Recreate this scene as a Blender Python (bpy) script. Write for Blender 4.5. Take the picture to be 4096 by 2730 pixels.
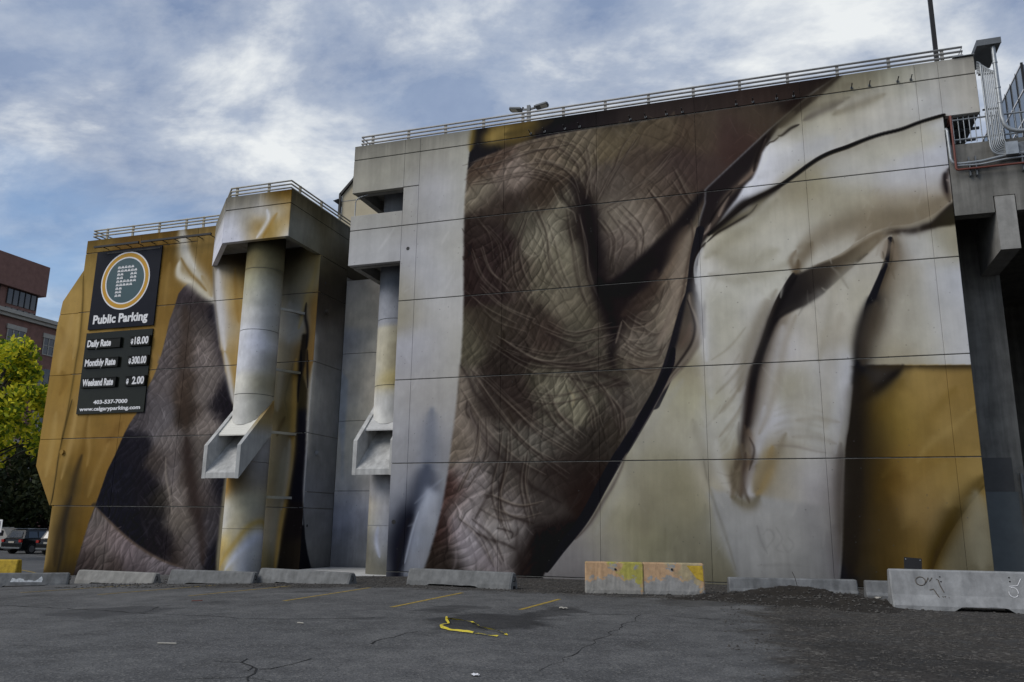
# Painted parking garage seen across its car park, late afternoon under broken cloud.
# World frame: X runs along the big painted wall, Y goes into the depth, Z up; metres.
import bpy, bmesh, math, random
import numpy as np
from mathutils import Vector, Matrix, noise as mnoise
for o in list(bpy.data.objects): bpy.data.objects.remove(o)
sc = bpy.context.scene; COL = sc.collection
R = math.radians
random.seed(4)

# ---------------------------------------------------------------- camera
cam = bpy.data.objects.new('camera', bpy.data.cameras.new('camera')); COL.objects.link(cam)
cam.data.lens = 28.6226; cam.data.sensor_width = 36; cam.data.clip_start = .1; cam.data.clip_end = 3000
cr, cu, cf = Vector((.94896, .31513, .01319)), Vector((.05707, -.21265, .97546)), Vector((-.3102, .92492, .21978))
m = Matrix((cr, cu, -cf)).transposed().to_4x4(); m.translation = (0, 0, 1.70); cam.matrix_world = m
sc.camera = cam
# ---------------------------------------------------------------- sky, sun, exposure
SUN = Vector((-.50, -.56, .66)).normalized()
w = bpy.data.worlds.new('World'); sc.world = w; w.use_nodes = True
nt = w.node_tree; nt.nodes.clear()
def N(t, typ, **k):
    n = t.nodes.new(typ)
    for a, v in k.items():
        if a == 'ins':
            for i, x in v.items(): n.inputs[i].default_value = x
        else: setattr(n, a, v)
    return n
def mth(t, op, a, b=None, c=None, clamp=False):
    n = t.nodes.new('ShaderNodeMath'); n.operation = op; n.use_clamp = clamp
    for i, x in enumerate((a, b, c)):
        if x is None: continue
        if isinstance(x, (int, float)): n.inputs[i].default_value = x
        else: t.links.new(x, n.inputs[i])
    return n.outputs[0]
def ramp(t, fac, stops, interp='LINEAR'):
    n = t.nodes.new('ShaderNodeValToRGB'); n.color_ramp.interpolation = interp
    e = n.color_ramp.elements
    while len(e) < len(stops): e.new(.5)
    for i, (p, c) in enumerate(stops):
        e[i].position = p; e[i].color = (c, c, c, 1) if isinstance(c, (int, float)) else tuple(c)+(1,)
    t.links.new(fac, n.inputs[0]); return n.outputs[0]
def mixc(t, fac, a, b, mode='MIX'):
    n = t.nodes.new('ShaderNodeMix'); n.data_type = 'RGBA'; n.blend_type = mode
    for i, x in ((0, fac), (6, a), (7, b)):
        if isinstance(x, (int, float)): n.inputs[i].default_value = x
        elif isinstance(x, tuple): n.inputs[i].default_value = x+(1,) if len(x) == 3 else x
        else: t.links.new(x, n.inputs[i])
    return n.outputs[2]
sky = N(nt, 'ShaderNodeTexSky', sky_type='NISHITA', sun_disc=False, sun_elevation=math.asin(SUN.z), sun_rotation=math.atan2(SUN.x, SUN.y), air_density=1.0, dust_density=1.2, ozone_density=1.3)
tc = N(nt, 'ShaderNodeTexCoord'); sp = N(nt, 'ShaderNodeSeparateXYZ'); nt.links.new(tc.outputs['Generated'], sp.inputs[0])
zz = mth(nt, 'ADD', mth(nt, 'MAXIMUM', sp.outputs[2], 0.), .22)
cb = N(nt, 'ShaderNodeCombineXYZ'); nt.links.new(mth(nt, 'DIVIDE', sp.outputs[0], zz), cb.inputs[0]); nt.links.new(mth(nt, 'DIVIDE', sp.outputs[1], zz), cb.inputs[1])
def cloudnoise(scale, rot, stretch, loc, detail, rough, dist):
    mp = N(nt, 'ShaderNodeMapping'); mp.inputs['Rotation'].default_value = (0, 0, R(rot)); mp.inputs['Scale'].default_value = (stretch, 1, 1); mp.inputs['Location'].default_value = loc
    nt.links.new(cb.outputs[0], mp.inputs[0])
    n = N(nt, 'ShaderNodeTexNoise', ins={'Scale': scale, 'Detail': detail, 'Roughness': rough, 'Distortion': dist}); nt.links.new(mp.outputs[0], n.inputs['Vector']); return n.outputs[0]
CL = dict(o1=(5.6, .9, 0), o2=(2.3, 6.2, 0))
n1 = cloudnoise(1.75, -28, .80, CL['o1'], 8, .56, .25)
n2 = cloudnoise(3.9, -34, .72, CL['o2'], 10, .60, .25)
n3 = cloudnoise(.8, 10, .8, (1.2, 9.4, 0), 3, .5, .2)
cov = ramp(nt, mth(nt, 'ADD', mth(nt, 'MULTIPLY', n1, .7), mth(nt, 'MULTIPLY', n3, .45)), [(.40, .35), (.58, 1.)])
hi = ramp(nt, mth(nt, 'ADD', mth(nt, 'ADD', mth(nt, 'MULTIPLY', n2, .62), mth(nt, 'MULTIPLY', n1, .45)), mth(nt, 'MULTIPLY', mth(nt, 'SUBTRACT', .42, sp.outputs[2], None, True), .14)), [(.48, 0.), (.56, .28), (.66, 1.)])
n4 = cloudnoise(2.6, 12, .9, (8.1, 3.3, 0), 9, .62, .3)
low = mixc(nt, ramp(nt, n4, [(.34, 0.), (.66, 1.)]), (1.35, 1.85, 2.95), (2.25, 2.8, 3.85))
cloud = mixc(nt, hi, low, (5.7, 5.9, 6.0))
skyc = mixc(nt, cov, mixc(nt, 1., sky.outputs[0], (1.0, 1.1, 1.15), 'MULTIPLY'), cloud)
bg = N(nt, 'ShaderNodeBackground', ins={'Strength': .1}); nt.links.new(skyc, bg.inputs[0])
wo = N(nt, 'ShaderNodeOutputWorld'); nt.links.new(bg.outputs[0], wo.inputs[0])
sl = bpy.data.lights.new('sun', 'SUN'); sl.energy = 1.5; sl.angle = R(36); sl.color = (1., .955, .885)
so = bpy.data.objects.new('sun', sl); COL.objects.link(so); so.rotation_euler = SUN.to_track_quat('Z', 'Y').to_euler(); so.location = (-20, -20, 40)
sc.view_settings.view_transform = 'Standard'; sc.view_settings.look = 'None'; sc.view_settings.gamma = 1; sc.view_settings.use_curve_mapping = False
sc.view_settings.exposure = 0.55

# ---------------------------------------------------------------- helpers
class MB:
    """collects shapes, then links them as ONE mesh object"""
    def __init__(s): s.v = []; s.f = []; s.sm = []
    def add(s, vs, fs, smooth=False):
        n = len(s.v); s.v += [tuple(v) for v in vs]; s.f += [tuple(i+n for i in f) for f in fs]; s.sm += [smooth]*len(fs); return s
    def box(s, x0, x1, y0, y1, z0, z1):
        return s.add([(x0,y0,z0),(x1,y0,z0),(x1,y1,z0),(x0,y1,z0),(x0,y0,z1),(x1,y0,z1),(x1,y1,z1),(x0,y1,z1)], [(0,3,2,1),(4,5,6,7),(0,1,5,4),(1,2,6,5),(2,3,7,6),(3,0,4,7)])
    def cbox(s, x0, x1, y0, y1, z0, z1, b=.012):
        """box with chamfered front (-Y) edges"""
        return s.add([(x0,y0+b,z0),(x1,y0+b,z0),(x1,y1,z0),(x0,y1,z0),(x0,y0+b,z1),(x1,y0+b,z1),(x1,y1,z1),(x0,y1,z1),(x0+b,y0,z0+b),(x1-b,y0,z0+b),(x1-b,y0,z1-b),(x0+b,y0,z1-b)],
            [(0,3,2,1),(4,5,6,7),(1,2,6,5),(2,3,7,6),(3,0,4,7),(8,9,10,11),(0,1,9,8),(1,5,10,9),(5,4,11,10),(4,0,8,11)])
    def prism(s, P, a, b):
        """closed outline P of 3D points swept by vector from a to b offsets"""
        n = len(P); A = [Vector(p)+Vector(a) for p in P]; B = [Vector(p)+Vector(b) for p in P]
        return s.add(A+B, [tuple(range(n))[::-1], tuple(range(n, 2*n))]+[(i, (i+1) % n, n+(i+1) % n, n+i) for i in range(n)])
    def tube(s, P, r, n=8, cap=True, smooth=True):
        P = [Vector(p) for p in P]; rr = r if isinstance(r, (list, tuple)) else [r]*len(P); vs = []; up = Vector((.13, .21, .97))
        for i, p in enumerate(P):
            d = (P[min(i+1, len(P)-1)]-P[max(i-1, 0)]).normalized()
            a = d.cross(up if abs(d.dot(up)) < .95 else Vector((1, .1, .1))).normalized(); b = d.cross(a)
            vs += [p+(a*math.cos(2*math.pi*k/n)+b*math.sin(2*math.pi*k/n))*rr[i] for k in range(n)]
        fs = [(i*n+k, i*n+(k+1) % n, (i+1)*n+(k+1) % n, (i+1)*n+k) for i in range(len(P)-1) for k in range(n)]
        s.add(vs, fs, smooth)
        if cap: s.add([v for v in vs[:n]]+[v for v in vs[-n:]], [tuple(range(n)), tuple(range(n, 2*n))[::-1]])
        return s
    def cyl(s, x, y, z0, z1, r, n=32, r2=None): return s.tube([(x, y, z0), (x, y, z1)], [r, r if r2 is None else r2], n)
    def disc(s, c, r, n=40, r0=0., ax='Y'):
        """flat ring or disc facing -Y"""
        p = lambda q, k: (c[0]+q*math.cos(2*math.pi*k/n), c[1], c[2]+q*math.sin(2*math.pi*k/n))
        if r0: return s.add([p(r, k) for k in range(n)]+[p(r0, k) for k in range(n)], [(k, (k+1) % n, n+(k+1) % n, n+k) for k in range(n)])
        return s.add([p(r, k) for k in range(n)], [tuple(range(n))])
    def build(s, name, mat=None, parent=None, loc=None):
        me = bpy.data.meshes.new(name); me.from_pydata(s.v, [], s.f); me.update()
        me.polygons.foreach_set('use_smooth', s.sm)
        bm = bmesh.new(); bm.from_mesh(me); bmesh.ops.recalc_face_normals(bm, faces=bm.faces); bm.to_mesh(me); bm.free()
        if mat: me.materials.append(mat)
        return link(name, me, parent, loc)
def link(name, me, parent=None, loc=None):
    o = bpy.data.objects.new(name, me); COL.objects.link(o)
    if parent: o.parent = parent
    if loc: o.location = loc
    return o
def tag(o, label=None, cat=None, group=None, kind=None):
    for k, v in (('label', label), ('category', cat), ('group', group), ('kind', kind)):
        if v: o[k] = v
    return o
def thing(name, label, cat, loc=(0, 0, 0), rz=0., group=None):
    o = bpy.data.objects.new(name, None); COL.objects.link(o); o.location = loc; o.rotation_euler = (0, 0, rz); o.empty_display_size = .3
    return tag(o, label, cat, group)
def struct(o): o['kind'] = 'structure'; return o
def copy_tree(o, parent=None):
    c = o.copy(); COL.objects.link(c); c.parent = parent
    for ch in list(o.children): copy_tree(ch, c)
    return c
def bend(P, r=.2, n=5):
    """round the corners of a polyline"""
    P = [Vector(p) for p in P]; out = [P[0]]
    for a, b, c in zip(P, P[1:], P[2:]):
        u = (a-b).normalized(); v = (c-b).normalized(); q = min(r, (a-b).length*.49, (c-b).length*.49)
        for k in range(n+1):
            t = k/n; out.append((b+u*q)*(1-t)**2+b*2*t*(1-t)+(b+v*q)*t*t)
    return out+[P[-1]]
def ground_z(x): return 0. if x > -10 else -.036*(-x-10) if x > -32 else -.80-.002*min(400, -x-32)

# ---------------------------------------------------------------- mural paint (canvases in wall metres)
class Canvas:
    def __init__(s, a0, a1, z0, z1, ppm, base, seed=1):
        s.a0, s.a1, s.z0, s.z1, s.ppm = a0, a1, z0, z1, ppm
        s.W = int((a1-a0)*ppm); s.H = int((z1-z0)*ppm)
        s.A, s.Z = np.meshgrid(a0+(np.arange(s.W)+.5)/ppm, z0+(np.arange(s.H)+.5)/ppm)
        s.img = np.ones((s.H, s.W, 3), np.float32)*(np.array(base, np.float32)/255)
        s.rng = np.random.RandomState(seed)
    def blur(s, m, r):
        n = max(1, int(round(r*s.ppm)))
        for _ in range(2):
            for ax in (0, 1):
                p = np.concatenate([np.repeat(np.take(m, [0], ax), n+1, ax), m, np.repeat(np.take(m, [-1], ax), n, ax)], ax)
                c = np.cumsum(p, ax, dtype=np.float64)
                L = m.shape[ax]
                hi = np.take(c, np.arange(2*n+1, 2*n+1+L), ax); lo = np.take(c, np.arange(0, L), ax)
                m = ((hi-lo)/(2*n+1)).astype(np.float32)
        return m
    def noise(s, cx, cz, seed):
        r = np.random.RandomState(seed)
        u = (s.A-s.a0)/cx; v = (s.Z-s.z0)/cz
        g = r.rand(int(v.max())+3, int(u.max())+3).astype(np.float32)
        i = u.astype(int); j = v.astype(int); fu = u-i; fv = v-j
        fu = fu*fu*(3-2*fu); fv = fv*fv*(3-2*fv)
        return ((g[j, i]*(1-fu)+g[j, i+1]*fu)*(1-fv)+(g[j+1, i]*(1-fu)+g[j+1, i+1]*fu)*fv)-.5
    def poly(s, P, feather=.03):
        P = np.array(P, float); m = np.zeros((s.H, s.W), np.float32)
        x0, z0 = P[:, 0], P[:, 1]; x1, z1 = np.roll(x0, -1), np.roll(z0, -1)
        zs = s.z0+(np.arange(s.H)+.5)/s.ppm
        for j, z in enumerate(zs):
            k = (z0 <= z) != (z1 <= z)
            if not k.any(): continue
            xs = np.sort(x0[k]+(z-z0[k])*(x1[k]-x0[k])/(z1[k]-z0[k]))
            q = (xs-s.a0)*s.ppm
            for a, b in zip(q[0::2], q[1::2]):
                a = min(max(a, 0), s.W); b = min(max(b, 0), s.W)
                if b > a:
                    ia, ib = int(a), int(np.ceil(b)); m[j, ia:ib] = 1
        return s.blur(m, feather) if feather*s.ppm > .4 else m
    def field(s, cps, sig):
        st = 6; A = s.A[::st, ::st]; Z = s.Z[::st, ::st]
        num = np.zeros(A.shape+(3,)); den = np.zeros(A.shape)+1e-12
        for c in cps:
            d2 = (A-c[0])**2+(Z-c[1])**2
            w = np.exp(-d2/(2*sig*sig))+1e-5/(1+d2)**2; den += w
            num += w[..., None]*np.array(c[2:5])/255.
        f = num/den[..., None]
        u = np.minimum(np.arange(s.W)/st, A.shape[1]-1.001); v = np.minimum(np.arange(s.H)/st, A.shape[0]-1.001)
        i = u.astype(int); j = v.astype(int); fu = (u-i)[None, :, None]; fv = (v-j)[:, None, None]
        return ((f[j][:, i]*(1-fu)+f[j][:, i+1]*fu)*(1-fv)+(f[j+1][:, i]*(1-fu)+f[j+1][:, i+1]*fu)*fv).astype(np.float32)
    def put(s, m, col, op=1.):
        m = (m*op)[..., None] if np.ndim(m) == 2 else m*op
        s.img = s.img*(1-m)+np.asarray(col, np.float32)*m
    def fill(s, P, cps, feather=.03, sig=.8):
        m = s.poly(P, feather) if P else np.ones((s.H, s.W), np.float32)
        s.put(m, s.field(cps, sig)); return m
    @staticmethod
    def smooth(P, n=6):
        P = np.array(P, float)
        if len(P) < 3: return P
        Q = np.vstack([2*P[0]-P[1], P, 2*P[-1]-P[-2]]); out = []
        for k in range(1, len(Q)-2):
            p0, p1, p2, p3 = Q[k-1:k+3]
            for t in np.arange(n)/n:
                out.append(.5*((2*p1)+(p2-p0)*t+(2*p0-5*p1+4*p2-p3)*t*t+(3*p1-p0-3*p2+p3)*t**3))
        out.append(P[-1]); return np.array(out)
    def stroke(s, P, w, col, op=1., side=0, taper=.8, hard=0.):
        """soft brush along P: gaussian profile of half width w; side=+1/-1 paints only left/right of the path"""
        P = s.smooth(P); R = w*2.6
        lo = P.min(0)-R; hi = P.max(0)+R
        i0 = max(0, int((lo[0]-s.a0)*s.ppm)); i1 = min(s.W, int((hi[0]-s.a0)*s.ppm)+2)
        j0 = max(0, int((lo[1]-s.z0)*s.ppm)); j1 = min(s.H, int((hi[1]-s.z0)*s.ppm)+2)
        if i1 <= i0 or j1 <= j0: return
        D = np.full((j1-j0, i1-i0), 9e9, np.float32); T = np.zeros_like(D); S = np.ones_like(D)
        L = np.r_[0, np.cumsum(np.hypot(*np.diff(P, axis=0).T))]; L /= max(L[-1], 1e-6)
        for k in range(len(P)-1):
            p, q = P[k], P[k+1]; l = np.minimum(p, q)-R; h = np.maximum(p, q)+R
            a = max(i0, int((l[0]-s.a0)*s.ppm)); b = min(i1, int((h[0]-s.a0)*s.ppm)+2)
            c = max(j0, int((l[1]-s.z0)*s.ppm)); d = min(j1, int((h[1]-s.z0)*s.ppm)+2)
            if b <= a or d <= c: continue
            X = s.A[c:d, a:b]-p[0]; Y = s.Z[c:d, a:b]-p[1]; e = q-p; ee = e@e+1e-12
            t = np.clip((X*e[0]+Y*e[1])/ee, 0, 1); dx = X-t*e[0]; dy = Y-t*e[1]; dd = dx*dx+dy*dy
            sl = (slice(c-j0, d-j0), slice(a-i0, b-i0)); u = dd < D[sl]
            D[sl] = np.where(u, dd, D[sl]); T[sl] = np.where(u, L[k]+t*(L[k+1]-L[k]), T[sl])
            S[sl] = np.where(u, np.sign(e[0]*Y-e[1]*X), S[sl])
        ww = w*(1-taper+taper*np.clip(np.sqrt(np.clip(4*T*(1-T), 0, 1)), .12, 1)) if taper else w
        r = np.sqrt(D)/ww
        m = np.clip((1.15-r)/max(.3-.29*hard, .02), 0, 1) if hard else np.exp(-r*r)
        if side: m = np.where(S*side > 0, m, np.exp(-(D*s.ppm*s.ppm)/.6))
        m = (m*op).astype(np.float32)[..., None]
        v = s.img[j0:j1, i0:i1]; v[...] = v*(1-m)+np.array(col, np.float32)/255*m
    def hide(s, m, amp=1., cell=.62, seed=5, light=(-.7, .7), a1=58., a2=122., gain=1.):
        """wrinkled skin: a warped net of diamond cells, each with a lit and a dark flank"""
        wx = s.noise(2.1, 2.1, seed)*1.7+s.noise(.75, .75, seed+1)*.75+s.noise(.3, .3, seed+4)*.22; wz = s.noise(2.3, 2.3, seed+2)*1.7+s.noise(.7, .8, seed+3)*.75+s.noise(.28, .32, seed+5)*.22
        H = np.zeros((s.H, s.W), np.float32); cre = np.zeros_like(H)
        for k, (c, h) in enumerate(((cell, 1.), (cell*.5, .45))):
            a, b = np.radians(a1+7*k), np.radians(a2-9*k); X = s.A+wx*(.8-.4*k)*cell/.6; Z = s.Z+wz*(.8-.4*k)*cell/.6
            u = (X*np.sin(a)-Z*np.cos(a))/c+7.3*k; v = (X*np.sin(b)-Z*np.cos(b))/(c*1.25)+3.1*k
            du = np.abs(2*(u-np.floor(u))-1); dv = np.abs(2*(v-np.floor(v))-1)
            rnd = np.sin(np.floor(u)*12.9+np.floor(v)*78.2+k)*43758.5; rnd = rnd-np.floor(rnd)
            H += h*(.5+.9*rnd)*np.sqrt(np.clip((1-du**2)*(1-dv**2), 0, 1))*c
            g = np.clip(1.1+2.6*s.noise(.9, .9, seed+20+k), 0, 1.6)
            cre += h*g*np.maximum(np.exp(-((1-du)/.13)**2), np.exp(-((1-dv)/.13)**2)*.9)
        H = s.blur(H, .02)
        gz, gx = np.gradient(H, 1./s.ppm)
        rel = np.clip(-(gx*light[0]+gz*light[1]), -1.2, 1.4)
        lite = np.clip(rel-.45, 0, 1)
        mod = np.clip(.95+1.3*s.noise(1.5, 1.9, seed+7), .55, 1.6)
        fine = s.noise(.09, .3, seed+8)*.5+s.noise(.2, .12, seed+9)*.4
        t = gain*(1+amp*mod*(rel*.11+lite*.16-.24*np.clip(cre, 0, 1.3)+.03)+.15*amp*fine)
        s.img *= (1+(np.clip(t, .35, 1.9)-1)*m)[..., None]
    def contrast(s, m, k, tint=(1, 1, 1)):
        lo = s.img
        for _ in range(2): lo = s.blur(lo, 1.1)
        s.img += ((np.clip(lo+(s.img-lo)*k, .05, .95)*np.array(tint, np.float32))-s.img)*m[..., None]
    def weather(s, z, depth, amp, seed):
        """rain streaks and dirt running from an edge at height z"""
        n = s.noise(.22, 2.2, seed)+.7*s.noise(.07, 1.1, seed+50)+.5
        f = np.exp(-np.abs(s.Z-z)/(depth*np.clip(.35+1.1*n, .12, 1.6)))
        s.img *= (1-amp*f)[..., None]
    def strands(s, m, n, col, op, lmin=.4, lmax=1.1, w=.014, angs=(58, 122), seed=3):
        r = np.random.RandomState(seed)
        for _ in range(n):
            a = s.a0+r.rand()*(s.a1-s.a0); z = s.z0+r.rand()*(s.z1-s.z0)
            j = int((z-s.z0)*s.ppm); i = int((a-s.a0)*s.ppm)
            if not (0 <= j < s.H and 0 <= i < s.W) or m[j, i] < .9: continue
            t = np.radians(angs[r.randint(len(angs))]+r.uniform(-22, 22)); l = r.uniform(lmin, lmax); c = r.uniform(-.12, .12)
            d = np.array([np.cos(t), np.sin(t)]); q = np.array([-d[1], d[0]]); p = np.array([a, z])
            base = s.img[j, i]; k = np.clip(base*255*col+r.uniform(-8, 8), 8, 215)
            s.stroke([p-d*l/2, p-d*l*.15+q*c*l*.4, p+d*l*.2+q*c*l*.5, p+d*l/2-q*c*l*.2], w*r.uniform(.7, 1.8), k, op*r.uniform(.4, 1))
    def streaks(s, amp=.03, seed=11):
        n = s.noise(.5, .35, seed)+.6*s.noise(.14, .22, seed+1)+.35*s.noise(.05, .08, seed+2)
        s.img *= (1+amp*2*n)[..., None]

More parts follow.
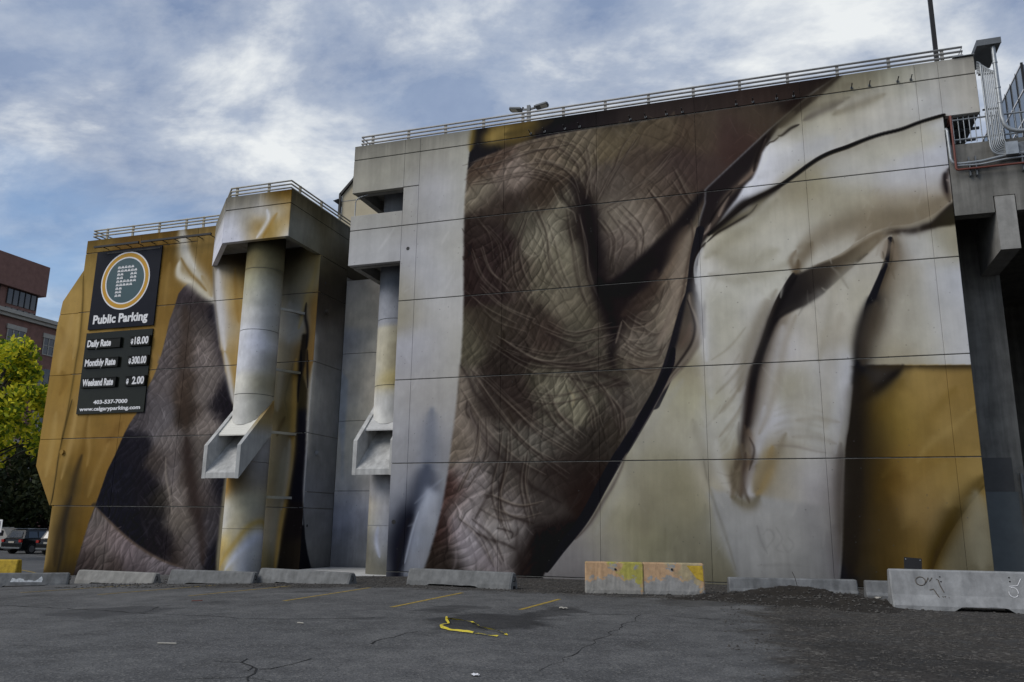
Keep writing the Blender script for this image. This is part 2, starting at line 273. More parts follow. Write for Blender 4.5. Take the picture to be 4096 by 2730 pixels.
CANVAS = {
    'main': (-15.7, 6.5, -0.3, 16.5, 60, (150, 148, 140)),
    'sign': (-33.1, -18.4, -1.1, 15.0, 60, (140, 108, 44)),
    'ret': (26.5, 31.6, -0.6, 15.1, 48, (110, 110, 110)),
    'back': (-18.6, -13.0, -0.8, 12.6, 48, (130, 128, 126)),
    'hop': (-21.7, -18.4, 12.8, 15.0, 64, (150, 148, 140)),
    'pipe': (-21.5, -18.6, -0.5, 13.3, 56, (150, 150, 148)),
    'pipe2': (-15.0, -13.2, -0.5, 13.3, 56, (140, 140, 138)),
}
PAINT = [  # pale tones darken towards the wall foot: part of the light fall-off is painted in
    ('fill','main',None,[(-15.24,16.13,142,139,130),(-15.57,16.84,120,118,110),(-14.89,15.0,152,149,138),(-15.06,13.15,150,148,142),(-14.72,12.07,162,162,162),(-14.97,11.58,166,166,168),(-13.18,13.72,157,156,153),(-13.25,15.42,135,132,122),(-13.73,15.06,150,148,138),(-12.98,13.03,137,132,120),(-12.14,14.38,173,173,182),(-12.18,15.44,148,144,132),(-11.94,16.25,148,146,138),(-11.12,15.55,160,158,147),(-11.08,13.99,168,166,157),(-12.26,13.36,168,169,176),(-11.79,12.04,162,160,156),(-12.25,10.58,174,176,188),(-11.26,11.48,167,165,156),(-13.07,10.15,139,133,115),(-11.21,10.01,170,168,164),(-12.83,11.89,162,163,170),(-12.25,7.28,160,160,168),(-11.31,7.23,162,159,150),(-11.89,6.1,152,149,145),(-12.51,6.12,150,144,136),(-11.37,5.51,152,150,146),(-11.94,4.39,125,122,120),(-12.34,4.96,150,152,165),(-12.66,3.84,145,145,148),(-12.4,3.56,112,114,122),(-11.8,3.83,122,122,127),(-11.42,3.27,137,137,137),(-12.61,2.72,147,149,160),(-12.47,2.18,88,93,108),(-12.7,1.9,112,117,127),(-11.86,2.18,105,108,118),(-12.0,1.1,112,115,122),(-12.27,0.56,118,120,126),(-11.66,1.64,125,127,133),(-12.08,0.14,120,120,124),(-12.9,6.13,157,157,160),(-13.04,4.98,152,152,154),(-12.79,3.84,135,133,130),(-13.05,2.72,152,152,154),(-12.99,1.35,125,127,132)],0.03,0.7,None),
    ('stroke','main',[(-12.48,-0.18),(-12.75,0.39),(-12.83,0.82),(-12.76,1.3),(-12.45,1.85),(-12.2,2.4),(-12.07,3.0),(-11.97,3.61)],0.62,(34,37,48),0.93,0,0.8,0.0),
    ('stroke','main',[(-12.84,-0.2),(-12.88,0.55),(-12.81,1.09),(-12.57,1.74)],0.55,(24,25,32),0.96,0,0,0.0),
    ('stroke','main',[(-12.27,1.91),(-12.06,2.72),(-11.94,3.55),(-11.89,4.61),(-11.87,5.64)],0.4,(92,98,112),0.6,0,0.8,0.0),
    ('fill','main',[(-12.81,-0.2),(-12.69,0.34),(-12.55,1.04),(-12.44,1.58),(-12.27,2.07),(-12.11,2.51),(-11.95,2.94),(-11.46,2.73),(-11.48,1.75),(-11.66,1.05),(-11.82,0.52),(-12.03,-0.17)],[(-12.27,1.85,150,155,168),(-12.42,1.2,118,124,138),(-12.01,1.37,112,115,122),(-12.51,0.34,118,122,132),(-11.97,0.57,122,124,130),(-11.62,1.59,130,132,138)],0.1,0.3,None),
    ('stroke','main',[(-12.69,0.34),(-12.53,1.09),(-12.39,1.63),(-12.23,2.1)],0.05,(160,166,180),0.6,0,0.8,0.0),
    ('fill','main',[(-10.49,16.78),(-10.55,16.37),(-10.63,15.78),(-10.71,15.15),(-10.74,14.72),(-10.45,14.98),(-9.98,15.18),(-9.25,15.37),(-8.47,15.53),(-7.63,15.63),(-6.87,15.66),(-6.18,15.68),(-5.75,15.7),(-2.12,15.7),(-2.11,15.71),(1.18,15.74),(1.67,15.96),(2.05,16.17),(2.48,16.43),(2.52,17.07),(-3.81,17.31)],[(-10.46,15.67,30,29,32),(-7.18,16.0,30,28,32),(-5.93,16.07,38,34,35),(-4.41,15.97,52,46,44),(-2.94,15.93,56,48,46),(-2.13,15.87,56,49,47),(-2.1,16.11,52,45,43),(-0.42,16.15,57,48,44),(0.13,16.18,62,49,46),(0.94,16.17,48,42,39),(1.74,16.28,42,35,33)],0.02,0.8,None),
    ('stroke','main',[(-9.89,15.93),(-9.6,16.06),(-9.26,16.1),(-8.93,16.05),(-8.54,16.1),(-8.21,16.22)],0.62,(124,102,55),0.95,0,0.6,0.0),
    ('stroke','main',[(-9.73,15.91),(-9.53,16.03),(-9.3,16.08)],0.36,(149,128,76),0.8,0,0.3,0.0),
    ('stroke','main',[(-10.48,16.57),(-10.55,16.3),(-10.6,15.9),(-10.66,15.49)],0.14,(124,105,57),0.8,0,0.8,0.0),
    ('stroke','main',[(-9.26,15.97),(-8.73,15.96),(-7.83,16.17),(-7.44,16.24)],0.22,(65,57,38),0.55,0,0.8,0.0),
    ('fill','main',[(-10.74,14.72),(-10.45,15.01),(-9.98,15.2),(-9.25,15.4),(-8.47,15.56),(-7.63,15.65),(-6.87,15.69),(-6.18,15.7),(-5.75,15.72),(-2.12,15.73),(-2.11,15.74),(1.18,15.76),(1.64,15.96),(1.17,15.55),(0.17,14.79),(-1.08,13.71),(-2.05,12.86),(-2.08,12.38),(-2.29,11.74),(-2.47,10.75),(-2.64,9.77),(-2.87,8.98),(-3.0,8.2),(-3.43,6.79),(-3.71,6.17),(-4.14,5.55),(-4.57,4.89),(-5.0,4.27),(-5.33,3.81),(-5.81,2.99),(-6.25,2.22),(-6.62,1.61),(-7.16,0.84),(-7.67,0.12),(-7.8,-0.33),(-12.23,-0.49),(-12.03,-0.17),(-11.97,0.09),(-11.82,0.52),(-11.66,1.05),(-11.51,1.59),(-11.33,2.4),(-11.18,3.38),(-11.09,4.26),(-10.97,5.32),(-10.9,6.17),(-10.84,7.09),(-10.83,6.93),(-10.78,7.9),(-10.75,8.64),(-10.75,9.46),(-10.78,10.41),(-10.83,12.36),(-10.83,13.02),(-10.82,13.68),(-10.77,14.35)],[(-10.44,14.64,90,75,65),(-10.21,13.74,127,116,102),(-8.97,14.25,127,112,102),(-9.78,15.1,89,73,63),(-7.82,15.09,105,91,78),(-6.56,15.24,105,93,79),(-5.02,15.22,102,89,72),(-3.54,15.13,93,80,66),(-2.39,14.96,81,67,56),(-3.0,13.98,70,58,54),(-4.15,14.13,81,69,61),(-10.05,12.27,59,50,47),(-10.35,11.01,57,47,45),(-9.38,11.56,55,45,43),(-9.68,10.32,57,47,45),(-9.74,13.16,69,59,53),(-8.96,13.07,63,53,48),(-7.81,13.32,68,57,49),(-8.44,12.42,85,78,68),(-7.49,11.88,135,126,110),(-7.93,11.42,114,105,91),(-7.18,10.85,125,116,99),(-6.82,10.08,108,99,85),(-7.8,10.47,99,90,77),(-8.73,10.55,69,59,53),(-6.57,12.22,57,50,44),(-7.0,12.58,120,111,96),(-6.7,9.16,109,99,85),(-6.29,8.83,94,86,73),(-5.36,12.28,108,97,86),(-4.89,12.35,130,118,106),(-4.49,11.69,125,112,102),(-4.19,12.51,113,100,89),(-5.09,11.14,98,86,79),(-3.88,13.16,95,82,72),(-5.05,13.3,92,81,73),(-3.02,13.05,80,68,61),(-5.39,10.56,67,59,54),(-10.59,7.89,91,84,72),(-9.65,8.45,67,59,52),(-8.4,8.37,65,56,50),(-7.48,8.01,67,56,50),(-6.59,7.96,84,77,67),(-9.0,7.2,57,50,45),(-6.01,7.34,95,87,76),(-4.57,7.84,109,98,88),(-4.27,8.69,81,70,63),(-3.24,9.78,120,107,94),(-3.6,8.64,125,114,100),(-2.75,11.21,107,96,84),(-3.97,9.54,63,53,47),(-3.86,7.23,117,108,98),(-4.83,9.02,42,36,34),(-5.01,16.0,59,52,46),(-2.66,16.46,67,58,53),(0.14,16.31,59,52,48),(1.21,16.25,48,40,38),(-2.14,14.98,80,69,61),(-1.03,14.75,74,59,55),(-0.46,15.28,76,65,57),(-2.47,13.59,76,63,59),(-3.33,13.39,91,78,70),(-3.25,12.15,88,76,68),(-10.54,6.33,122,110,100),(-10.63,5.2,128,115,105),(-10.14,4.63,122,110,102),(-10.79,4.37,112,100,90),(-11.04,2.73,68,52,49),(-10.28,3.27,122,112,110),(-10.43,2.19,138,128,127),(-10.53,1.39,144,134,136),(-10.22,0.87,134,126,129),(-9.64,0.47,118,108,108),(-9.28,2.2,117,107,102),(-8.82,2.2,112,102,100),(-9.09,1.41,144,136,134),(-8.92,1.26,148,138,135),(-11.5,0.58,53,46,43),(-11.08,0.33,58,51,49),(-11.29,1.38,57,44,42),(-8.25,0.92,40,34,33),(-7.7,1.18,36,31,31),(-7.98,2.21,68,61,58),(-8.55,2.99,79,71,66),(-9.42,3.8,84,76,72),(-8.86,4.61,89,82,75),(-8.0,4.32,94,87,80),(-7.16,4.52,85,78,71),(-7.16,3.51,59,51,48),(-6.61,3.77,51,45,42),(-6.35,3.25,47,39,37),(-6.07,4.29,58,52,48),(-5.52,5.07,67,60,54),(-4.98,5.58,85,77,71),(-4.44,6.09,95,87,79),(-4.16,6.88,104,92,80),(-7.44,5.66,94,87,76),(-7.16,6.04,126,118,101),(-6.61,5.63,122,114,97),(-7.16,6.59,110,102,88),(-7.73,6.78,82,75,64),(-8.88,6.27,59,50,46),(-9.47,6.57,55,47,44),(-9.75,5.74,67,59,54),(-8.58,5.42,64,55,50),(-6.05,6.16,94,87,76),(-5.5,6.78,77,70,61),(-6.6,7.11,72,64,57),(-8.89,7.4,57,49,45)],0.025,0.36,'skin'),
    ('mask','main',[(-11.82,4.39),(-10.5,4.59),(-9.66,4.13),(-8.27,2.83),(-7.16,2.42),(-7.16,-0.31),(-12.83,-0.51)],0.3,'low','skin'),
    ('mask','main',[(-12.64,18.12),(-2.1,16.37),(-2.41,7.99),(-5.44,6.64),(-12.19,6.94)],0.5,'up','skin'),
    ('mask','main',[(-11.96,8.15),(-3.36,7.65),(-3.41,5.79),(-7.16,2.42),(-9.66,4.13),(-10.5,4.59),(-11.82,4.39)],0.4,'mid','skin'),
    ('contrast','main','skin',1.17,(0.925,0.945,0.945)),
    ('hide','main','up',{'amp': 0.54,'cell': 0.36,'seed': 5,'a1': 52.0,'a2': 128.0,'gain': 0.97}),
    ('hide','main','mid',{'amp': 0.55,'cell': 0.38,'seed': 105,'a1': 40.0,'a2': 105.0,'gain': 0.95}),
    ('hide','main','low',{'amp': 0.75,'cell': 0.46,'seed': 205,'a1': 35.0,'a2': 120.0,'gain': 0.99}),
    ('strands','main','skin',[700,1.22,0.45,0.3,0.8,0.06,(50,75,110,130)]),
    ('strands','main','skin',[500,0.68,0.5,0.3,0.8,0.06,(50,75,110,130)]),
    ('strands','main','skin',[2200,1.32,0.5,0.3,0.8,0.013]),
    ('strands','main','skin',[1300,0.68,0.5,0.3,0.8,0.016]),
    ('fill','main',[(-6.75,13.84),(-6.53,13.17),(-6.48,12.4),(-6.3,11.63),(-6.18,10.94),(-5.98,10.31),(-5.78,9.69),(-5.67,9.08),(-5.56,8.48),(-5.42,8.07),(-5.25,7.77),(-5.11,7.99),(-4.99,8.33),(-4.81,8.67),(-4.74,9.13),(-4.94,9.5),(-5.46,9.78),(-5.63,10.28),(-5.68,10.89),(-5.73,11.69),(-5.78,12.45),(-5.9,13.09),(-6.26,13.64)],[(-6.38,13.28,40,34,31),(-6.15,11.86,29,26,28),(-5.86,10.6,26,24,27),(-5.29,9.05,26,24,27),(-5.3,8.18,28,25,26)],0.2,0.3,None),
    ('stroke','main',[(-6.69,13.96),(-6.38,13.02),(-6.27,12.19),(-6.09,11.24),(-5.92,10.3),(-5.7,9.26),(-5.42,8.18),(-5.26,7.13)],0.55,(42,34,32),0.45,0,0.8,0.0),
    ('stroke','main',[(-5.63,9.98),(-5.29,9.23),(-4.9,8.56),(-5.08,7.99)],0.5,(40,33,31),0.5,0,0.8,0.0),
    ('stroke','main',[(-6.69,13.83),(-6.44,13.16),(-6.23,12.25),(-6.06,11.48),(-5.92,10.73),(-5.78,9.99),(-5.69,9.38)],0.35,(27,24,26),0.5,0,0.8,0.0),
    ('stroke','main',[(-6.2,13.13),(-6.05,12.23),(-5.91,11.22),(-5.8,10.29)],0.25,(27,24,26),0.6,0,0.8,0.0),
    ('stroke','main',[(-5.75,10.05),(-5.58,9.37),(-5.36,8.65),(-5.19,7.99)],0.3,(27,24,26),0.7,0,0.8,0.0),
    ('stroke','main',[(-5.36,8.65),(-5.25,8.0),(-5.37,7.31),(-5.29,6.9)],0.2,(27,24,26),0.7,0,0.8,0.0),
    ('stroke','main',[(-7.18,13.63),(-7.0,13.09),(-6.75,12.75),(-6.57,12.41),(-6.51,11.9)],0.03,(34,28,27),0.48,0,0.8,0.0),
    ('stroke','main',[(-7.18,13.63),(-7.0,13.09),(-6.75,12.75),(-6.57,12.41),(-6.51,11.9)],0.11000000000000001,(44,38,36),0.27999999999999997,0,0.8,0.0),
    ('stroke','main',[(-7.54,8.14),(-6.88,7.68),(-6.24,7.36),(-5.55,7.03),(-4.87,6.66)],0.078,(34,28,27),0.42,0,0.8,0.0),
    ('stroke','main',[(-7.54,8.14),(-6.88,7.68),(-6.24,7.36),(-5.55,7.03),(-4.87,6.66)],0.28600000000000003,(44,38,36),0.24499999999999997,0,0.8,0.0),
    ('stroke','main',[(-9.25,7.47),(-8.31,7.25),(-7.45,7.15),(-6.6,7.0),(-5.94,6.75),(-5.29,6.5),(-4.81,6.3)],0.096,(34,28,27),0.51,0,0.8,0.0),
    ('stroke','main',[(-9.25,7.47),(-8.31,7.25),(-7.45,7.15),(-6.6,7.0),(-5.94,6.75),(-5.29,6.5),(-4.81,6.3)],0.35200000000000004,(44,38,36),0.2975,0,0.8,0.0),
    ('stroke','main',[(-6.71,6.57),(-6.16,6.41),(-5.56,6.27),(-4.86,6.27)],0.054,(34,28,27),0.48,0,0.8,0.0),
    ('stroke','main',[(-6.71,6.57),(-6.16,6.41),(-5.56,6.27),(-4.86,6.27)],0.198,(44,38,36),0.27999999999999997,0,0.8,0.0),
    ('stroke','main',[(-10.81,7.21),(-10.49,6.73),(-10.24,6.21),(-9.81,5.74),(-9.45,5.28)],0.072,(34,28,27),0.44999999999999996,0,0.8,0.0),
    ('stroke','main',[(-10.81,7.21),(-10.49,6.73),(-10.24,6.21),(-9.81,5.74),(-9.45,5.28)],0.264,(44,38,36),0.26249999999999996,0,0.8,0.0),
    ('stroke','main',[(-10.47,5.76),(-10.28,5.25),(-10.03,4.85),(-9.66,4.35),(-9.19,3.91),(-8.61,3.47),(-8.16,2.99),(-7.6,2.68),(-7.11,2.42)],0.078,(34,28,27),0.51,0,0.8,0.0),
    ('stroke','main',[(-10.47,5.76),(-10.28,5.25),(-10.03,4.85),(-9.66,4.35),(-9.19,3.91),(-8.61,3.47),(-8.16,2.99),(-7.6,2.68),(-7.11,2.42)],0.28600000000000003,(44,38,36),0.2975,0,0.8,0.0),
    ('stroke','main',[(-9.17,6.17),(-8.41,5.75),(-7.84,5.51),(-7.16,5.27),(-6.72,5.1)],0.108,(34,28,27),0.36,0,0.8,0.0),
    ('stroke','main',[(-9.17,6.17),(-8.41,5.75),(-7.84,5.51),(-7.16,5.27),(-6.72,5.1)],0.396,(44,38,36),0.21,0,0.8,0.0),
    ('stroke','main',[(-8.9,3.74),(-7.99,3.47),(-7.16,3.41),(-6.35,3.25)],0.132,(34,28,27),0.3,0,0.8,0.0),
    ('stroke','main',[(-8.9,3.74),(-7.99,3.47),(-7.16,3.41),(-6.35,3.25)],0.48400000000000004,(44,38,36),0.175,0,0.8,0.0),
    ('stroke','main',[(-9.1,2.09),(-8.82,1.97),(-8.42,1.84),(-8.04,1.74)],0.054,(34,28,27),0.54,0,0.8,0.0),
    ('stroke','main',[(-9.1,2.09),(-8.82,1.97),(-8.42,1.84),(-8.04,1.74)],0.198,(44,38,36),0.315,0,0.8,0.0),
    ('stroke','main',[(-10.06,1.4),(-9.6,1.2),(-9.14,1.1),(-8.69,0.91)],0.06,(34,28,27),0.51,0,0.8,0.0),
    ('stroke','main',[(-10.06,1.4),(-9.6,1.2),(-9.14,1.1),(-8.69,0.91)],0.22000000000000003,(44,38,36),0.2975,0,0.8,0.0),
    ('stroke','main',[(-9.32,1.57),(-9.04,1.52),(-8.78,1.42),(-8.81,1.26)],0.036,(34,28,27),0.54,0,0.8,0.0),
    ('stroke','main',[(-9.32,1.57),(-9.04,1.52),(-8.78,1.42),(-8.81,1.26)],0.132,(44,38,36),0.315,0,0.8,0.0),
    ('stroke','main',[(-10.13,1.87),(-9.85,2.35),(-9.63,2.67),(-9.29,2.94),(-9.18,3.31)],0.06,(34,28,27),0.42,0,0.8,0.0),
    ('stroke','main',[(-10.13,1.87),(-9.85,2.35),(-9.63,2.67),(-9.29,2.94),(-9.18,3.31)],0.22000000000000003,(44,38,36),0.24499999999999997,0,0.8,0.0),
    ('stroke','main',[(-9.15,1.73),(-9.22,2.3),(-9.17,2.83),(-9.13,3.53)],0.048,(34,28,27),0.39,0,0.8,0.0),
    ('stroke','main',[(-9.15,1.73),(-9.22,2.3),(-9.17,2.83),(-9.13,3.53)],0.17600000000000002,(44,38,36),0.22749999999999998,0,0.8,0.0),
    ('stroke','main',[(-8.59,1.58),(-8.64,1.06),(-8.47,0.55),(-8.19,0.16)],0.084,(34,28,27),0.36,0,0.8,0.0),
    ('stroke','main',[(-8.59,1.58),(-8.64,1.06),(-8.47,0.55),(-8.19,0.16)],0.30800000000000005,(44,38,36),0.21,0,0.8,0.0),
    ('stroke','main',[(-10.53,5.93),(-10.55,5.54),(-10.4,5.31)],0.036,(34,28,27),0.48,0,0.8,0.0),
    ('stroke','main',[(-10.53,5.93),(-10.55,5.54),(-10.4,5.31)],0.132,(44,38,36),0.27999999999999997,0,0.8,0.0),
    ('stroke','main',[(-9.56,5.06),(-9.32,4.89),(-9.15,4.94)],0.03,(34,28,27),0.42,0,0.8,0.0),
    ('stroke','main',[(-9.56,5.06),(-9.32,4.89),(-9.15,4.94)],0.11000000000000001,(44,38,36),0.24499999999999997,0,0.8,0.0),
    ('stroke','main',[(-5.29,6.5),(-4.97,6.06),(-4.99,5.42),(-5.1,4.79)],0.06,(34,28,27),0.3,0,0.8,0.0),
    ('stroke','main',[(-5.29,6.5),(-4.97,6.06),(-4.99,5.42),(-5.1,4.79)],0.22000000000000003,(44,38,36),0.175,0,0.8,0.0),
    ('stroke','main',[(-7.43,13.6),(-7.18,13.05),(-6.87,12.73),(-6.63,12.54),(-6.54,12.15)],0.035,(157,148,130),0.315,0,0.8,0.0),
    ('stroke','main',[(-8.2,15.01),(-7.88,14.77),(-7.44,14.64),(-7.0,14.45)],0.03,(141,129,114),0.27,0,0.8,0.0),
    ('stroke','main',[(-10.71,14.88),(-10.25,15.13),(-9.64,15.11),(-8.98,15.04)],0.03,(122,108,96),0.27,0,0.8,0.0),
    ('stroke','main',[(-8.68,11.75),(-8.44,12.36),(-8.12,12.78),(-7.68,12.92)],0.04,(135,127,111),0.27,0,0.8,0.0),
    ('stroke','main',[(-8.68,11.49),(-8.3,11.2),(-8.18,11.57),(-8.31,11.96)],0.03,(146,139,123),0.27,0,0.8,0.0),
    ('stroke','main',[(-7.55,11.63),(-7.8,11.22),(-8.11,11.06),(-8.42,11.21)],0.035,(154,145,129),0.27,0,0.8,0.0),
    ('stroke','main',[(-5.37,11.66),(-5.08,11.75),(-4.66,12.07),(-4.19,12.27)],0.04,(160,148,135),0.27,0,0.8,0.0),
    ('stroke','main',[(-5.27,10.79),(-4.8,11.11),(-4.05,11.1),(-3.52,11.59)],0.05,(144,130,118),0.225,0,0.8,0.0),
    ('stroke','main',[(-10.47,5.87),(-10.4,5.48),(-10.21,5.08),(-9.84,4.57),(-9.43,4.13)],0.04,(150,138,130),0.27,0,0.8,0.0),
    ('stroke','main',[(-10.89,1.87),(-10.76,1.39),(-10.34,0.87),(-9.81,0.47),(-9.35,0.17)],0.2,(140,130,138),0.225,0,0.8,0.0),
    ('stroke','main',[(-9.05,2.15),(-8.82,2.04),(-8.31,2.0)],0.05,(175,165,160),0.315,0,0.8,0.0),
    ('stroke','main',[(-9.27,1.62),(-9.04,1.78),(-8.81,1.68)],0.05,(170,162,158),0.27,0,0.8,0.0),
    ('stroke','main',[(-10.8,0.86),(-10.79,0.44),(-10.9,0.13)],0.06,(140,130,132),0.27,0,0.8,0.0),
    ('stroke','main',[(-9.5,4.9),(-9.32,4.75),(-9.15,4.83)],0.03,(150,136,125),0.315,0,0.8,0.0),
    ('stroke','main',[(-7.9,6.73),(-7.84,6.39),(-7.5,6.16),(-7.44,5.72)],0.03,(144,136,118),0.27,0,0.8,0.0),
    ('stroke','main',[(-6.72,5.58),(-6.66,5.91),(-6.83,6.19)],0.05,(177,159,115),0.225,0,0.8,0.0),
    ('stroke','main',[(-4.97,6.06),(-4.76,6.16),(-4.61,5.83)],0.03,(125,116,99),0.27,0,0.8,0.0),
    ('stroke','main',[(-5.46,7.99),(-6.46,7.65),(-7.62,7.48),(-9.09,7.91)],0.033,(38,31,29),0.31,0,0.8,0.0),
    ('stroke','main',[(-5.41,8.03),(-6.4,7.69),(-7.56,7.53),(-9.03,7.96)],0.032,(137,126,112),0.18,0,0.8,0.0),
    ('stroke','main',[(-5.37,7.8),(-6.44,7.4),(-7.74,7.18),(-9.44,7.68)],0.039,(38,31,29),0.4,0,0.8,0.0),
    ('stroke','main',[(-5.31,7.84),(-6.38,7.45),(-7.68,7.23),(-9.37,7.73)],0.023,(137,126,112),0.25,0,0.8,0.0),
    ('stroke','main',[(-5.31,7.92),(-6.3,7.44),(-7.4,7.32),(-8.78,7.72)],0.039,(38,31,29),0.39,0,0.8,0.0),
    ('stroke','main',[(-5.25,7.96),(-6.24,7.48),(-7.34,7.37),(-8.72,7.76)],0.03,(137,126,112),0.2,0,0.8,0.0),
    ('stroke','main',[(-5.16,7.84),(-6.23,7.44),(-7.56,7.17),(-9.15,7.67)],0.031,(38,31,29),0.37,0,0.8,0.0),
    ('stroke','main',[(-5.1,7.89),(-6.17,7.48),(-7.5,7.21),(-9.09,7.71)],0.031,(137,126,112),0.25,0,0.8,0.0),
    ('stroke','main',[(-4.95,7.18),(-6.35,6.87),(-7.83,7.17),(-9.36,8.09)],0.051,(38,31,29),0.36,0,0.8,0.0),
    ('stroke','main',[(-4.89,7.23),(-6.3,6.92),(-7.77,7.21),(-9.3,8.14)],0.035,(137,126,112),0.29,0,0.8,0.0),
    ('stroke','main',[(-5.39,7.18),(-6.75,6.95),(-8.31,7.11),(-9.8,8.05)],0.042,(38,31,29),0.41,0,0.8,0.0),
    ('stroke','main',[(-5.33,7.23),(-6.69,7.0),(-8.25,7.16),(-9.74,8.09)],0.021,(137,126,112),0.23,0,0.8,0.0),
    ('stroke','main',[(-5.06,6.96),(-6.56,6.66),(-8.1,6.83),(-9.76,7.83)],0.037,(38,31,29),0.27,0,0.8,0.0),
    ('stroke','main',[(-5.0,7.0),(-6.5,6.7),(-8.04,6.87),(-9.7,7.88)],0.027,(137,126,112),0.25,0,0.8,0.0),
    ('stroke','main',[(-5.45,7.34),(-6.65,7.06),(-8.15,7.31),(-9.5,8.19)],0.057,(38,31,29),0.39,0,0.8,0.0),
    ('stroke','main',[(-5.39,7.38),(-6.59,7.11),(-8.09,7.36),(-9.44,8.23)],0.033,(137,126,112),0.29,0,0.8,0.0),
    ('stroke','main',[(-5.25,6.51),(-6.47,6.12),(-7.62,5.91),(-8.43,6.13)],0.035,(38,31,29),0.24,0,0.8,0.0),
    ('stroke','main',[(-5.2,6.56),(-6.41,6.16),(-7.56,5.95),(-8.37,6.17)],0.025,(137,126,112),0.16,0,0.8,0.0),
    ('stroke','main',[(-5.01,6.37),(-6.14,6.01),(-7.25,5.69),(-8.1,5.94)],0.033,(38,31,29),0.24,0,0.8,0.0),
    ('stroke','main',[(-4.95,6.41),(-6.08,6.06),(-7.19,5.74),(-8.04,5.98)],0.025,(137,126,112),0.2,0,0.8,0.0),
    ('stroke','main',[(-4.99,6.55),(-6.2,6.18),(-7.34,6.0),(-7.97,6.12)],0.051,(38,31,29),0.28,0,0.8,0.0),
    ('stroke','main',[(-4.93,6.59),(-6.14,6.23),(-7.28,6.04),(-7.91,6.16)],0.026,(137,126,112),0.19,0,0.8,0.0),
    ('stroke','main',[(-4.8,6.51),(-6.14,5.94),(-7.58,5.72),(-8.57,5.94)],0.037,(38,31,29),0.33,0,0.8,0.0),
    ('stroke','main',[(-4.74,6.55),(-6.08,5.98),(-7.52,5.76),(-8.51,5.98)],0.025,(137,126,112),0.16,0,0.8,0.0),
    ('stroke','main',[(-5.65,8.31),(-6.39,8.16),(-7.15,8.1),(-8.19,8.58)],0.037,(38,31,29),0.26,0,0.8,0.0),
    ('stroke','main',[(-5.59,8.35),(-6.34,8.2),(-7.09,8.14),(-8.13,8.63)],0.023,(137,126,112),0.26,0,0.8,0.0),
    ('stroke','main',[(-5.08,8.03),(-5.92,7.88),(-6.68,7.8),(-7.72,8.23)],0.035,(38,31,29),0.39,0,0.8,0.0),
    ('stroke','main',[(-5.03,8.07),(-5.86,7.92),(-6.63,7.84),(-7.66,8.28)],0.025,(137,126,112),0.29,0,0.8,0.0),
    ('stroke','main',[(-5.02,8.25),(-5.86,8.18),(-6.73,8.01),(-7.62,8.5)],0.055,(38,31,29),0.44,0,0.8,0.0),
    ('stroke','main',[(-4.96,8.3),(-5.8,8.22),(-6.67,8.06),(-7.56,8.55)],0.03,(137,126,112),0.22,0,0.8,0.0),
    ('stroke','main',[(-5.35,8.39),(-6.07,8.21),(-6.83,8.17),(-7.64,8.61)],0.038,(38,31,29),0.28,0,0.8,0.0),
    ('stroke','main',[(-5.3,8.44),(-6.01,8.26),(-6.78,8.22),(-7.58,8.65)],0.024,(137,126,112),0.25,0,0.8,0.0),
    ('stroke','main',[(-4.94,7.79),(-4.44,7.42),(-3.82,7.62),(-3.42,8.44)],0.046,(38,31,29),0.34,0,0.8,0.0),
    ('stroke','main',[(-4.88,7.83),(-4.38,7.46),(-3.76,7.66),(-3.37,8.48)],0.02,(137,126,112),0.23,0,0.8,0.0),
    ('stroke','main',[(-5.21,8.07),(-4.44,7.63),(-3.8,7.86),(-3.28,8.86)],0.033,(38,31,29),0.34,0,0.8,0.0),
    ('stroke','main',[(-5.16,8.11),(-4.39,7.67),(-3.74,7.9),(-3.23,8.9)],0.024,(137,126,112),0.2,0,0.8,0.0),
    ('stroke','main',[(-4.74,7.7),(-4.15,7.36),(-3.49,7.57),(-3.02,8.54)],0.046,(38,31,29),0.33,0,0.8,0.0),
    ('stroke','main',[(-4.69,7.74),(-4.09,7.4),(-3.44,7.62),(-2.96,8.58)],0.034,(137,126,112),0.27,0,0.8,0.0),
    ('stroke','main',[(-4.65,7.44),(-4.04,7.2),(-3.55,7.35),(-3.15,8.24)],0.032,(38,31,29),0.37,0,0.8,0.0),
    ('stroke','main',[(-4.6,7.48),(-3.98,7.24),(-3.5,7.39),(-3.09,8.29)],0.032,(137,126,112),0.3,0,0.8,0.0),
    ('stroke','main',[(-5.22,7.29),(-4.33,6.94),(-3.67,7.0),(-3.34,7.63)],0.055,(38,31,29),0.26,0,0.8,0.0),
    ('stroke','main',[(-5.16,7.34),(-4.27,6.99),(-3.62,7.04),(-3.28,7.67)],0.026,(137,126,112),0.24,0,0.8,0.0),
    ('stroke','main',[(-4.94,7.62),(-4.27,7.17),(-3.75,7.26),(-3.31,7.86)],0.032,(38,31,29),0.44,0,0.8,0.0),
    ('stroke','main',[(-4.89,7.66),(-4.22,7.21),(-3.7,7.3),(-3.26,7.9)],0.032,(137,126,112),0.32,0,0.8,0.0),
    ('stroke','main',[(-5.01,7.52),(-4.47,7.15),(-3.83,7.15),(-3.58,7.82)],0.058,(38,31,29),0.35,0,0.8,0.0),
    ('stroke','main',[(-4.95,7.56),(-4.41,7.19),(-3.77,7.19),(-3.53,7.86)],0.031,(137,126,112),0.17,0,0.8,0.0),
    ('stroke','main',[(-5.23,7.27),(-4.43,6.88),(-3.89,6.95),(-3.52,7.61)],0.044,(38,31,29),0.29,0,0.8,0.0),
    ('stroke','main',[(-5.17,7.32),(-4.38,6.93),(-3.83,7.0),(-3.46,7.65)],0.028,(137,126,112),0.31,0,0.8,0.0),
    ('stroke','main',[(-4.91,8.82),(-4.23,8.39),(-3.68,8.76),(-3.3,9.83)],0.039,(38,31,29),0.33,0,0.8,0.0),
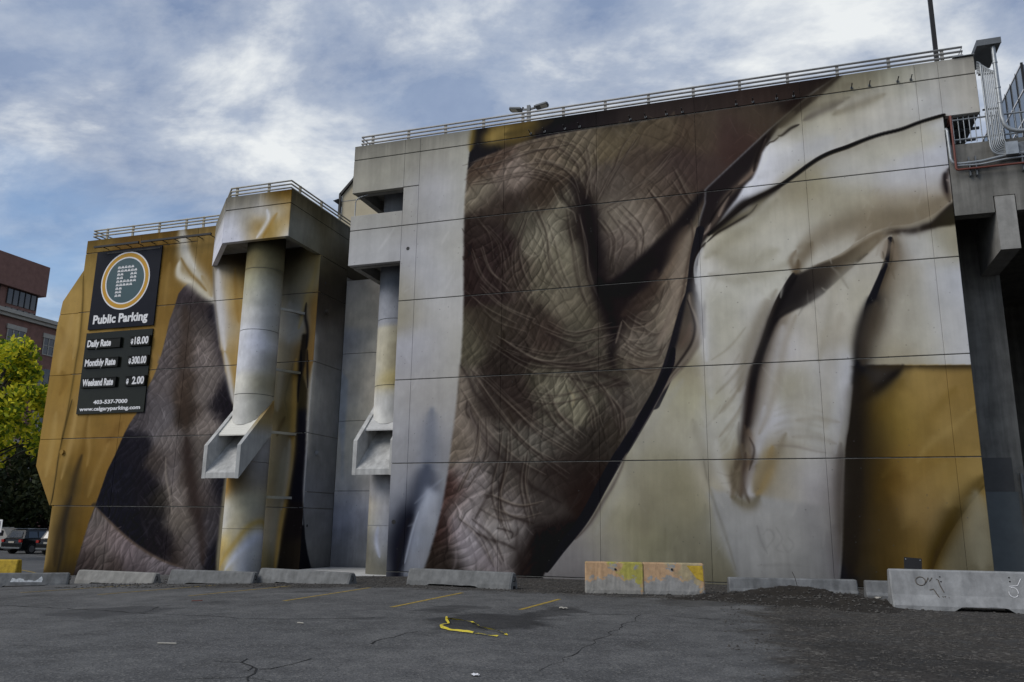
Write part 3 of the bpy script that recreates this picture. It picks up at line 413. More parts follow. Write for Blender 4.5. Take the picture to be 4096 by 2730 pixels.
    ('stroke','main',[(-4.85,8.86),(-4.17,8.43),(-3.63,8.8),(-3.24,9.87)],0.023,(137,126,112),0.22,0,0.8,0.0),
    ('stroke','main',[(-4.88,8.63),(-4.37,8.28),(-3.82,8.66),(-3.52,9.57)],0.045,(38,31,29),0.4,0,0.8,0.0),
    ('stroke','main',[(-4.83,8.67),(-4.32,8.32),(-3.76,8.71),(-3.46,9.62)],0.026,(137,126,112),0.24,0,0.8,0.0),
    ('stroke','main',[(-4.55,8.25),(-3.94,7.89),(-3.46,8.32),(-3.14,9.39)],0.052,(38,31,29),0.28,0,0.8,0.0),
    ('stroke','main',[(-4.5,8.3),(-3.88,7.94),(-3.41,8.37),(-3.09,9.43)],0.022,(137,126,112),0.17,0,0.8,0.0),
    ('stroke','main',[(-4.61,8.42),(-3.89,7.94),(-3.35,8.36),(-2.95,9.47)],0.059,(38,31,29),0.34,0,0.8,0.0),
    ('stroke','main',[(-4.55,8.46),(-3.83,7.98),(-3.29,8.41),(-2.89,9.51)],0.024,(137,126,112),0.31,0,0.8,0.0),
    ('stroke','main',[(-4.96,7.06),(-4.42,6.85),(-3.88,6.94)],0.038,(38,31,29),0.24,0,0.8,0.0),
    ('stroke','main',[(-4.91,7.1),(-4.36,6.89),(-3.83,6.98)],0.026,(137,126,112),0.17,0,0.8,0.0),
    ('stroke','main',[(-5.15,7.11),(-4.55,6.82),(-3.98,6.86)],0.042,(38,31,29),0.29,0,0.8,0.0),
    ('stroke','main',[(-5.09,7.15),(-4.49,6.86),(-3.92,6.9)],0.035,(137,126,112),0.18,0,0.8,0.0),
    ('stroke','main',[(-4.67,6.85),(-4.17,6.62),(-3.61,6.77)],0.046,(38,31,29),0.33,0,0.8,0.0),
    ('stroke','main',[(-4.62,6.89),(-4.11,6.66),(-3.55,6.81)],0.033,(137,126,112),0.29,0,0.8,0.0),
    ('stroke','main',[(-4.8,6.99),(-4.16,6.74),(-3.47,6.79)],0.033,(38,31,29),0.4,0,0.8,0.0),
    ('stroke','main',[(-4.75,7.03),(-4.1,6.79),(-3.41,6.83)],0.028,(137,126,112),0.26,0,0.8,0.0),
    ('stroke','main',[(-6.44,12.75),(-6.67,13.54),(-7.29,14.08),(-8.32,14.43)],0.038,(38,31,29),0.24,0,0.8,0.0),
    ('stroke','main',[(-6.38,12.79),(-6.61,13.58),(-7.23,14.13),(-8.26,14.47)],0.024,(137,126,112),0.28,0,0.8,0.0),
    ('stroke','main',[(-6.58,12.68),(-6.98,13.52),(-7.62,14.17),(-8.76,14.67)],0.034,(38,31,29),0.28,0,0.8,0.0),
    ('stroke','main',[(-6.52,12.73),(-6.92,13.56),(-7.56,14.22),(-8.7,14.71)],0.031,(137,126,112),0.21,0,0.8,0.0),
    ('stroke','main',[(-6.48,13.24),(-6.72,13.9),(-7.29,14.42),(-8.09,14.73)],0.034,(38,31,29),0.42,0,0.8,0.0),
    ('stroke','main',[(-6.42,13.28),(-6.66,13.94),(-7.22,14.46),(-8.02,14.77)],0.023,(137,126,112),0.32,0,0.8,0.0),
    ('stroke','main',[(-6.13,13.06),(-6.52,13.93),(-7.13,14.39),(-8.08,14.8)],0.034,(38,31,29),0.34,0,0.8,0.0),
    ('stroke','main',[(-6.07,13.1),(-6.46,13.97),(-7.07,14.43),(-8.02,14.84)],0.034,(137,126,112),0.18,0,0.8,0.0),
    ('stroke','main',[(-6.06,13.17),(-6.16,13.96),(-6.68,14.79),(-7.27,15.19)],0.039,(38,31,29),0.25,0,0.8,0.0),
    ('stroke','main',[(-6.0,13.21),(-6.1,14.0),(-6.61,14.83),(-7.21,15.24)],0.025,(137,126,112),0.21,0,0.8,0.0),
    ('stroke','main',[(-6.03,13.5),(-6.14,14.21),(-6.52,14.99),(-7.24,15.45)],0.06,(38,31,29),0.35,0,0.8,0.0),
    ('stroke','main',[(-5.97,13.54),(-6.08,14.25),(-6.46,15.03),(-7.17,15.5)],0.025,(137,126,112),0.23,0,0.8,0.0),
    ('stroke','main',[(-6.41,13.64),(-6.5,14.3),(-6.9,14.85),(-7.44,15.26)],0.059,(38,31,29),0.41,0,0.8,0.0),
    ('stroke','main',[(-6.35,13.69),(-6.44,14.34),(-6.84,14.9),(-7.37,15.3)],0.032,(137,126,112),0.26,0,0.8,0.0),
    ('stroke','main',[(-6.02,13.03),(-6.13,13.72),(-6.47,14.35),(-7.14,14.89)],0.058,(38,31,29),0.25,0,0.8,0.0),
    ('stroke','main',[(-5.96,13.07),(-6.06,13.76),(-6.41,14.39),(-7.08,14.93)],0.027,(137,126,112),0.21,0,0.8,0.0),
    ('stroke','main',[(-6.24,12.97),(-6.09,13.94),(-6.2,15.0)],0.035,(38,31,29),0.27,0,0.8,0.0),
    ('stroke','main',[(-6.17,13.01),(-6.03,13.98),(-6.14,15.04)],0.034,(137,126,112),0.24,0,0.8,0.0),
    ('stroke','main',[(-6.26,12.95),(-6.16,13.92),(-6.26,14.93)],0.037,(38,31,29),0.28,0,0.8,0.0),
    ('stroke','main',[(-6.2,12.99),(-6.09,13.97),(-6.2,14.97)],0.029,(137,126,112),0.3,0,0.8,0.0),
    ('stroke','main',[(-5.89,13.3),(-5.8,14.16),(-5.91,14.87)],0.034,(38,31,29),0.33,0,0.8,0.0),
    ('stroke','main',[(-5.83,13.34),(-5.74,14.2),(-5.85,14.91)],0.029,(137,126,112),0.3,0,0.8,0.0),
    ('stroke','main',[(-6.24,13.45),(-6.04,14.15),(-6.16,15.08)],0.031,(38,31,29),0.38,0,0.8,0.0),
    ('stroke','main',[(-6.18,13.5),(-5.98,14.19),(-6.1,15.13)],0.033,(137,126,112),0.24,0,0.8,0.0),
    ('stroke','main',[(-5.66,13.19),(-5.23,13.92),(-4.86,14.82),(-4.43,15.28)],0.05,(38,31,29),0.43,0,0.8,0.0),
    ('stroke','main',[(-5.6,13.23),(-5.17,13.96),(-4.8,14.86),(-4.37,15.33)],0.031,(137,126,112),0.26,0,0.8,0.0),
    ('stroke','main',[(-5.71,12.9),(-5.21,13.67),(-4.68,14.55),(-4.28,15.12)],0.049,(38,31,29),0.37,0,0.8,0.0),
    ('stroke','main',[(-5.65,12.95),(-5.15,13.71),(-4.62,14.59),(-4.22,15.16)],0.022,(137,126,112),0.17,0,0.8,0.0),
    ('stroke','main',[(-5.81,12.92),(-5.39,13.72),(-4.88,14.36),(-4.41,14.89)],0.044,(38,31,29),0.27,0,0.8,0.0),
    ('stroke','main',[(-5.75,12.96),(-5.33,13.76),(-4.82,14.41),(-4.35,14.94)],0.024,(137,126,112),0.31,0,0.8,0.0),
    ('stroke','main',[(-5.6,13.13),(-5.22,13.86),(-4.79,14.41),(-4.46,15.02)],0.04,(38,31,29),0.31,0,0.8,0.0),
    ('stroke','main',[(-5.54,13.17),(-5.16,13.9),(-4.73,14.46),(-4.4,15.06)],0.03,(137,126,112),0.19,0,0.8,0.0),
    ('stroke','main',[(-5.41,12.43),(-4.72,12.84),(-3.83,13.42),(-3.09,14.13)],0.059,(38,31,29),0.33,0,0.8,0.0),
    ('stroke','main',[(-5.35,12.47),(-4.66,12.89),(-3.77,13.46),(-3.03,14.18)],0.023,(137,126,112),0.2,0,0.8,0.0),
    ('stroke','main',[(-5.75,12.53),(-4.96,12.89),(-3.95,13.58),(-3.19,14.37)],0.057,(38,31,29),0.41,0,0.8,0.0),
    ('stroke','main',[(-5.69,12.57),(-4.9,12.93),(-3.89,13.62),(-3.13,14.42)],0.031,(137,126,112),0.32,0,0.8,0.0),
    ('stroke','main',[(-5.15,12.71),(-4.67,13.09),(-3.82,13.56),(-3.21,14.25)],0.03,(38,31,29),0.28,0,0.8,0.0),
    ('stroke','main',[(-5.09,12.75),(-4.61,13.13),(-3.76,13.6),(-3.16,14.29)],0.025,(137,126,112),0.31,0,0.8,0.0),
    ('stroke','main',[(-5.74,12.41),(-5.06,12.82),(-4.35,13.26),(-3.69,13.87)],0.036,(38,31,29),0.3,0,0.8,0.0),
    ('stroke','main',[(-5.68,12.45),(-5.0,12.86),(-4.29,13.31),(-3.63,13.91)],0.033,(137,126,112),0.16,0,0.8,0.0),
    ('stroke','main',[(-8.52,12.51),(-8.96,11.24),(-8.85,10.1),(-8.17,9.09)],0.038,(38,31,29),0.43,0,0.8,0.0),
    ('stroke','main',[(-8.46,12.55),(-8.9,11.28),(-8.79,10.14),(-8.11,9.14)],0.029,(137,126,112),0.2,0,0.8,0.0),
    ('stroke','main',[(-8.39,12.49),(-8.63,11.53),(-8.56,10.62),(-8.17,9.64)],0.059,(38,31,29),0.43,0,0.8,0.0),
    ('stroke','main',[(-8.33,12.54),(-8.57,11.57),(-8.5,10.66),(-8.11,9.69)],0.026,(137,126,112),0.2,0,0.8,0.0),
    ('stroke','main',[(-8.47,12.62),(-8.85,11.42),(-8.76,10.23),(-8.21,9.17)],0.041,(38,31,29),0.39,0,0.8,0.0),
    ('stroke','main',[(-8.41,12.67),(-8.79,11.47),(-8.7,10.27),(-8.15,9.21)],0.021,(137,126,112),0.19,0,0.8,0.0),
    ('stroke','main',[(-8.39,12.49),(-8.7,11.52),(-8.55,10.58),(-8.18,9.87)],0.033,(38,31,29),0.33,0,0.8,0.0),
    ('stroke','main',[(-8.33,12.54),(-8.64,11.56),(-8.49,10.62),(-8.12,9.92)],0.031,(137,126,112),0.23,0,0.8,0.0),
    ('stroke','main',[(-8.05,12.78),(-7.65,11.87),(-7.51,10.6),(-7.01,9.64)],0.041,(38,31,29),0.38,0,0.8,0.0),
    ('stroke','main',[(-7.99,12.82),(-7.59,11.92),(-7.45,10.65),(-6.95,9.68)],0.023,(137,126,112),0.2,0,0.8,0.0),
    ('stroke','main',[(-8.09,13.07),(-7.71,11.97),(-7.43,10.73),(-6.87,9.58)],0.06,(38,31,29),0.24,0,0.8,0.0),
    ('stroke','main',[(-8.03,13.11),(-7.65,12.02),(-7.37,10.78),(-6.81,9.63)],0.027,(137,126,112),0.29,0,0.8,0.0),
    ('stroke','main',[(-7.64,12.4),(-7.36,11.52),(-7.1,10.5),(-6.74,9.69)],0.043,(38,31,29),0.28,0,0.8,0.0),
    ('stroke','main',[(-7.58,12.44),(-7.3,11.56),(-7.04,10.54),(-6.68,9.73)],0.032,(137,126,112),0.31,0,0.8,0.0),
    ('stroke','main',[(-8.2,12.75),(-7.84,11.86),(-7.57,10.55),(-7.03,9.6)],0.03,(38,31,29),0.29,0,0.8,0.0),
    ('stroke','main',[(-8.14,12.8),(-7.78,11.91),(-7.51,10.59),(-6.97,9.64)],0.03,(137,126,112),0.19,0,0.8,0.0),
    ('stroke','main',[(-6.91,12.68),(-6.73,11.44),(-6.55,10.11),(-6.25,9.16)],0.051,(38,31,29),0.31,0,0.8,0.0),
    ('stroke','main',[(-6.85,12.72),(-6.67,11.48),(-6.49,10.15),(-6.19,9.2)],0.024,(137,126,112),0.21,0,0.8,0.0),
    ('stroke','main',[(-6.52,12.44),(-6.22,11.24),(-6.18,10.17),(-5.8,9.21)],0.03,(38,31,29),0.42,0,0.8,0.0),
    ('stroke','main',[(-6.46,12.48),(-6.16,11.28),(-6.12,10.21),(-5.74,9.25)],0.026,(137,126,112),0.29,0,0.8,0.0),
    ('stroke','main',[(-6.89,12.19),(-6.61,11.02),(-6.45,9.94),(-6.16,8.98)],0.045,(38,31,29),0.25,0,0.8,0.0),
    ('stroke','main',[(-6.83,12.23),(-6.55,11.06),(-6.39,9.99),(-6.1,9.03)],0.024,(137,126,112),0.24,0,0.8,0.0),
    ('stroke','main',[(-6.47,12.44),(-6.33,11.49),(-6.12,10.19),(-5.86,9.39)],0.058,(38,31,29),0.31,0,0.8,0.0),
    ('stroke','main',[(-6.41,12.48),(-6.27,11.53),(-6.06,10.23),(-5.8,9.43)],0.034,(137,126,112),0.26,0,0.8,0.0),
    ('stroke','main',[(-5.44,12.47),(-4.88,11.46),(-5.11,10.56)],0.042,(38,31,29),0.33,0,0.8,0.0),
    ('stroke','main',[(-5.38,12.51),(-4.83,11.5),(-5.05,10.61)],0.026,(137,126,112),0.18,0,0.8,0.0),
    ('stroke','main',[(-5.85,12.21),(-5.25,11.31),(-5.38,10.27)],0.048,(38,31,29),0.34,0,0.8,0.0),
    ('stroke','main',[(-5.79,12.25),(-5.19,11.35),(-5.32,10.31)],0.029,(137,126,112),0.21,0,0.8,0.0),
    ('stroke','main',[(-5.58,12.15),(-5.19,11.38),(-5.28,10.42)],0.037,(38,31,29),0.39,0,0.8,0.0),
    ('stroke','main',[(-5.52,12.2),(-5.13,11.42),(-5.23,10.46)],0.032,(137,126,112),0.23,0,0.8,0.0),
    ('stroke','main',[(-5.76,12.15),(-5.38,11.39),(-5.43,10.65)],0.049,(38,31,29),0.24,0,0.8,0.0),
    ('stroke','main',[(-5.7,12.2),(-5.32,11.44),(-5.37,10.69)],0.031,(137,126,112),0.28,0,0.8,0.0),
    ('stroke','main',[(-5.09,12.58),(-4.47,11.71),(-4.37,10.8)],0.054,(38,31,29),0.26,0,0.8,0.0),
    ('stroke','main',[(-5.03,12.62),(-4.41,11.75),(-4.31,10.84)],0.035,(137,126,112),0.24,0,0.8,0.0),
    ('stroke','main',[(-4.7,11.98),(-4.22,11.3),(-4.15,10.5)],0.057,(38,31,29),0.28,0,0.8,0.0),
    ('stroke','main',[(-4.64,12.03),(-4.17,11.34),(-4.09,10.55)],0.032,(137,126,112),0.18,0,0.8,0.0),
    ('stroke','main',[(-5.06,12.09),(-4.46,11.36),(-4.5,10.52)],0.058,(38,31,29),0.37,0,0.8,0.0),
    ('stroke','main',[(-5.0,12.14),(-4.4,11.41),(-4.44,10.56)],0.033,(137,126,112),0.19,0,0.8,0.0),
    ('stroke','main',[(-4.89,12.62),(-4.21,11.69),(-4.27,10.73)],0.033,(38,31,29),0.44,0,0.8,0.0),
    ('stroke','main',[(-4.83,12.66),(-4.15,11.73),(-4.21,10.77)],0.029,(137,126,112),0.22,0,0.8,0.0),
    ('stroke','main',[(-4.03,13.17),(-3.41,12.15),(-3.27,11.17)],0.031,(38,31,29),0.4,0,0.8,0.0),
    ('stroke','main',[(-3.97,13.22),(-3.35,12.19),(-3.21,11.21)],0.024,(137,126,112),0.26,0,0.8,0.0),
    ('stroke','main',[(-3.91,12.95),(-3.4,12.02),(-3.12,11.11)],0.045,(38,31,29),0.42,0,0.8,0.0),
    ('stroke','main',[(-3.85,12.99),(-3.34,12.06),(-3.07,11.15)],0.022,(137,126,112),0.2,0,0.8,0.0),
    ('stroke','main',[(-3.98,13.08),(-3.54,12.32),(-3.35,11.57)],0.036,(38,31,29),0.36,0,0.8,0.0),
    ('stroke','main',[(-3.92,13.12),(-3.48,12.37),(-3.29,11.61)],0.027,(137,126,112),0.18,0,0.8,0.0),
    ('stroke','main',[(-3.88,12.91),(-3.31,12.1),(-3.2,11.45)],0.03,(38,31,29),0.36,0,0.8,0.0),
    ('stroke','main',[(-3.82,12.95),(-3.25,12.14),(-3.15,11.49)],0.028,(137,126,112),0.22,0,0.8,0.0),
    ('stroke','main',[(-3.15,13.83),(-2.67,12.87),(-2.38,12.26)],0.037,(38,31,29),0.23,0,0.8,0.0),
    ('stroke','main',[(-3.09,13.87),(-2.61,12.91),(-2.32,12.3)],0.032,(137,126,112),0.16,0,0.8,0.0),
    ('stroke','main',[(-3.18,13.31),(-2.79,12.53),(-2.48,12.16)],0.039,(38,31,29),0.29,0,0.8,0.0),
    ('stroke','main',[(-3.13,13.35),(-2.73,12.58),(-2.42,12.2)],0.021,(137,126,112),0.3,0,0.8,0.0),
    ('stroke','main',[(-2.94,13.34),(-2.65,12.62),(-2.4,12.28)],0.033,(38,31,29),0.27,0,0.8,0.0),
    ('stroke','main',[(-2.88,13.38),(-2.6,12.67),(-2.34,12.32)],0.021,(137,126,112),0.21,0,0.8,0.0),
    ('stroke','main',[(-3.08,13.66),(-2.66,12.68),(-2.3,12.12)],0.038,(38,31,29),0.36,0,0.8,0.0),
    ('stroke','main',[(-3.02,13.7),(-2.6,12.72),(-2.24,12.16)],0.034,(137,126,112),0.19,0,0.8,0.0),
    ('stroke','main',[(-10.25,6.69),(-9.24,5.42),(-8.37,4.37),(-7.34,3.76)],0.057,(38,31,29),0.36,0,0.8,0.0),
    ('stroke','main',[(-10.19,6.74),(-9.18,5.46),(-8.31,4.42),(-7.28,3.8)],0.03,(137,126,112),0.27,0,0.8,0.0),
    ('stroke','main',[(-10.29,6.69),(-9.25,5.19),(-8.08,4.03),(-6.91,3.16)],0.032,(38,31,29),0.42,0,0.8,0.0),
    ('stroke','main',[(-10.23,6.73),(-9.19,5.23),(-8.03,4.07),(-6.86,3.2)],0.022,(137,126,112),0.16,0,0.8,0.0),
    ('stroke','main',[(-10.79,6.37),(-9.86,4.97),(-8.77,3.92),(-7.69,3.29)],0.048,(38,31,29),0.3,0,0.8,0.0),
    ('stroke','main',[(-10.73,6.42),(-9.8,5.02),(-8.71,3.97),(-7.63,3.34)],0.032,(137,126,112),0.29,0,0.8,0.0),
    ('stroke','main',[(-10.33,6.9),(-9.36,5.47),(-8.2,4.25),(-6.86,3.31)],0.049,(38,31,29),0.4,0,0.8,0.0),
    ('stroke','main',[(-10.26,6.95),(-9.3,5.51),(-8.14,4.3),(-6.8,3.36)],0.029,(137,126,112),0.21,0,0.8,0.0),
    ('stroke','main',[(-10.42,7.04),(-9.21,5.94),(-8.11,4.92),(-6.61,3.97)],0.04,(38,31,29),0.43,0,0.8,0.0),
    ('stroke','main',[(-10.36,7.09),(-9.15,5.98),(-8.05,4.97),(-6.56,4.01)],0.028,(137,126,112),0.3,0,0.8,0.0),
    ('stroke','main',[(-9.93,6.88),(-8.9,5.87),(-7.86,5.05),(-6.53,4.22)],0.055,(38,31,29),0.26,0,0.8,0.0),
    ('stroke','main',[(-9.86,6.92),(-8.84,5.91),(-7.81,5.1),(-6.48,4.26)],0.02,(137,126,112),0.19,0,0.8,0.0),
    ('stroke','main',[(-9.67,6.28),(-8.73,5.45),(-7.91,4.68),(-6.75,3.95)],0.058,(38,31,29),0.28,0,0.8,0.0),
    ('stroke','main',[(-9.61,6.33),(-8.67,5.5),(-7.85,4.72),(-6.69,4.0)],0.023,(137,126,112),0.27,0,0.8,0.0),
    ('stroke','main',[(-10.14,6.92),(-8.92,5.82),(-7.85,4.94),(-6.51,4.02)],0.057,(38,31,29),0.24,0,0.8,0.0),
    ('stroke','main',[(-10.07,6.96),(-8.86,5.86),(-7.79,4.98),(-6.45,4.06)],0.033,(137,126,112),0.16,0,0.8,0.0),
    ('stroke','main',[(-10.1,5.21),(-10.14,4.0),(-10.83,2.75)],0.053,(38,31,29),0.39,0,0.8,0.0),
    ('stroke','main',[(-10.04,5.26),(-10.08,4.04),(-10.77,2.79)],0.03,(137,126,112),0.22,0,0.8,0.0),
    ('stroke','main',[(-10.0,5.2),(-10.17,4.03),(-10.7,2.81)],0.034,(38,31,29),0.32,0,0.8,0.0),
    ('stroke','main',[(-9.94,5.24),(-10.11,4.07),(-10.64,2.86)],0.033,(137,126,112),0.2,0,0.8,0.0),
    ('stroke','main',[(-10.06,5.16),(-10.26,3.98),(-10.83,2.79)],0.035,(38,31,29),0.29,0,0.8,0.0),
    ('stroke','main',[(-10.0,5.2),(-10.2,4.02),(-10.77,2.84)],0.023,(137,126,112),0.32,0,0.8,0.0),
    ('stroke','main',[(-9.82,5.31),(-9.8,4.0),(-10.47,2.82)],0.036,(38,31,29),0.36,0,0.8,0.0),
    ('stroke','main',[(-9.76,5.35),(-9.74,4.04),(-10.41,2.86)],0.022,(137,126,112),0.19,0,0.8,0.0),
    ('stroke','main',[(-9.21,4.86),(-9.35,3.82),(-9.56,2.75),(-9.18,1.61)],0.052,(38,31,29),0.42,0,0.8,0.0),
    ('stroke','main',[(-9.15,4.9),(-9.29,3.87),(-9.5,2.8),(-9.13,1.65)],0.026,(137,126,112),0.25,0,0.8,0.0),
    ('stroke','main',[(-9.0,4.58),(-9.08,3.62),(-9.26,2.55),(-8.96,1.54)],0.039,(38,31,29),0.36,0,0.8,0.0),
    ('stroke','main',[(-8.94,4.62),(-9.02,3.66),(-9.2,2.6),(-8.9,1.58)],0.021,(137,126,112),0.23,0,0.8,0.0),
    ('stroke','main',[(-9.03,4.63),(-9.1,3.48),(-9.33,2.27),(-8.88,1.15)],0.05,(38,31,29),0.39,0,0.8,0.0),
    ('stroke','main',[(-8.97,4.67),(-9.04,3.53),(-9.27,2.31),(-8.82,1.19)],0.026,(137,126,112),0.24,0,0.8,0.0),
    ('stroke','main',[(-8.93,4.89),(-8.92,3.83),(-9.25,2.64),(-8.83,1.46)],0.045,(38,31,29),0.36,0,0.8,0.0),
    ('stroke','main',[(-8.87,4.93),(-8.86,3.87),(-9.19,2.69),(-8.77,1.51)],0.032,(137,126,112),0.24,0,0.8,0.0),
    ('stroke','main',[(-8.25,3.7),(-8.33,2.88),(-8.09,1.81)],0.032,(38,31,29),0.28,0,0.8,0.0),
    ('stroke','main',[(-8.19,3.75),(-8.27,2.92),(-8.03,1.86)],0.026,(137,126,112),0.16,0,0.8,0.0),
    ('stroke','main',[(-8.28,4.13),(-8.4,3.05),(-8.06,1.87)],0.037,(38,31,29),0.4,0,0.8,0.0),
    ('stroke','main',[(-8.22,4.17),(-8.35,3.1),(-8.0,1.91)],0.026,(137,126,112),0.19,0,0.8,0.0),
    ('stroke','main',[(-8.41,3.96),(-8.53,2.95),(-8.22,1.68)],0.049,(38,31,29),0.4,0,0.8,0.0),
    ('stroke','main',[(-8.35,4.0),(-8.47,2.99),(-8.16,1.72)],0.032,(137,126,112),0.23,0,0.8,0.0),
    ('stroke','main',[(-8.3,3.88),(-8.39,3.05),(-8.25,2.04)],0.043,(38,31,29),0.26,0,0.8,0.0),
    ('stroke','main',[(-8.25,3.92),(-8.33,3.1),(-8.2,2.09)],0.02,(137,126,112),0.28,0,0.8,0.0),
    ('stroke','main',[(-6.87,6.54),(-6.23,5.68),(-6.07,4.84)],0.056,(38,31,29),0.23,0,0.8,0.0),
    ('stroke','main',[(-6.81,6.59),(-6.17,5.72),(-6.02,4.88)],0.032,(137,126,112),0.3,0,0.8,0.0),
    ('stroke','main',[(-6.65,6.79),(-6.02,5.68),(-5.7,4.83)],0.033,(38,31,29),0.25,0,0.8,0.0),
    ('stroke','main',[(-6.59,6.83),(-5.96,5.72),(-5.65,4.87)],0.024,(137,126,112),0.28,0,0.8,0.0),
    ('stroke','main',[(-6.91,6.79),(-6.16,5.73),(-5.94,4.76)],0.057,(38,31,29),0.39,0,0.8,0.0),
    ('stroke','main',[(-6.85,6.84),(-6.1,5.77),(-5.88,4.8)],0.033,(137,126,112),0.19,0,0.8,0.0),
    ('stroke','main',[(-6.72,6.45),(-6.0,5.58),(-5.82,4.68)],0.045,(38,31,29),0.23,0,0.8,0.0),
    ('stroke','main',[(-6.66,6.49),(-5.94,5.62),(-5.76,4.73)],0.027,(137,126,112),0.18,0,0.8,0.0),
    ('stroke','main',[(-7.69,6.34),(-7.23,5.38),(-6.39,4.47)],0.055,(38,31,29),0.3,0,0.8,0.0),
    ('stroke','main',[(-7.63,6.39),(-7.17,5.42),(-6.33,4.52)],0.026,(137,126,112),0.31,0,0.8,0.0),
    ('stroke','main',[(-8.08,6.23),(-7.51,5.26),(-6.64,4.34)],0.045,(38,31,29),0.33,0,0.8,0.0),
    ('stroke','main',[(-8.02,6.27),(-7.45,5.3),(-6.58,4.39)],0.033,(137,126,112),0.17,0,0.8,0.0),
    ('stroke','main',[(-7.52,6.16),(-7.15,5.31),(-6.28,4.52)],0.043,(38,31,29),0.31,0,0.8,0.0),
    ('stroke','main',[(-7.46,6.21),(-7.09,5.35),(-6.22,4.57)],0.028,(137,126,112),0.29,0,0.8,0.0),
    ('stroke','main',[(-7.84,6.11),(-7.4,5.15),(-6.53,4.33)],0.04,(38,31,29),0.29,0,0.8,0.0),
    ('stroke','main',[(-7.78,6.15),(-7.34,5.2),(-6.47,4.38)],0.024,(137,126,112),0.25,0,0.8,0.0),
    ('stroke','main',[(-5.65,6.09),(-5.14,5.46),(-5.09,4.75)],0.036,(38,31,29),0.42,0,0.8,0.0),
    ('stroke','main',[(-5.59,6.13),(-5.08,5.5),(-5.03,4.79)],0.029,(137,126,112),0.27,0,0.8,0.0),
    ('stroke','main',[(-5.69,6.22),(-5.03,5.32),(-4.94,4.51)],0.05,(38,31,29),0.32,0,0.8,0.0),
    ('stroke','main',[(-5.63,6.26),(-4.97,5.36),(-4.88,4.55)],0.031,(137,126,112),0.18,0,0.8,0.0),
    ('stroke','main',[(-6.04,6.71),(-5.42,5.73),(-5.26,4.84)],0.038,(38,31,29),0.29,0,0.8,0.0),
    ('stroke','main',[(-5.98,6.75),(-5.36,5.77),(-5.2,4.89)],0.026,(137,126,112),0.21,0,0.8,0.0),
    ('stroke','main',[(-6.04,6.46),(-5.32,5.52),(-5.11,4.51)],0.058,(38,31,29),0.32,0,0.8,0.0),
    ('stroke','main',[(-5.98,6.5),(-5.26,5.57),(-5.06,4.55)],0.02,(137,126,112),0.22,0,0.8,0.0),
    ('stroke','main',[(-10.42,9.68),(-9.62,8.78),(-8.37,8.24)],0.03,(38,31,29),0.22,0,0.8,0.0),
    ('stroke','main',[(-10.35,9.73),(-9.55,8.82),(-8.31,8.28)],0.03,(137,126,112),0.18,0,0.8,0.0),
    ('stroke','main',[(-10.21,10.17),(-9.29,9.27),(-8.1,8.68)],0.032,(38,31,29),0.39,0,0.8,0.0),
    ('stroke','main',[(-10.14,10.21),(-9.23,9.32),(-8.03,8.73)],0.031,(137,126,112),0.3,0,0.8,0.0),
    ('stroke','main',[(-10.22,10.05),(-9.41,9.28),(-8.29,8.65)],0.03,(38,31,29),0.22,0,0.8,0.0),
    ('stroke','main',[(-10.15,10.1),(-9.35,9.33),(-8.23,8.7)],0.03,(137,126,112),0.29,0,0.8,0.0),
    ('stroke','main',[(-10.76,9.93),(-9.91,9.22),(-8.76,8.57)],0.043,(38,31,29),0.37,0,0.8,0.0),
    ('stroke','main',[(-10.7,9.98),(-9.84,9.27),(-8.7,8.62)],0.022,(137,126,112),0.29,0,0.8,0.0),
    ('stroke','main',[(-10.55,11.56),(-10.08,10.42),(-9.31,9.67)],0.039,(38,31,29),0.23,0,0.8,0.0),
    ('stroke','main',[(-10.49,11.6),(-10.02,10.46),(-9.25,9.72)],0.035,(137,126,112),0.27,0,0.8,0.0),
    ('stroke','main',[(-10.15,11.62),(-9.8,10.67),(-9.07,9.78)],0.041,(38,31,29),0.37,0,0.8,0.0),
    ('stroke','main',[(-10.08,11.66),(-9.74,10.71),(-9.0,9.83)],0.029,(137,126,112),0.3,0,0.8,0.0),
    ('stroke','main',[(-10.2,11.53),(-9.82,10.62),(-9.15,10.08)],0.055,(38,31,29),0.4,0,0.8,0.0),
    ('stroke','main',[(-10.14,11.57),(-9.76,10.66),(-9.09,10.12)],0.033,(137,126,112),0.25,0,0.8,0.0),
    ('stroke','main',[(-10.59,11.42),(-10.21,10.45),(-9.36,9.49)],0.036,(38,31,29),0.39,0,0.8,0.0),
    ('stroke','main',[(-10.52,11.46),(-10.15,10.49),(-9.3,9.54)],0.034,(137,126,112),0.2,0,0.8,0.0),
    ('stroke','main',[(-10.28,12.53),(-9.56,11.65),(-9.35,10.78)],0.054,(38,31,29),0.39,0,0.8,0.0),
    ('stroke','main',[(-10.21,12.58),(-9.5,11.69),(-9.29,10.83)],0.023,(137,126,112),0.25,0,0.8,0.0),
    ('stroke','main',[(-10.04,12.35),(-9.45,11.61),(-9.19,10.54)],0.041,(38,31,29),0.34,0,0.8,0.0),
    ('stroke','main',[(-9.98,12.39),(-9.39,11.66),(-9.13,10.59)],0.026,(137,126,112),0.24,0,0.8,0.0),
    ('stroke','main',[(-10.69,13.09),(-9.9,12.04),(-9.66,10.92)],0.04,(38,31,29),0.33,0,0.8,0.0),
    ('stroke','main',[(-10.62,13.14),(-9.83,12.08),(-9.6,10.97)],0.02,(137,126,112),0.17,0,0.8,0.0),
    ('stroke','main',[(-9.96,12.39),(-9.3,11.57),(-9.02,10.54)],0.055,(38,31,29),0.43,0,0.8,0.0),
    ('stroke','main',[(-9.9,12.44),(-9.24,11.62),(-8.96,10.58)],0.024,(137,126,112),0.17,0,0.8,0.0),
    ('stroke','main',[(-10.7,1.85),(-9.96,1.32),(-9.54,0.56)],0.032,(38,31,29),0.35,0,0.8,0.0),
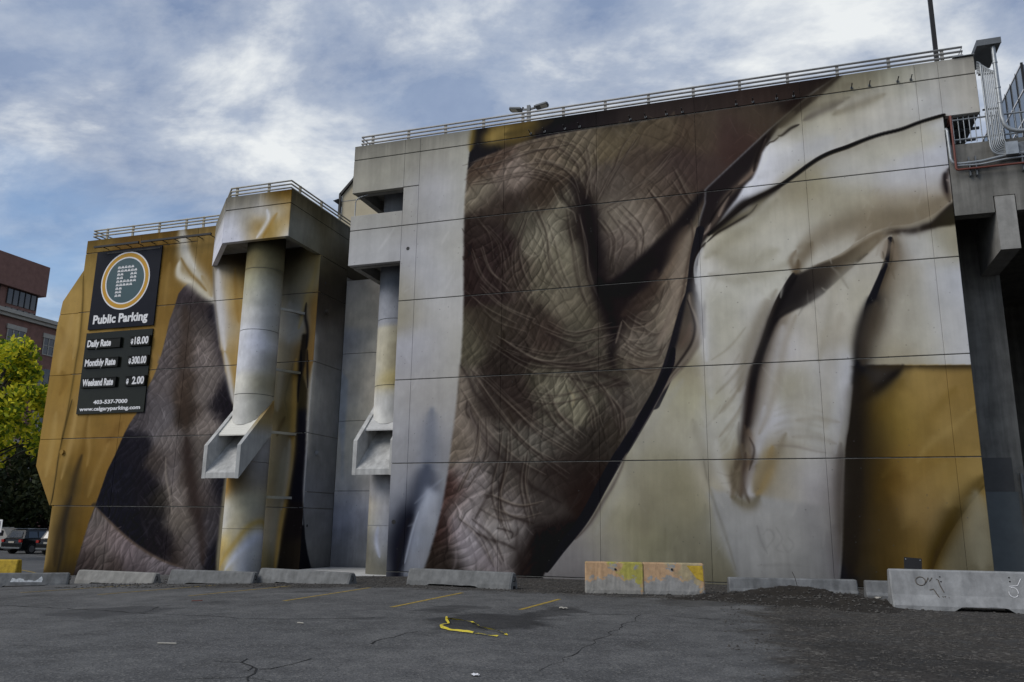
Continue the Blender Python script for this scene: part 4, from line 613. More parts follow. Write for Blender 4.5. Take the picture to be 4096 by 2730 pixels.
    ('stroke','main',[(-10.64,1.89),(-9.9,1.37),(-9.48,0.6)],0.026,(137,126,112),0.18,0,0.8,0.0),
    ('stroke','main',[(-10.24,1.86),(-9.52,1.3),(-9.08,0.51)],0.059,(38,31,29),0.44,0,0.8,0.0),
    ('stroke','main',[(-10.18,1.9),(-9.46,1.35),(-9.02,0.55)],0.023,(137,126,112),0.17,0,0.8,0.0),
    ('stroke','main',[(-10.72,1.89),(-10.04,1.2),(-9.42,0.3)],0.06,(38,31,29),0.23,0,0.8,0.0),
    ('stroke','main',[(-10.66,1.93),(-9.99,1.24),(-9.36,0.35)],0.022,(137,126,112),0.28,0,0.8,0.0),
    ('stroke','main',[(-10.19,1.63),(-9.61,1.11),(-9.15,0.38)],0.044,(38,31,29),0.26,0,0.8,0.0),
    ('stroke','main',[(-10.13,1.67),(-9.55,1.15),(-9.1,0.42)],0.024,(137,126,112),0.18,0,0.8,0.0),
    ('stroke','main',[(-9.81,2.68),(-8.73,2.33),(-7.9,2.36)],0.057,(38,31,29),0.25,0,0.8,0.0),
    ('stroke','main',[(-9.75,2.73),(-8.67,2.37),(-7.84,2.4)],0.027,(137,126,112),0.18,0,0.8,0.0),
    ('stroke','main',[(-9.58,2.23),(-8.58,1.89),(-7.81,2.05)],0.037,(38,31,29),0.23,0,0.8,0.0),
    ('stroke','main',[(-9.52,2.27),(-8.52,1.94),(-7.75,2.1)],0.031,(137,126,112),0.25,0,0.8,0.0),
    ('stroke','main',[(-9.97,2.2),(-9.14,1.83),(-8.41,2.02)],0.045,(38,31,29),0.29,0,0.8,0.0),
    ('stroke','main',[(-9.91,2.25),(-9.08,1.87),(-8.35,2.06)],0.034,(137,126,112),0.18,0,0.8,0.0),
    ('stroke','main',[(-9.6,2.66),(-8.61,2.3),(-7.77,2.43)],0.041,(38,31,29),0.44,0,0.8,0.0),
    ('stroke','main',[(-9.54,2.7),(-8.55,2.34),(-7.71,2.47)],0.035,(137,126,112),0.31,0,0.8,0.0),
    ('stroke','main',[(-10.97,14.92),(-9.65,15.13),(-8.44,15.42),(-6.9,15.59)],0.03,(38,31,29),0.4,0,0.8,0.0),
    ('stroke','main',[(-10.91,14.96),(-9.59,15.18),(-8.38,15.46),(-6.84,15.63)],0.028,(137,126,112),0.19,0,0.8,0.0),
    ('stroke','main',[(-10.4,14.65),(-9.43,14.77),(-8.34,15.06),(-7.23,15.15)],0.048,(38,31,29),0.33,0,0.8,0.0),
    ('stroke','main',[(-10.34,14.69),(-9.37,14.81),(-8.28,15.1),(-7.17,15.19)],0.024,(137,126,112),0.19,0,0.8,0.0),
    ('stroke','main',[(-10.49,14.7),(-9.33,14.88),(-8.07,15.12),(-6.67,15.19)],0.04,(38,31,29),0.41,0,0.8,0.0),
    ('stroke','main',[(-10.43,14.75),(-9.27,14.92),(-8.0,15.17),(-6.61,15.23)],0.033,(137,126,112),0.24,0,0.8,0.0),
    ('stroke','main',[(-10.74,14.64),(-9.72,14.8),(-8.59,15.13),(-7.26,15.12)],0.03,(38,31,29),0.33,0,0.8,0.0),
    ('stroke','main',[(-10.67,14.69),(-9.66,14.84),(-8.52,15.17),(-7.2,15.17)],0.027,(137,126,112),0.24,0,0.8,0.0),
    ('stroke','main',[(-10.64,14.16),(-9.42,14.28),(-8.2,14.31),(-7.13,13.76)],0.045,(38,31,29),0.33,0,0.8,0.0),
    ('stroke','main',[(-10.58,14.21),(-9.36,14.32),(-8.14,14.35),(-7.07,13.8)],0.028,(137,126,112),0.25,0,0.8,0.0),
    ('stroke','main',[(-10.61,14.09),(-9.56,14.08),(-8.59,14.18),(-7.6,13.82)],0.031,(38,31,29),0.35,0,0.8,0.0),
    ('stroke','main',[(-10.54,14.14),(-9.5,14.12),(-8.52,14.23),(-7.54,13.86)],0.029,(137,126,112),0.24,0,0.8,0.0),
    ('stroke','main',[(-10.29,14.52),(-9.13,14.58),(-7.84,14.58),(-6.83,14.15)],0.034,(38,31,29),0.35,0,0.8,0.0),
    ('stroke','main',[(-10.22,14.57),(-9.06,14.62),(-7.78,14.63),(-6.77,14.2)],0.033,(137,126,112),0.18,0,0.8,0.0),
    ('stroke','main',[(-10.1,14.03),(-9.17,14.22),(-8.12,14.18),(-7.32,13.79)],0.053,(38,31,29),0.29,0,0.8,0.0),
    ('stroke','main',[(-10.03,14.08),(-9.1,14.27),(-8.05,14.22),(-7.26,13.84)],0.024,(137,126,112),0.21,0,0.8,0.0),
    ('fill','main',[(-2.25,12.29),(-2.5,11.78),(-2.92,11.1),(-3.33,10.37),(-3.68,9.93),(-4.14,9.5),(-4.71,9.25),(-5.29,9.29),(-5.75,9.54),(-5.69,9.8),(-5.4,9.87),(-4.81,10.27),(-4.11,10.87),(-3.06,11.84),(-2.23,12.8),(-2.11,12.87),(-2.06,12.62)],[(-4.23,10.45,28,25,27),(-5.4,9.66,28,25,27),(-2.48,12.38,30,28,30),(-3.07,11.54,34,30,30)],0.06,0.8,None),
    ('stroke','main',[(-2.46,11.47),(-2.75,11.03),(-2.94,10.34),(-3.13,9.48),(-3.29,8.74),(-3.51,8.06),(-3.74,7.62)],0.32,(133,120,107),0.7,0,0.8,0.0),
    ('stroke','main',[(-2.68,11.62),(-2.97,11.17),(-3.27,10.37),(-3.57,9.74)],0.2,(99,84,71),0.5,0,0.8,0.0),
    ('stroke','main',[(-3.79,10.12),(-3.97,9.48),(-4.43,8.99),(-4.95,8.68)],0.28,(57,47,42),0.6,0,0.8,0.0),
    ('stroke','main',[(-4.68,8.19),(-4.11,8.27),(-3.71,8.65),(-3.47,9.33)],0.03,(128,115,102),0.5,0,0.8,0.0),
    ('stroke','main',[(-4.85,7.8),(-4.29,7.82),(-3.78,8.19)],0.03,(134,122,110),0.5,0,0.8,0.0),
    ('stroke','main',[(-4.96,8.5),(-4.62,8.13),(-4.12,7.99)],0.03,(124,112,98),0.5,0,0.8,0.0),
    ('stroke','main',[(-5.2,7.7),(-5.08,8.1),(-4.98,8.45)],0.04,(120,108,96),0.6,0,0.8,0.0),
    ('stroke','main',[(-2.56,11.84),(-2.53,11.12),(-2.72,10.32),(-2.88,9.51),(-3.08,8.61),(-3.3,7.76)],0.06,(66,55,49),0.6,0,0.8,0.0),
    ('stroke','main',[(-5.75,9.99),(-5.63,9.5),(-5.35,8.88)],0.3,(27,24,26),0.8,0,0.8,0.0),
    ('fill','main',[(2.47,16.71),(2.45,16.39),(1.17,15.58),(0.17,14.79),(-2.05,12.86),(-2.08,12.38),(-2.29,11.74),(-2.47,10.75),(-2.64,9.77),(-2.87,8.98),(-3.0,8.2),(-3.43,6.79),(-3.71,6.17),(-4.14,5.55),(-4.57,4.89),(-5.0,4.27),(-5.33,3.81),(-5.81,2.99),(-6.25,2.22),(-6.62,1.61),(-7.16,0.84),(-7.67,0.12),(-7.8,-0.33),(-2.5,-0.64),(5.47,-0.3),(6.38,8.35),(6.72,14.34),(6.93,16.32)],[(3.01,15.94,126,121,105),(4.27,16.03,149,147,134),(4.98,15.78,163,161,155),(5.89,15.33,156,153,146),(5.14,14.88,163,163,163),(3.19,15.01,164,160,148),(2.16,14.87,148,143,128),(1.62,14.42,162,159,147),(0.87,14.95,115,108,90),(0.45,14.23,174,172,168),(1.59,13.94,164,164,167),(2.62,14.09,163,161,158),(-0.01,13.57,186,186,192),(-0.58,12.92,182,182,187),(-1.14,12.33,168,168,173),(3.66,14.64,165,163,159),(3.07,13.44,156,153,140),(4.09,13.88,160,157,146),(1.52,12.83,143,138,121),(0.98,12.49,129,122,103),(2.51,12.65,160,158,151),(3.97,12.46,168,168,171),(4.92,12.45,168,170,178),(5.09,11.76,139,130,116),(4.37,11.57,123,114,97),(3.38,11.13,127,117,100),(3.65,11.49,134,125,109),(2.45,11.8,135,129,112),(1.94,11.57,143,138,122),(0.93,11.68,156,152,140),(-0.12,11.51,159,155,143),(-1.21,10.86,147,142,125),(-1.76,10.63,165,160,148),(-2.05,9.96,172,170,167),(-0.7,10.41,162,159,149),(0.35,10.6,162,160,151),(1.38,10.78,160,157,149),(2.14,10.98,162,158,149),(-1.28,9.32,160,158,149),(-1.83,8.79,157,154,143),(-0.22,9.51,164,162,153),(-0.54,8.42,167,165,161),(3.31,10.31,153,149,142),(2.79,9.81,154,150,141),(2.25,9.03,151,147,135),(1.48,8.55,162,158,149),(4.25,10.21,166,167,169),(3.71,9.45,150,145,134),(4.11,8.62,152,149,139),(4.95,8.82,158,159,163),(4.96,10.41,131,126,110),(-1.55,8.3,150,147,136),(-1.9,7.05,152,149,139),(-1.34,6.4,162,159,157),(-1.95,5.81,147,144,131),(-1.7,4.88,152,150,143),(-2.13,4.29,147,145,136),(-1.63,3.8,119,113,96),(-2.07,3.09,141,136,124),(1.05,7.82,154,150,141),(0.16,7.26,167,165,167),(0.37,6.02,136,132,118),(0.88,5.11,144,142,136),(-0.43,4.85,162,162,167),(0.82,4.24,147,145,139),(1.5,6.28,160,160,162),(1.69,5.09,157,158,160),(1.03,3.37,142,140,142),(-0.06,3.38,142,140,137),(-0.68,2.23,137,136,134),(0.39,1.67,134,133,130),(-1.28,1.36,132,132,130),(0.87,0.85,122,122,120),(-0.49,0.65,124,124,122),(-1.72,1.64,128,127,122),(1.43,2.8,108,104,106),(1.43,1.41,96,94,96),(-0.31,3.96,120,112,93),(-0.64,3.09,111,102,84),(3.23,7.68,150,146,136),(4.28,7.61,154,151,141),(5.05,7.56,158,158,160),(3.17,6.85,136,130,115),(-3.84,3.4,117,113,95),(-3.2,4.61,141,137,123),(-3.49,5.24,135,131,116),(-2.73,5.84,144,140,121),(-2.59,6.58,121,114,97),(-3.56,2.8,113,108,89),(-2.98,2.21,115,111,94),(-2.72,1.34,102,99,86),(-2.16,0.78,97,94,81),(-3.31,1.04,101,98,85),(-3.9,1.32,111,108,90),(-5.57,1.22,119,115,101),(-5.03,2.73,128,124,109),(-4.49,3.75,135,131,116),(-4.54,1.73,111,107,90),(-3.49,2.98,121,116,98),(-3.95,4.77,139,135,123),(-6.1,0.96,108,105,103),(-6.63,0.45,100,97,97)],0.02,0.46,'pale'),
    ('contrast','main','pale',1.22,(1.085,1.085,1.08)),
    ('fill','main',[(-2.37,2.8),(-2.22,2.21),(-1.96,1.47),(-1.66,0.51),(-1.52,-0.04),(1.39,0.06),(1.6,2.24),(-1.79,2.8)],[(-1.55,1.64,134,134,133),(-1.31,0.8,124,124,123),(-0.17,1.38,134,133,130),(0.92,1.68,128,127,126),(-0.68,2.34,140,139,137),(-1.93,2.28,140,139,136),(1.37,1.96,100,98,100),(1.33,0.7,88,87,89),(0.58,0.57,120,120,119)],0.06,0.5,None),
    ('fill','main',[(2.21,6.6),(6.18,6.41),(5.47,-0.3),(1.2,-0.48),(1.38,0.33),(1.63,2.8),(1.75,4.05),(1.87,4.5),(2.06,5.66)],[(2.85,6.22,55,50,41),(3.88,6.06,140,117,70),(4.45,5.57,135,111,68),(3.0,4.76,115,95,46),(3.56,5.32,127,106,58),(2.45,4.49,67,56,36),(2.1,3.36,44,40,33),(2.6,3.08,82,61,25),(3.39,3.35,110,86,45),(2.75,1.71,67,54,32),(3.55,2.26,123,101,64),(3.23,1.44,107,87,49),(3.85,2.8,123,102,61),(4.75,4.44,129,108,66),(4.42,3.62,117,95,51),(4.89,3.34,127,106,62),(4.52,2.0,101,90,67),(4.68,1.21,92,87,71),(4.48,0.58,96,91,75),(1.98,1.7,38,36,34),(1.8,2.8,31,31,33),(1.69,0.6,33,33,35),(2.41,0.62,63,52,31),(3.4,0.55,95,76,39),(4.55,5.0,126,105,64),(5.13,5.27,119,98,56)],0.02,0.42,None),
    ('fill','main',[(2.26,6.57),(3.45,6.51),(3.28,6.26),(2.94,5.98),(2.54,5.7),(2.07,5.46),(2.14,6.07)],[(2.58,6.23,56,52,48),(3.13,6.44,52,47,42),(2.28,5.77,54,50,46)],0.03,0.4,None),
    ('stroke','main',[(2.07,5.46),(2.54,5.7),(2.96,5.98),(3.3,6.28),(3.51,6.51)],0.16,(28,26,26),0.85,0,0.8,0.0),
    ('stroke','main',[(2.23,6.57),(2.87,6.54),(3.92,6.49),(5.44,6.43)],0.14,(49,42,32),0.85,-1,0,0.0),
    ('stroke','main',[(5.31,3.18),(4.82,2.59),(4.31,1.83),(3.95,1.14),(3.7,0.56)],0.3,(60,48,24),0.9,0,0.8,0.0),
    ('stroke','main',[(5.39,3.01),(4.9,2.43),(4.39,1.73),(3.99,1.04),(3.77,0.56)],0.14,(52,42,21),0.7,-1,0.8,0.0),
    ('stroke','main',[(5.32,5.21),(4.78,4.72),(4.24,4.34),(3.85,3.96),(3.67,3.63)],0.12,(147,127,81),0.35,0,0.8,0.0),
    ('stroke','main',[(4.87,5.67),(4.47,5.23),(4.0,4.46)],0.35,(109,87,45),0.4,0,0.8,0.0),
    ('fill','main',[(2.43,16.41),(1.17,15.58),(0.17,14.79),(-1.08,13.71),(-2.05,12.86),(-2.08,12.38),(-2.29,11.74),(-2.47,10.75),(-2.41,10.69),(-2.12,11.07),(-1.78,11.45),(-1.43,11.95),(-1.03,12.44),(-0.79,12.83),(-0.51,13.09),(-0.33,13.49),(-0.17,13.95),(0.03,14.23),(0.38,14.72),(1.15,15.28),(1.7,15.65),(2.53,16.39)],[(-1.09,13.41,36,32,33),(-1.97,12.01,36,32,33),(0.61,15.05,40,35,32),(2.15,16.15,44,38,36)],0.025,0.6,None),
    ('stroke','main',[(-0.02,14.42),(-0.19,14.08),(-0.32,13.73),(-0.5,13.33),(-0.67,13.17),(-1.01,12.85),(-1.41,12.48),(-1.59,12.14),(-1.71,11.8),(-1.99,11.47),(-2.22,11.2),(-2.4,10.87)],0.11,(80,70,63),0.9,0,0.8,0.0),
    ('stroke','main',[(-0.33,13.61),(-0.56,13.22),(-0.95,12.91)],0.08,(120,104,92),0.7,0,0.8,0.0),
    ('stroke','main',[(-1.3,12.53),(-1.47,12.25),(-1.65,11.85)],0.07,(135,120,108),0.7,0,0.8,0.0),
    ('stroke','main',[(-1.93,11.65),(-2.02,11.42),(-2.17,11.26)],0.05,(150,135,125),0.6,0,0.8,0.0),
    ('stroke','main',[(-0.01,14.54),(-0.31,13.85),(-0.45,13.32)],0.08,(26,23,24),0.8,0,0.8,0.0),
    ('stroke','main',[(-1.18,12.7),(-1.47,12.37),(-1.76,11.98),(-1.99,11.59)],0.05,(26,23,24),0.8,0,0.8,0.0),
    ('stroke','main',[(-2.27,11.44),(-2.48,10.58),(-2.61,9.71),(-2.74,9.03),(-2.84,8.58),(-2.96,8.2)],0.13,(30,29,33),0.97,0,0,0.6),
    ('stroke','main',[(-2.65,9.16),(-2.85,8.65),(-3.03,8.08),(-3.2,7.51),(-3.41,6.88),(-3.64,6.31),(-3.97,5.63)],0.2,(30,29,33),0.97,0,0,0.6),
    ('stroke','main',[(-3.29,7.37),(-3.38,6.9),(-3.65,6.33),(-4.03,5.66),(-4.47,4.94),(-4.9,4.27),(-5.22,3.81),(-5.71,2.99),(-6.14,2.22),(-6.52,1.66),(-7.11,0.94),(-7.59,0.27)],0.17,(26,25,30),0.97,0,0.6,0.7),
    ('fill','main',[(-2.76,9.26),(-2.62,9.31),(-2.5,9.01),(-2.43,8.55),(-2.37,8.16),(-2.22,9.0),(-2.26,8.03),(-2.37,7.52),(-2.82,6.91),(-3.39,6.37),(-3.65,6.06),(-3.38,6.87),(-3.1,7.76),(-2.89,8.66),(-2.81,9.04)],[(-2.64,8.85,67,60,54),(-2.49,8.33,81,74,67),(-2.58,8.63,63,56,50),(-2.79,7.74,68,58,51),(-2.48,7.85,109,98,87),(-2.44,7.15,125,116,102),(-2.94,6.92,94,86,76),(-3.39,6.43,77,68,61)],0.03,0.3,None),
    ('stroke','main',[(-2.71,9.2),(-2.69,8.85),(-2.57,8.5),(-2.5,8.17)],0.06,(118,106,96),0.8,0,0.8,0.0),
    ('stroke','main',[(-2.72,8.84),(-2.55,8.5),(-2.47,8.04),(-2.58,7.6),(-2.87,7.1),(-3.32,6.62),(-3.71,6.06),(-3.97,5.5)],0.06,(117,108,97),0.7,0,0.8,0.0),
    ('stroke','main',[(-2.78,9.04),(-2.61,8.44),(-2.57,8.05),(-2.71,7.54),(-3.13,6.93),(-3.51,6.44)],0.05,(32,28,28),0.8,0,0.8,0.0),
    ('stroke','main',[(-3.05,7.43),(-2.79,7.87),(-2.71,8.25)],0.08,(93,79,70),0.6,0,0.8,0.0),
    ('stroke','main',[(-3.07,6.72),(-3.39,6.37),(-3.72,5.96),(-4.09,5.34),(-4.58,4.57)],0.05,(130,120,108),0.7,0,0.8,0.0),
    ('stroke','main',[(-4.9,4.06),(-5.07,3.55),(-5.39,2.93),(-5.72,2.43),(-6.14,1.76),(-6.62,1.25)],0.07,(67,59,56),0.7,0,0.8,0.0),
    ('stroke','main',[(-5.01,3.86),(-5.28,3.24),(-5.55,2.73),(-5.88,2.02),(-6.3,1.51),(-6.84,0.95)],0.05,(120,115,112),0.3,0,0.8,0.0),
    ('stroke','main',[(-2.12,10.96),(-2.35,10.68),(-2.52,10.29),(-2.58,9.83),(-2.52,9.36),(-2.42,8.83),(-2.34,8.16)],0.1,(34,30,30),0.9,0,0.8,0.0),
    ('stroke','main',[(-2.24,10.79),(-2.44,10.46),(-2.53,10.06),(-2.5,9.59)],0.18,(185,184,184),0.7,1,0.8,0.0),
    ('stroke','main',[(-2.44,9.02),(-2.33,8.62),(-2.3,8.16),(-2.27,7.71)],0.07,(45,40,38),0.7,0,0.8,0.0),
    ('stroke','main',[(5.36,14.46),(4.7,14.33),(4.11,14.16),(3.51,14.07),(3.01,13.95),(2.49,13.78),(1.98,13.65),(1.61,13.5),(1.24,13.28),(0.8,12.98),(0.37,12.71),(-0.06,12.5),(-0.61,12.27),(-0.99,12.02),(-1.33,11.76),(-1.61,11.55),(-2.0,11.24)],0.075,(32,28,27),0.97,0,0.3,0.5),
    ('stroke','main',[(5.36,14.46),(4.7,14.33),(4.11,14.16),(3.51,14.07),(3.01,13.95),(2.49,13.78),(1.98,13.65),(1.61,13.5),(1.24,13.28),(0.8,12.98),(0.37,12.71),(-0.06,12.5),(-0.61,12.27),(-0.99,12.02),(-1.33,11.76),(-1.61,11.55),(-2.0,11.24)],0.34,(114,106,88),0.45,1,0.8,0.0),
    ('stroke','main',[(0.37,12.71),(-0.07,12.47),(-0.5,12.29),(-0.83,12.18),(-1.16,11.92),(-1.5,11.6),(-1.89,11.29)],0.17,(34,31,30),0.95,0,0.8,0.0),
    ('stroke','main',[(0.04,12.55),(-0.29,12.23),(-0.62,11.92),(-1.01,11.72),(-1.45,11.51),(-1.84,11.22)],0.16,(88,81,63),0.8,0,0.8,0.0),
    ('stroke','main',[(-0.4,12.13),(-0.63,11.86),(-1.07,11.61),(-1.4,11.44),(-1.73,11.27),(-2.07,10.98)],0.05,(36,32,30),0.9,0,0.8,0.0),
    ('stroke','main',[(1.07,14.79),(0.8,14.69),(0.52,14.49),(0.39,14.48)],0.06,(34,30,28),0.9,0,0.8,0.0),
    ('stroke','main',[(0.41,14.44),(0.25,14.32),(0.11,14.28),(-0.0,14.17)],0.035,(58,52,46),0.9,0,0.8,0.0),
    ('stroke','main',[(0.94,15.25),(0.6,14.87),(0.37,14.54),(0.2,14.38)],0.2,(105,98,80),0.6,0,0.8,0.0),
    ('stroke','main',[(2.46,15.4),(2.09,15.28),(1.67,15.13),(1.23,14.93)],0.16,(96,90,82),0.7,0,0.8,0.0),
    ('stroke','main',[(3.72,15.46),(3.21,15.31),(2.59,15.17),(2.17,14.99)],0.2,(118,111,94),0.55,0,0.8,0.0),
    ('stroke','main',[(4.53,15.68),(3.74,15.64),(2.97,15.44),(2.29,15.19)],0.2,(172,168,158),0.5,0,0.8,0.0),
    ('stroke','main',[(2.47,16.37),(1.71,15.8),(1.05,15.29),(0.49,14.8)],0.22,(67,60,50),0.6,0,0.8,0.0),
    ('stroke','main',[(5.43,11.5),(5.18,11.31),(4.78,10.92),(4.49,10.82),(4.06,10.72),(3.54,10.77),(3.25,10.7)],0.13,(34,29,28),0.95,0,0.5,0.0),
    ('fill','main',[(5.53,11.6),(5.27,11.47),(4.99,11.2),(4.68,10.9),(4.3,10.75),(4.01,10.67),(4.67,10.77),(5.46,10.8)],[(5.26,11.19,34,32,33),(4.78,10.92,38,33,30),(5.2,10.98,58,53,35)],0.025,0.3,None),
    ('stroke','main',[(5.36,12.67),(5.21,12.36),(5.2,11.97),(5.25,11.58)],0.13,(50,42,40),0.9,0,0.8,0.0),
    ('stroke','main',[(5.31,12.63),(5.19,12.42),(5.21,11.86)],0.05,(30,27,29),0.8,0,0.8,0.0),
    ('stroke','main',[(5.23,12.3),(5.32,12.23)],0.04,(125,115,110),0.8,0,0.8,0.0),
    ('stroke','main',[(5.41,11.73),(4.81,11.25),(4.13,10.99),(3.56,10.97),(3.02,10.83),(2.61,10.6)],0.42,(113,102,85),0.6,-1,0.8,0.0),
    ('fill','main',[(3.54,10.78),(3.1,10.71),(2.65,10.48),(2.13,10.14),(1.62,9.91),(1.12,9.79),(0.65,9.61),(0.43,9.35),(0.16,8.92),(-0.07,8.5),(-0.3,8.03),(0.01,8.16),(0.49,8.62),(1.07,8.96),(1.54,9.31),(1.96,9.72),(2.48,10.22),(2.95,10.56)],[(3.09,10.6,104,93,77),(2.34,10.23,99,87,70),(1.56,9.7,78,70,58),(0.89,9.42,60,54,50),(0.52,9.01,44,41,42),(0.08,8.49,40,38,39)],0.05,0.35,None),
    ('stroke','main',[(3.54,10.83),(3.01,10.75),(2.55,10.52),(1.99,10.16),(1.33,9.91)],0.3,(123,112,95),0.55,1,0.8,0.0),
    ('stroke','main',[(1.2,10.63),(1.0,10.31),(0.81,10.04),(0.65,9.61)],0.22,(102,91,75),0.75,0,0.8,0.0),
    ('stroke','main',[(0.76,10.1),(0.72,9.83),(0.6,9.56),(0.43,9.29)],0.1,(87,74,58),0.8,0,0.8,0.0),
    ('stroke','main',[(0.6,9.61),(0.26,9.03),(0.01,8.55),(-0.2,8.02)],0.12,(30,28,29),0.95,0,0.4,0.3),
    ('stroke','main',[(1.59,9.36),(1.07,8.96),(0.6,8.67),(0.12,8.26)],0.12,(56,50,44),0.6,0,0.8,0.0),
    ('stroke','main',[(0.02,8.83),(-0.22,8.28),(-0.49,7.54),(-0.69,7.05),(-0.8,6.75),(-0.91,6.2),(-1.01,5.53),(-1.11,4.93),(-1.17,4.69)],0.34,(28,26,28),0.96,1,0.3,0.0),
    ('stroke','main',[(0.19,8.75),(-0.07,8.27),(-0.28,7.72),(-0.48,7.1),(-0.69,6.5),(-0.81,5.89),(-0.89,5.41),(-1.0,4.93)],0.3,(50,42,38),0.85,0,0.5,0.0),
    ('stroke','main',[(0.47,8.61),(0.15,8.0),(-0.09,7.39),(-0.3,6.79),(-0.44,6.18),(-0.57,5.52),(-0.71,4.92),(-0.83,4.21)],0.24,(116,105,89),0.6,0,0.5,0.0),
    ('stroke','main',[(-0.85,6.69),(-0.98,5.9),(-1.07,5.17),(-1.19,4.57),(-1.27,3.98),(-1.47,3.5)],0.15,(40,34,32),0.85,0,0.8,0.0),
    ('stroke','main',[(-1.12,4.81),(-0.99,4.45),(-0.96,3.97),(-1.12,3.62),(-1.26,3.15),(-1.39,2.68)],0.16,(91,76,63),0.8,0,0.8,0.0),
    ('stroke','main',[(-1.26,4.21),(-1.43,3.62),(-1.55,3.09),(-1.62,2.63)],0.22,(88,77,63),0.75,0,0.8,0.0),
    ('stroke','main',[(-1.16,3.97),(-1.24,3.38),(-1.22,2.8),(-1.12,2.45)],0.1,(59,50,45),0.8,0,0.8,0.0),
    ('stroke','main',[(-0.95,3.62),(-1.11,3.15),(-1.11,2.74),(-0.94,2.63)],0.13,(165,163,165),0.8,0,0.8,0.0),
    ('stroke','main',[(-0.35,4.14),(-0.5,3.5),(-0.7,3.03),(-0.88,2.68)],0.22,(127,107,69),0.7,0,0.8,0.0),
    ('stroke','main',[(-0.51,5.39),(-0.61,4.68),(-0.81,4.03),(-0.92,3.62)],0.16,(162,162,168),0.7,0,0.8,0.0),
    ('stroke','main',[(-1.62,2.63),(-1.35,2.45),(-1.07,2.4),(-0.83,2.63)],0.2,(100,93,77),0.8,0,0.8,0.0),
    ('stroke','main',[(-2.05,3.39),(-1.68,3.27),(-1.36,3.39)],0.035,(80,73,60),0.3,0,0.8,0.0),
    ('stroke','main',[(-1.95,3.04),(-1.63,3.09),(-1.36,3.39)],0.035,(80,73,60),0.3,0,0.8,0.0),
    ('stroke','main',[(-1.79,2.74),(-1.55,2.95),(-1.36,3.39)],0.035,(80,73,60),0.3,0,0.8,0.0),
    ('stroke','main',[(-1.57,2.51),(-1.44,2.83),(-1.36,3.39)],0.035,(80,73,60),0.3,0,0.8,0.0),
    ('stroke','main',[(-1.35,2.34),(-1.33,2.74),(-1.36,3.39)],0.035,(80,73,60),0.3,0,0.8,0.0),
    ('stroke','main',[(-1.12,2.4),(-1.22,2.77),(-1.36,3.39)],0.035,(80,73,60),0.3,0,0.8,0.0),
    ('stroke','main',[(-1.69,6.42),(-1.44,6.72),(-1.18,7.14)],0.05,(126,121,108),0.25,0,0.8,0.0),
    ('stroke','main',[(-1.57,5.86),(-1.32,6.15),(-1.06,6.58)],0.05,(126,121,108),0.25,0,0.8,0.0),
    ('stroke','main',[(-1.8,5.25),(-1.55,5.55),(-1.3,5.97)],0.05,(126,121,108),0.25,0,0.8,0.0),
    ('stroke','main',[(-1.71,4.64),(-1.46,4.94),(-1.21,5.36)],0.05,(126,121,108),0.25,0,0.8,0.0),
    ('stroke','main',[(-1.96,4.17),(-1.72,4.46),(-1.46,4.88)],0.05,(126,121,108),0.25,0,0.8,0.0),
    ('stroke','main',[(-2.11,5.02),(-1.86,5.31),(-1.6,5.73)],0.05,(126,121,108),0.25,0,0.8,0.0),
    ('stroke','main',[(-2.35,4.78),(-2.1,5.08),(-1.85,5.5)],0.05,(126,121,108),0.25,0,0.8,0.0),
    ('stroke','main',[(-1.76,6.17),(-1.45,6.41),(-1.26,6.83)],0.06,(178,176,174),0.2,0,0.8,0.0),
    ('stroke','main',[(-1.56,5.43),(-1.25,5.66),(-1.06,6.08)],0.06,(178,176,174),0.2,0,0.8,0.0),
    ('stroke','main',[(-1.75,4.95),(-1.45,5.18),(-1.26,5.6)],0.06,(178,176,174),0.2,0,0.8,0.0),
    ('stroke','main',[(-1.98,3.87),(-1.67,4.1),(-1.48,4.52)],0.06,(178,176,174),0.2,0,0.8,0.0),
    ('fill','main',[(0.7,9.67),(0.54,9.49),(0.26,9.01),(0.01,8.59),(-0.18,8.14),(-0.22,8.28),(-0.49,7.54),(-0.69,7.05),(-0.8,6.75),(-0.91,6.2),(-1.01,5.53),(-1.11,4.93),(-1.17,4.63),(-1.05,4.76),(-0.94,5.23),(-0.81,5.77),(-0.74,6.25),(-0.66,6.68),(-0.5,7.04),(-0.3,7.47),(-0.1,7.96),(0.17,8.35),(0.23,8.39),(0.45,8.68),(0.72,8.99),(0.89,9.31)],[(-0.66,6.99,27,25,27),(-0.27,7.9,28,26,28),(0.25,8.81,32,30,31),(-1.04,5.17,32,28,28)],0.035,0.3,None),
    ('fill','main',[(3.47,10.51),(3.47,10.24),(3.36,9.81),(3.18,9.39),(2.96,8.92),(2.75,8.46),(2.57,7.88),(2.47,7.67),(2.33,7.19),(2.26,6.66),(2.14,6.07),(2.03,5.43),(1.91,4.73),(1.82,4.42),(1.75,3.93),(1.65,3.08),(1.58,2.24),(1.53,1.41),(1.41,0.6),(1.29,-0.05),(1.72,-0.04),(1.88,1.15),(2.02,2.25),(2.16,3.36),(2.19,4.5),(2.13,5.31),(2.28,6.12),(2.45,6.56),(2.54,7.24),(2.7,7.77),(2.77,7.92),(2.9,8.39),(3.1,8.86),(3.29,9.3),(3.45,9.8),(3.52,10.23)],[(2.41,7.43,27,27,30),(1.84,3.36,28,28,31),(1.62,1.14,30,30,32)],0.05,0.5,None),
    ('stroke','main',[(3.5,10.53),(3.5,10.29),(3.39,9.86),(3.19,9.39),(2.96,8.92),(2.74,8.46),(2.57,7.84)],0.11,(26,26,30),0.97,0,0.35,0.3),
    ('stroke','main',[(3.5,10.29),(3.41,9.8),(3.21,9.28),(3.0,8.76),(2.82,8.29),(2.69,7.83)],0.5,(87,76,61),0.85,1,0.2,0.0),
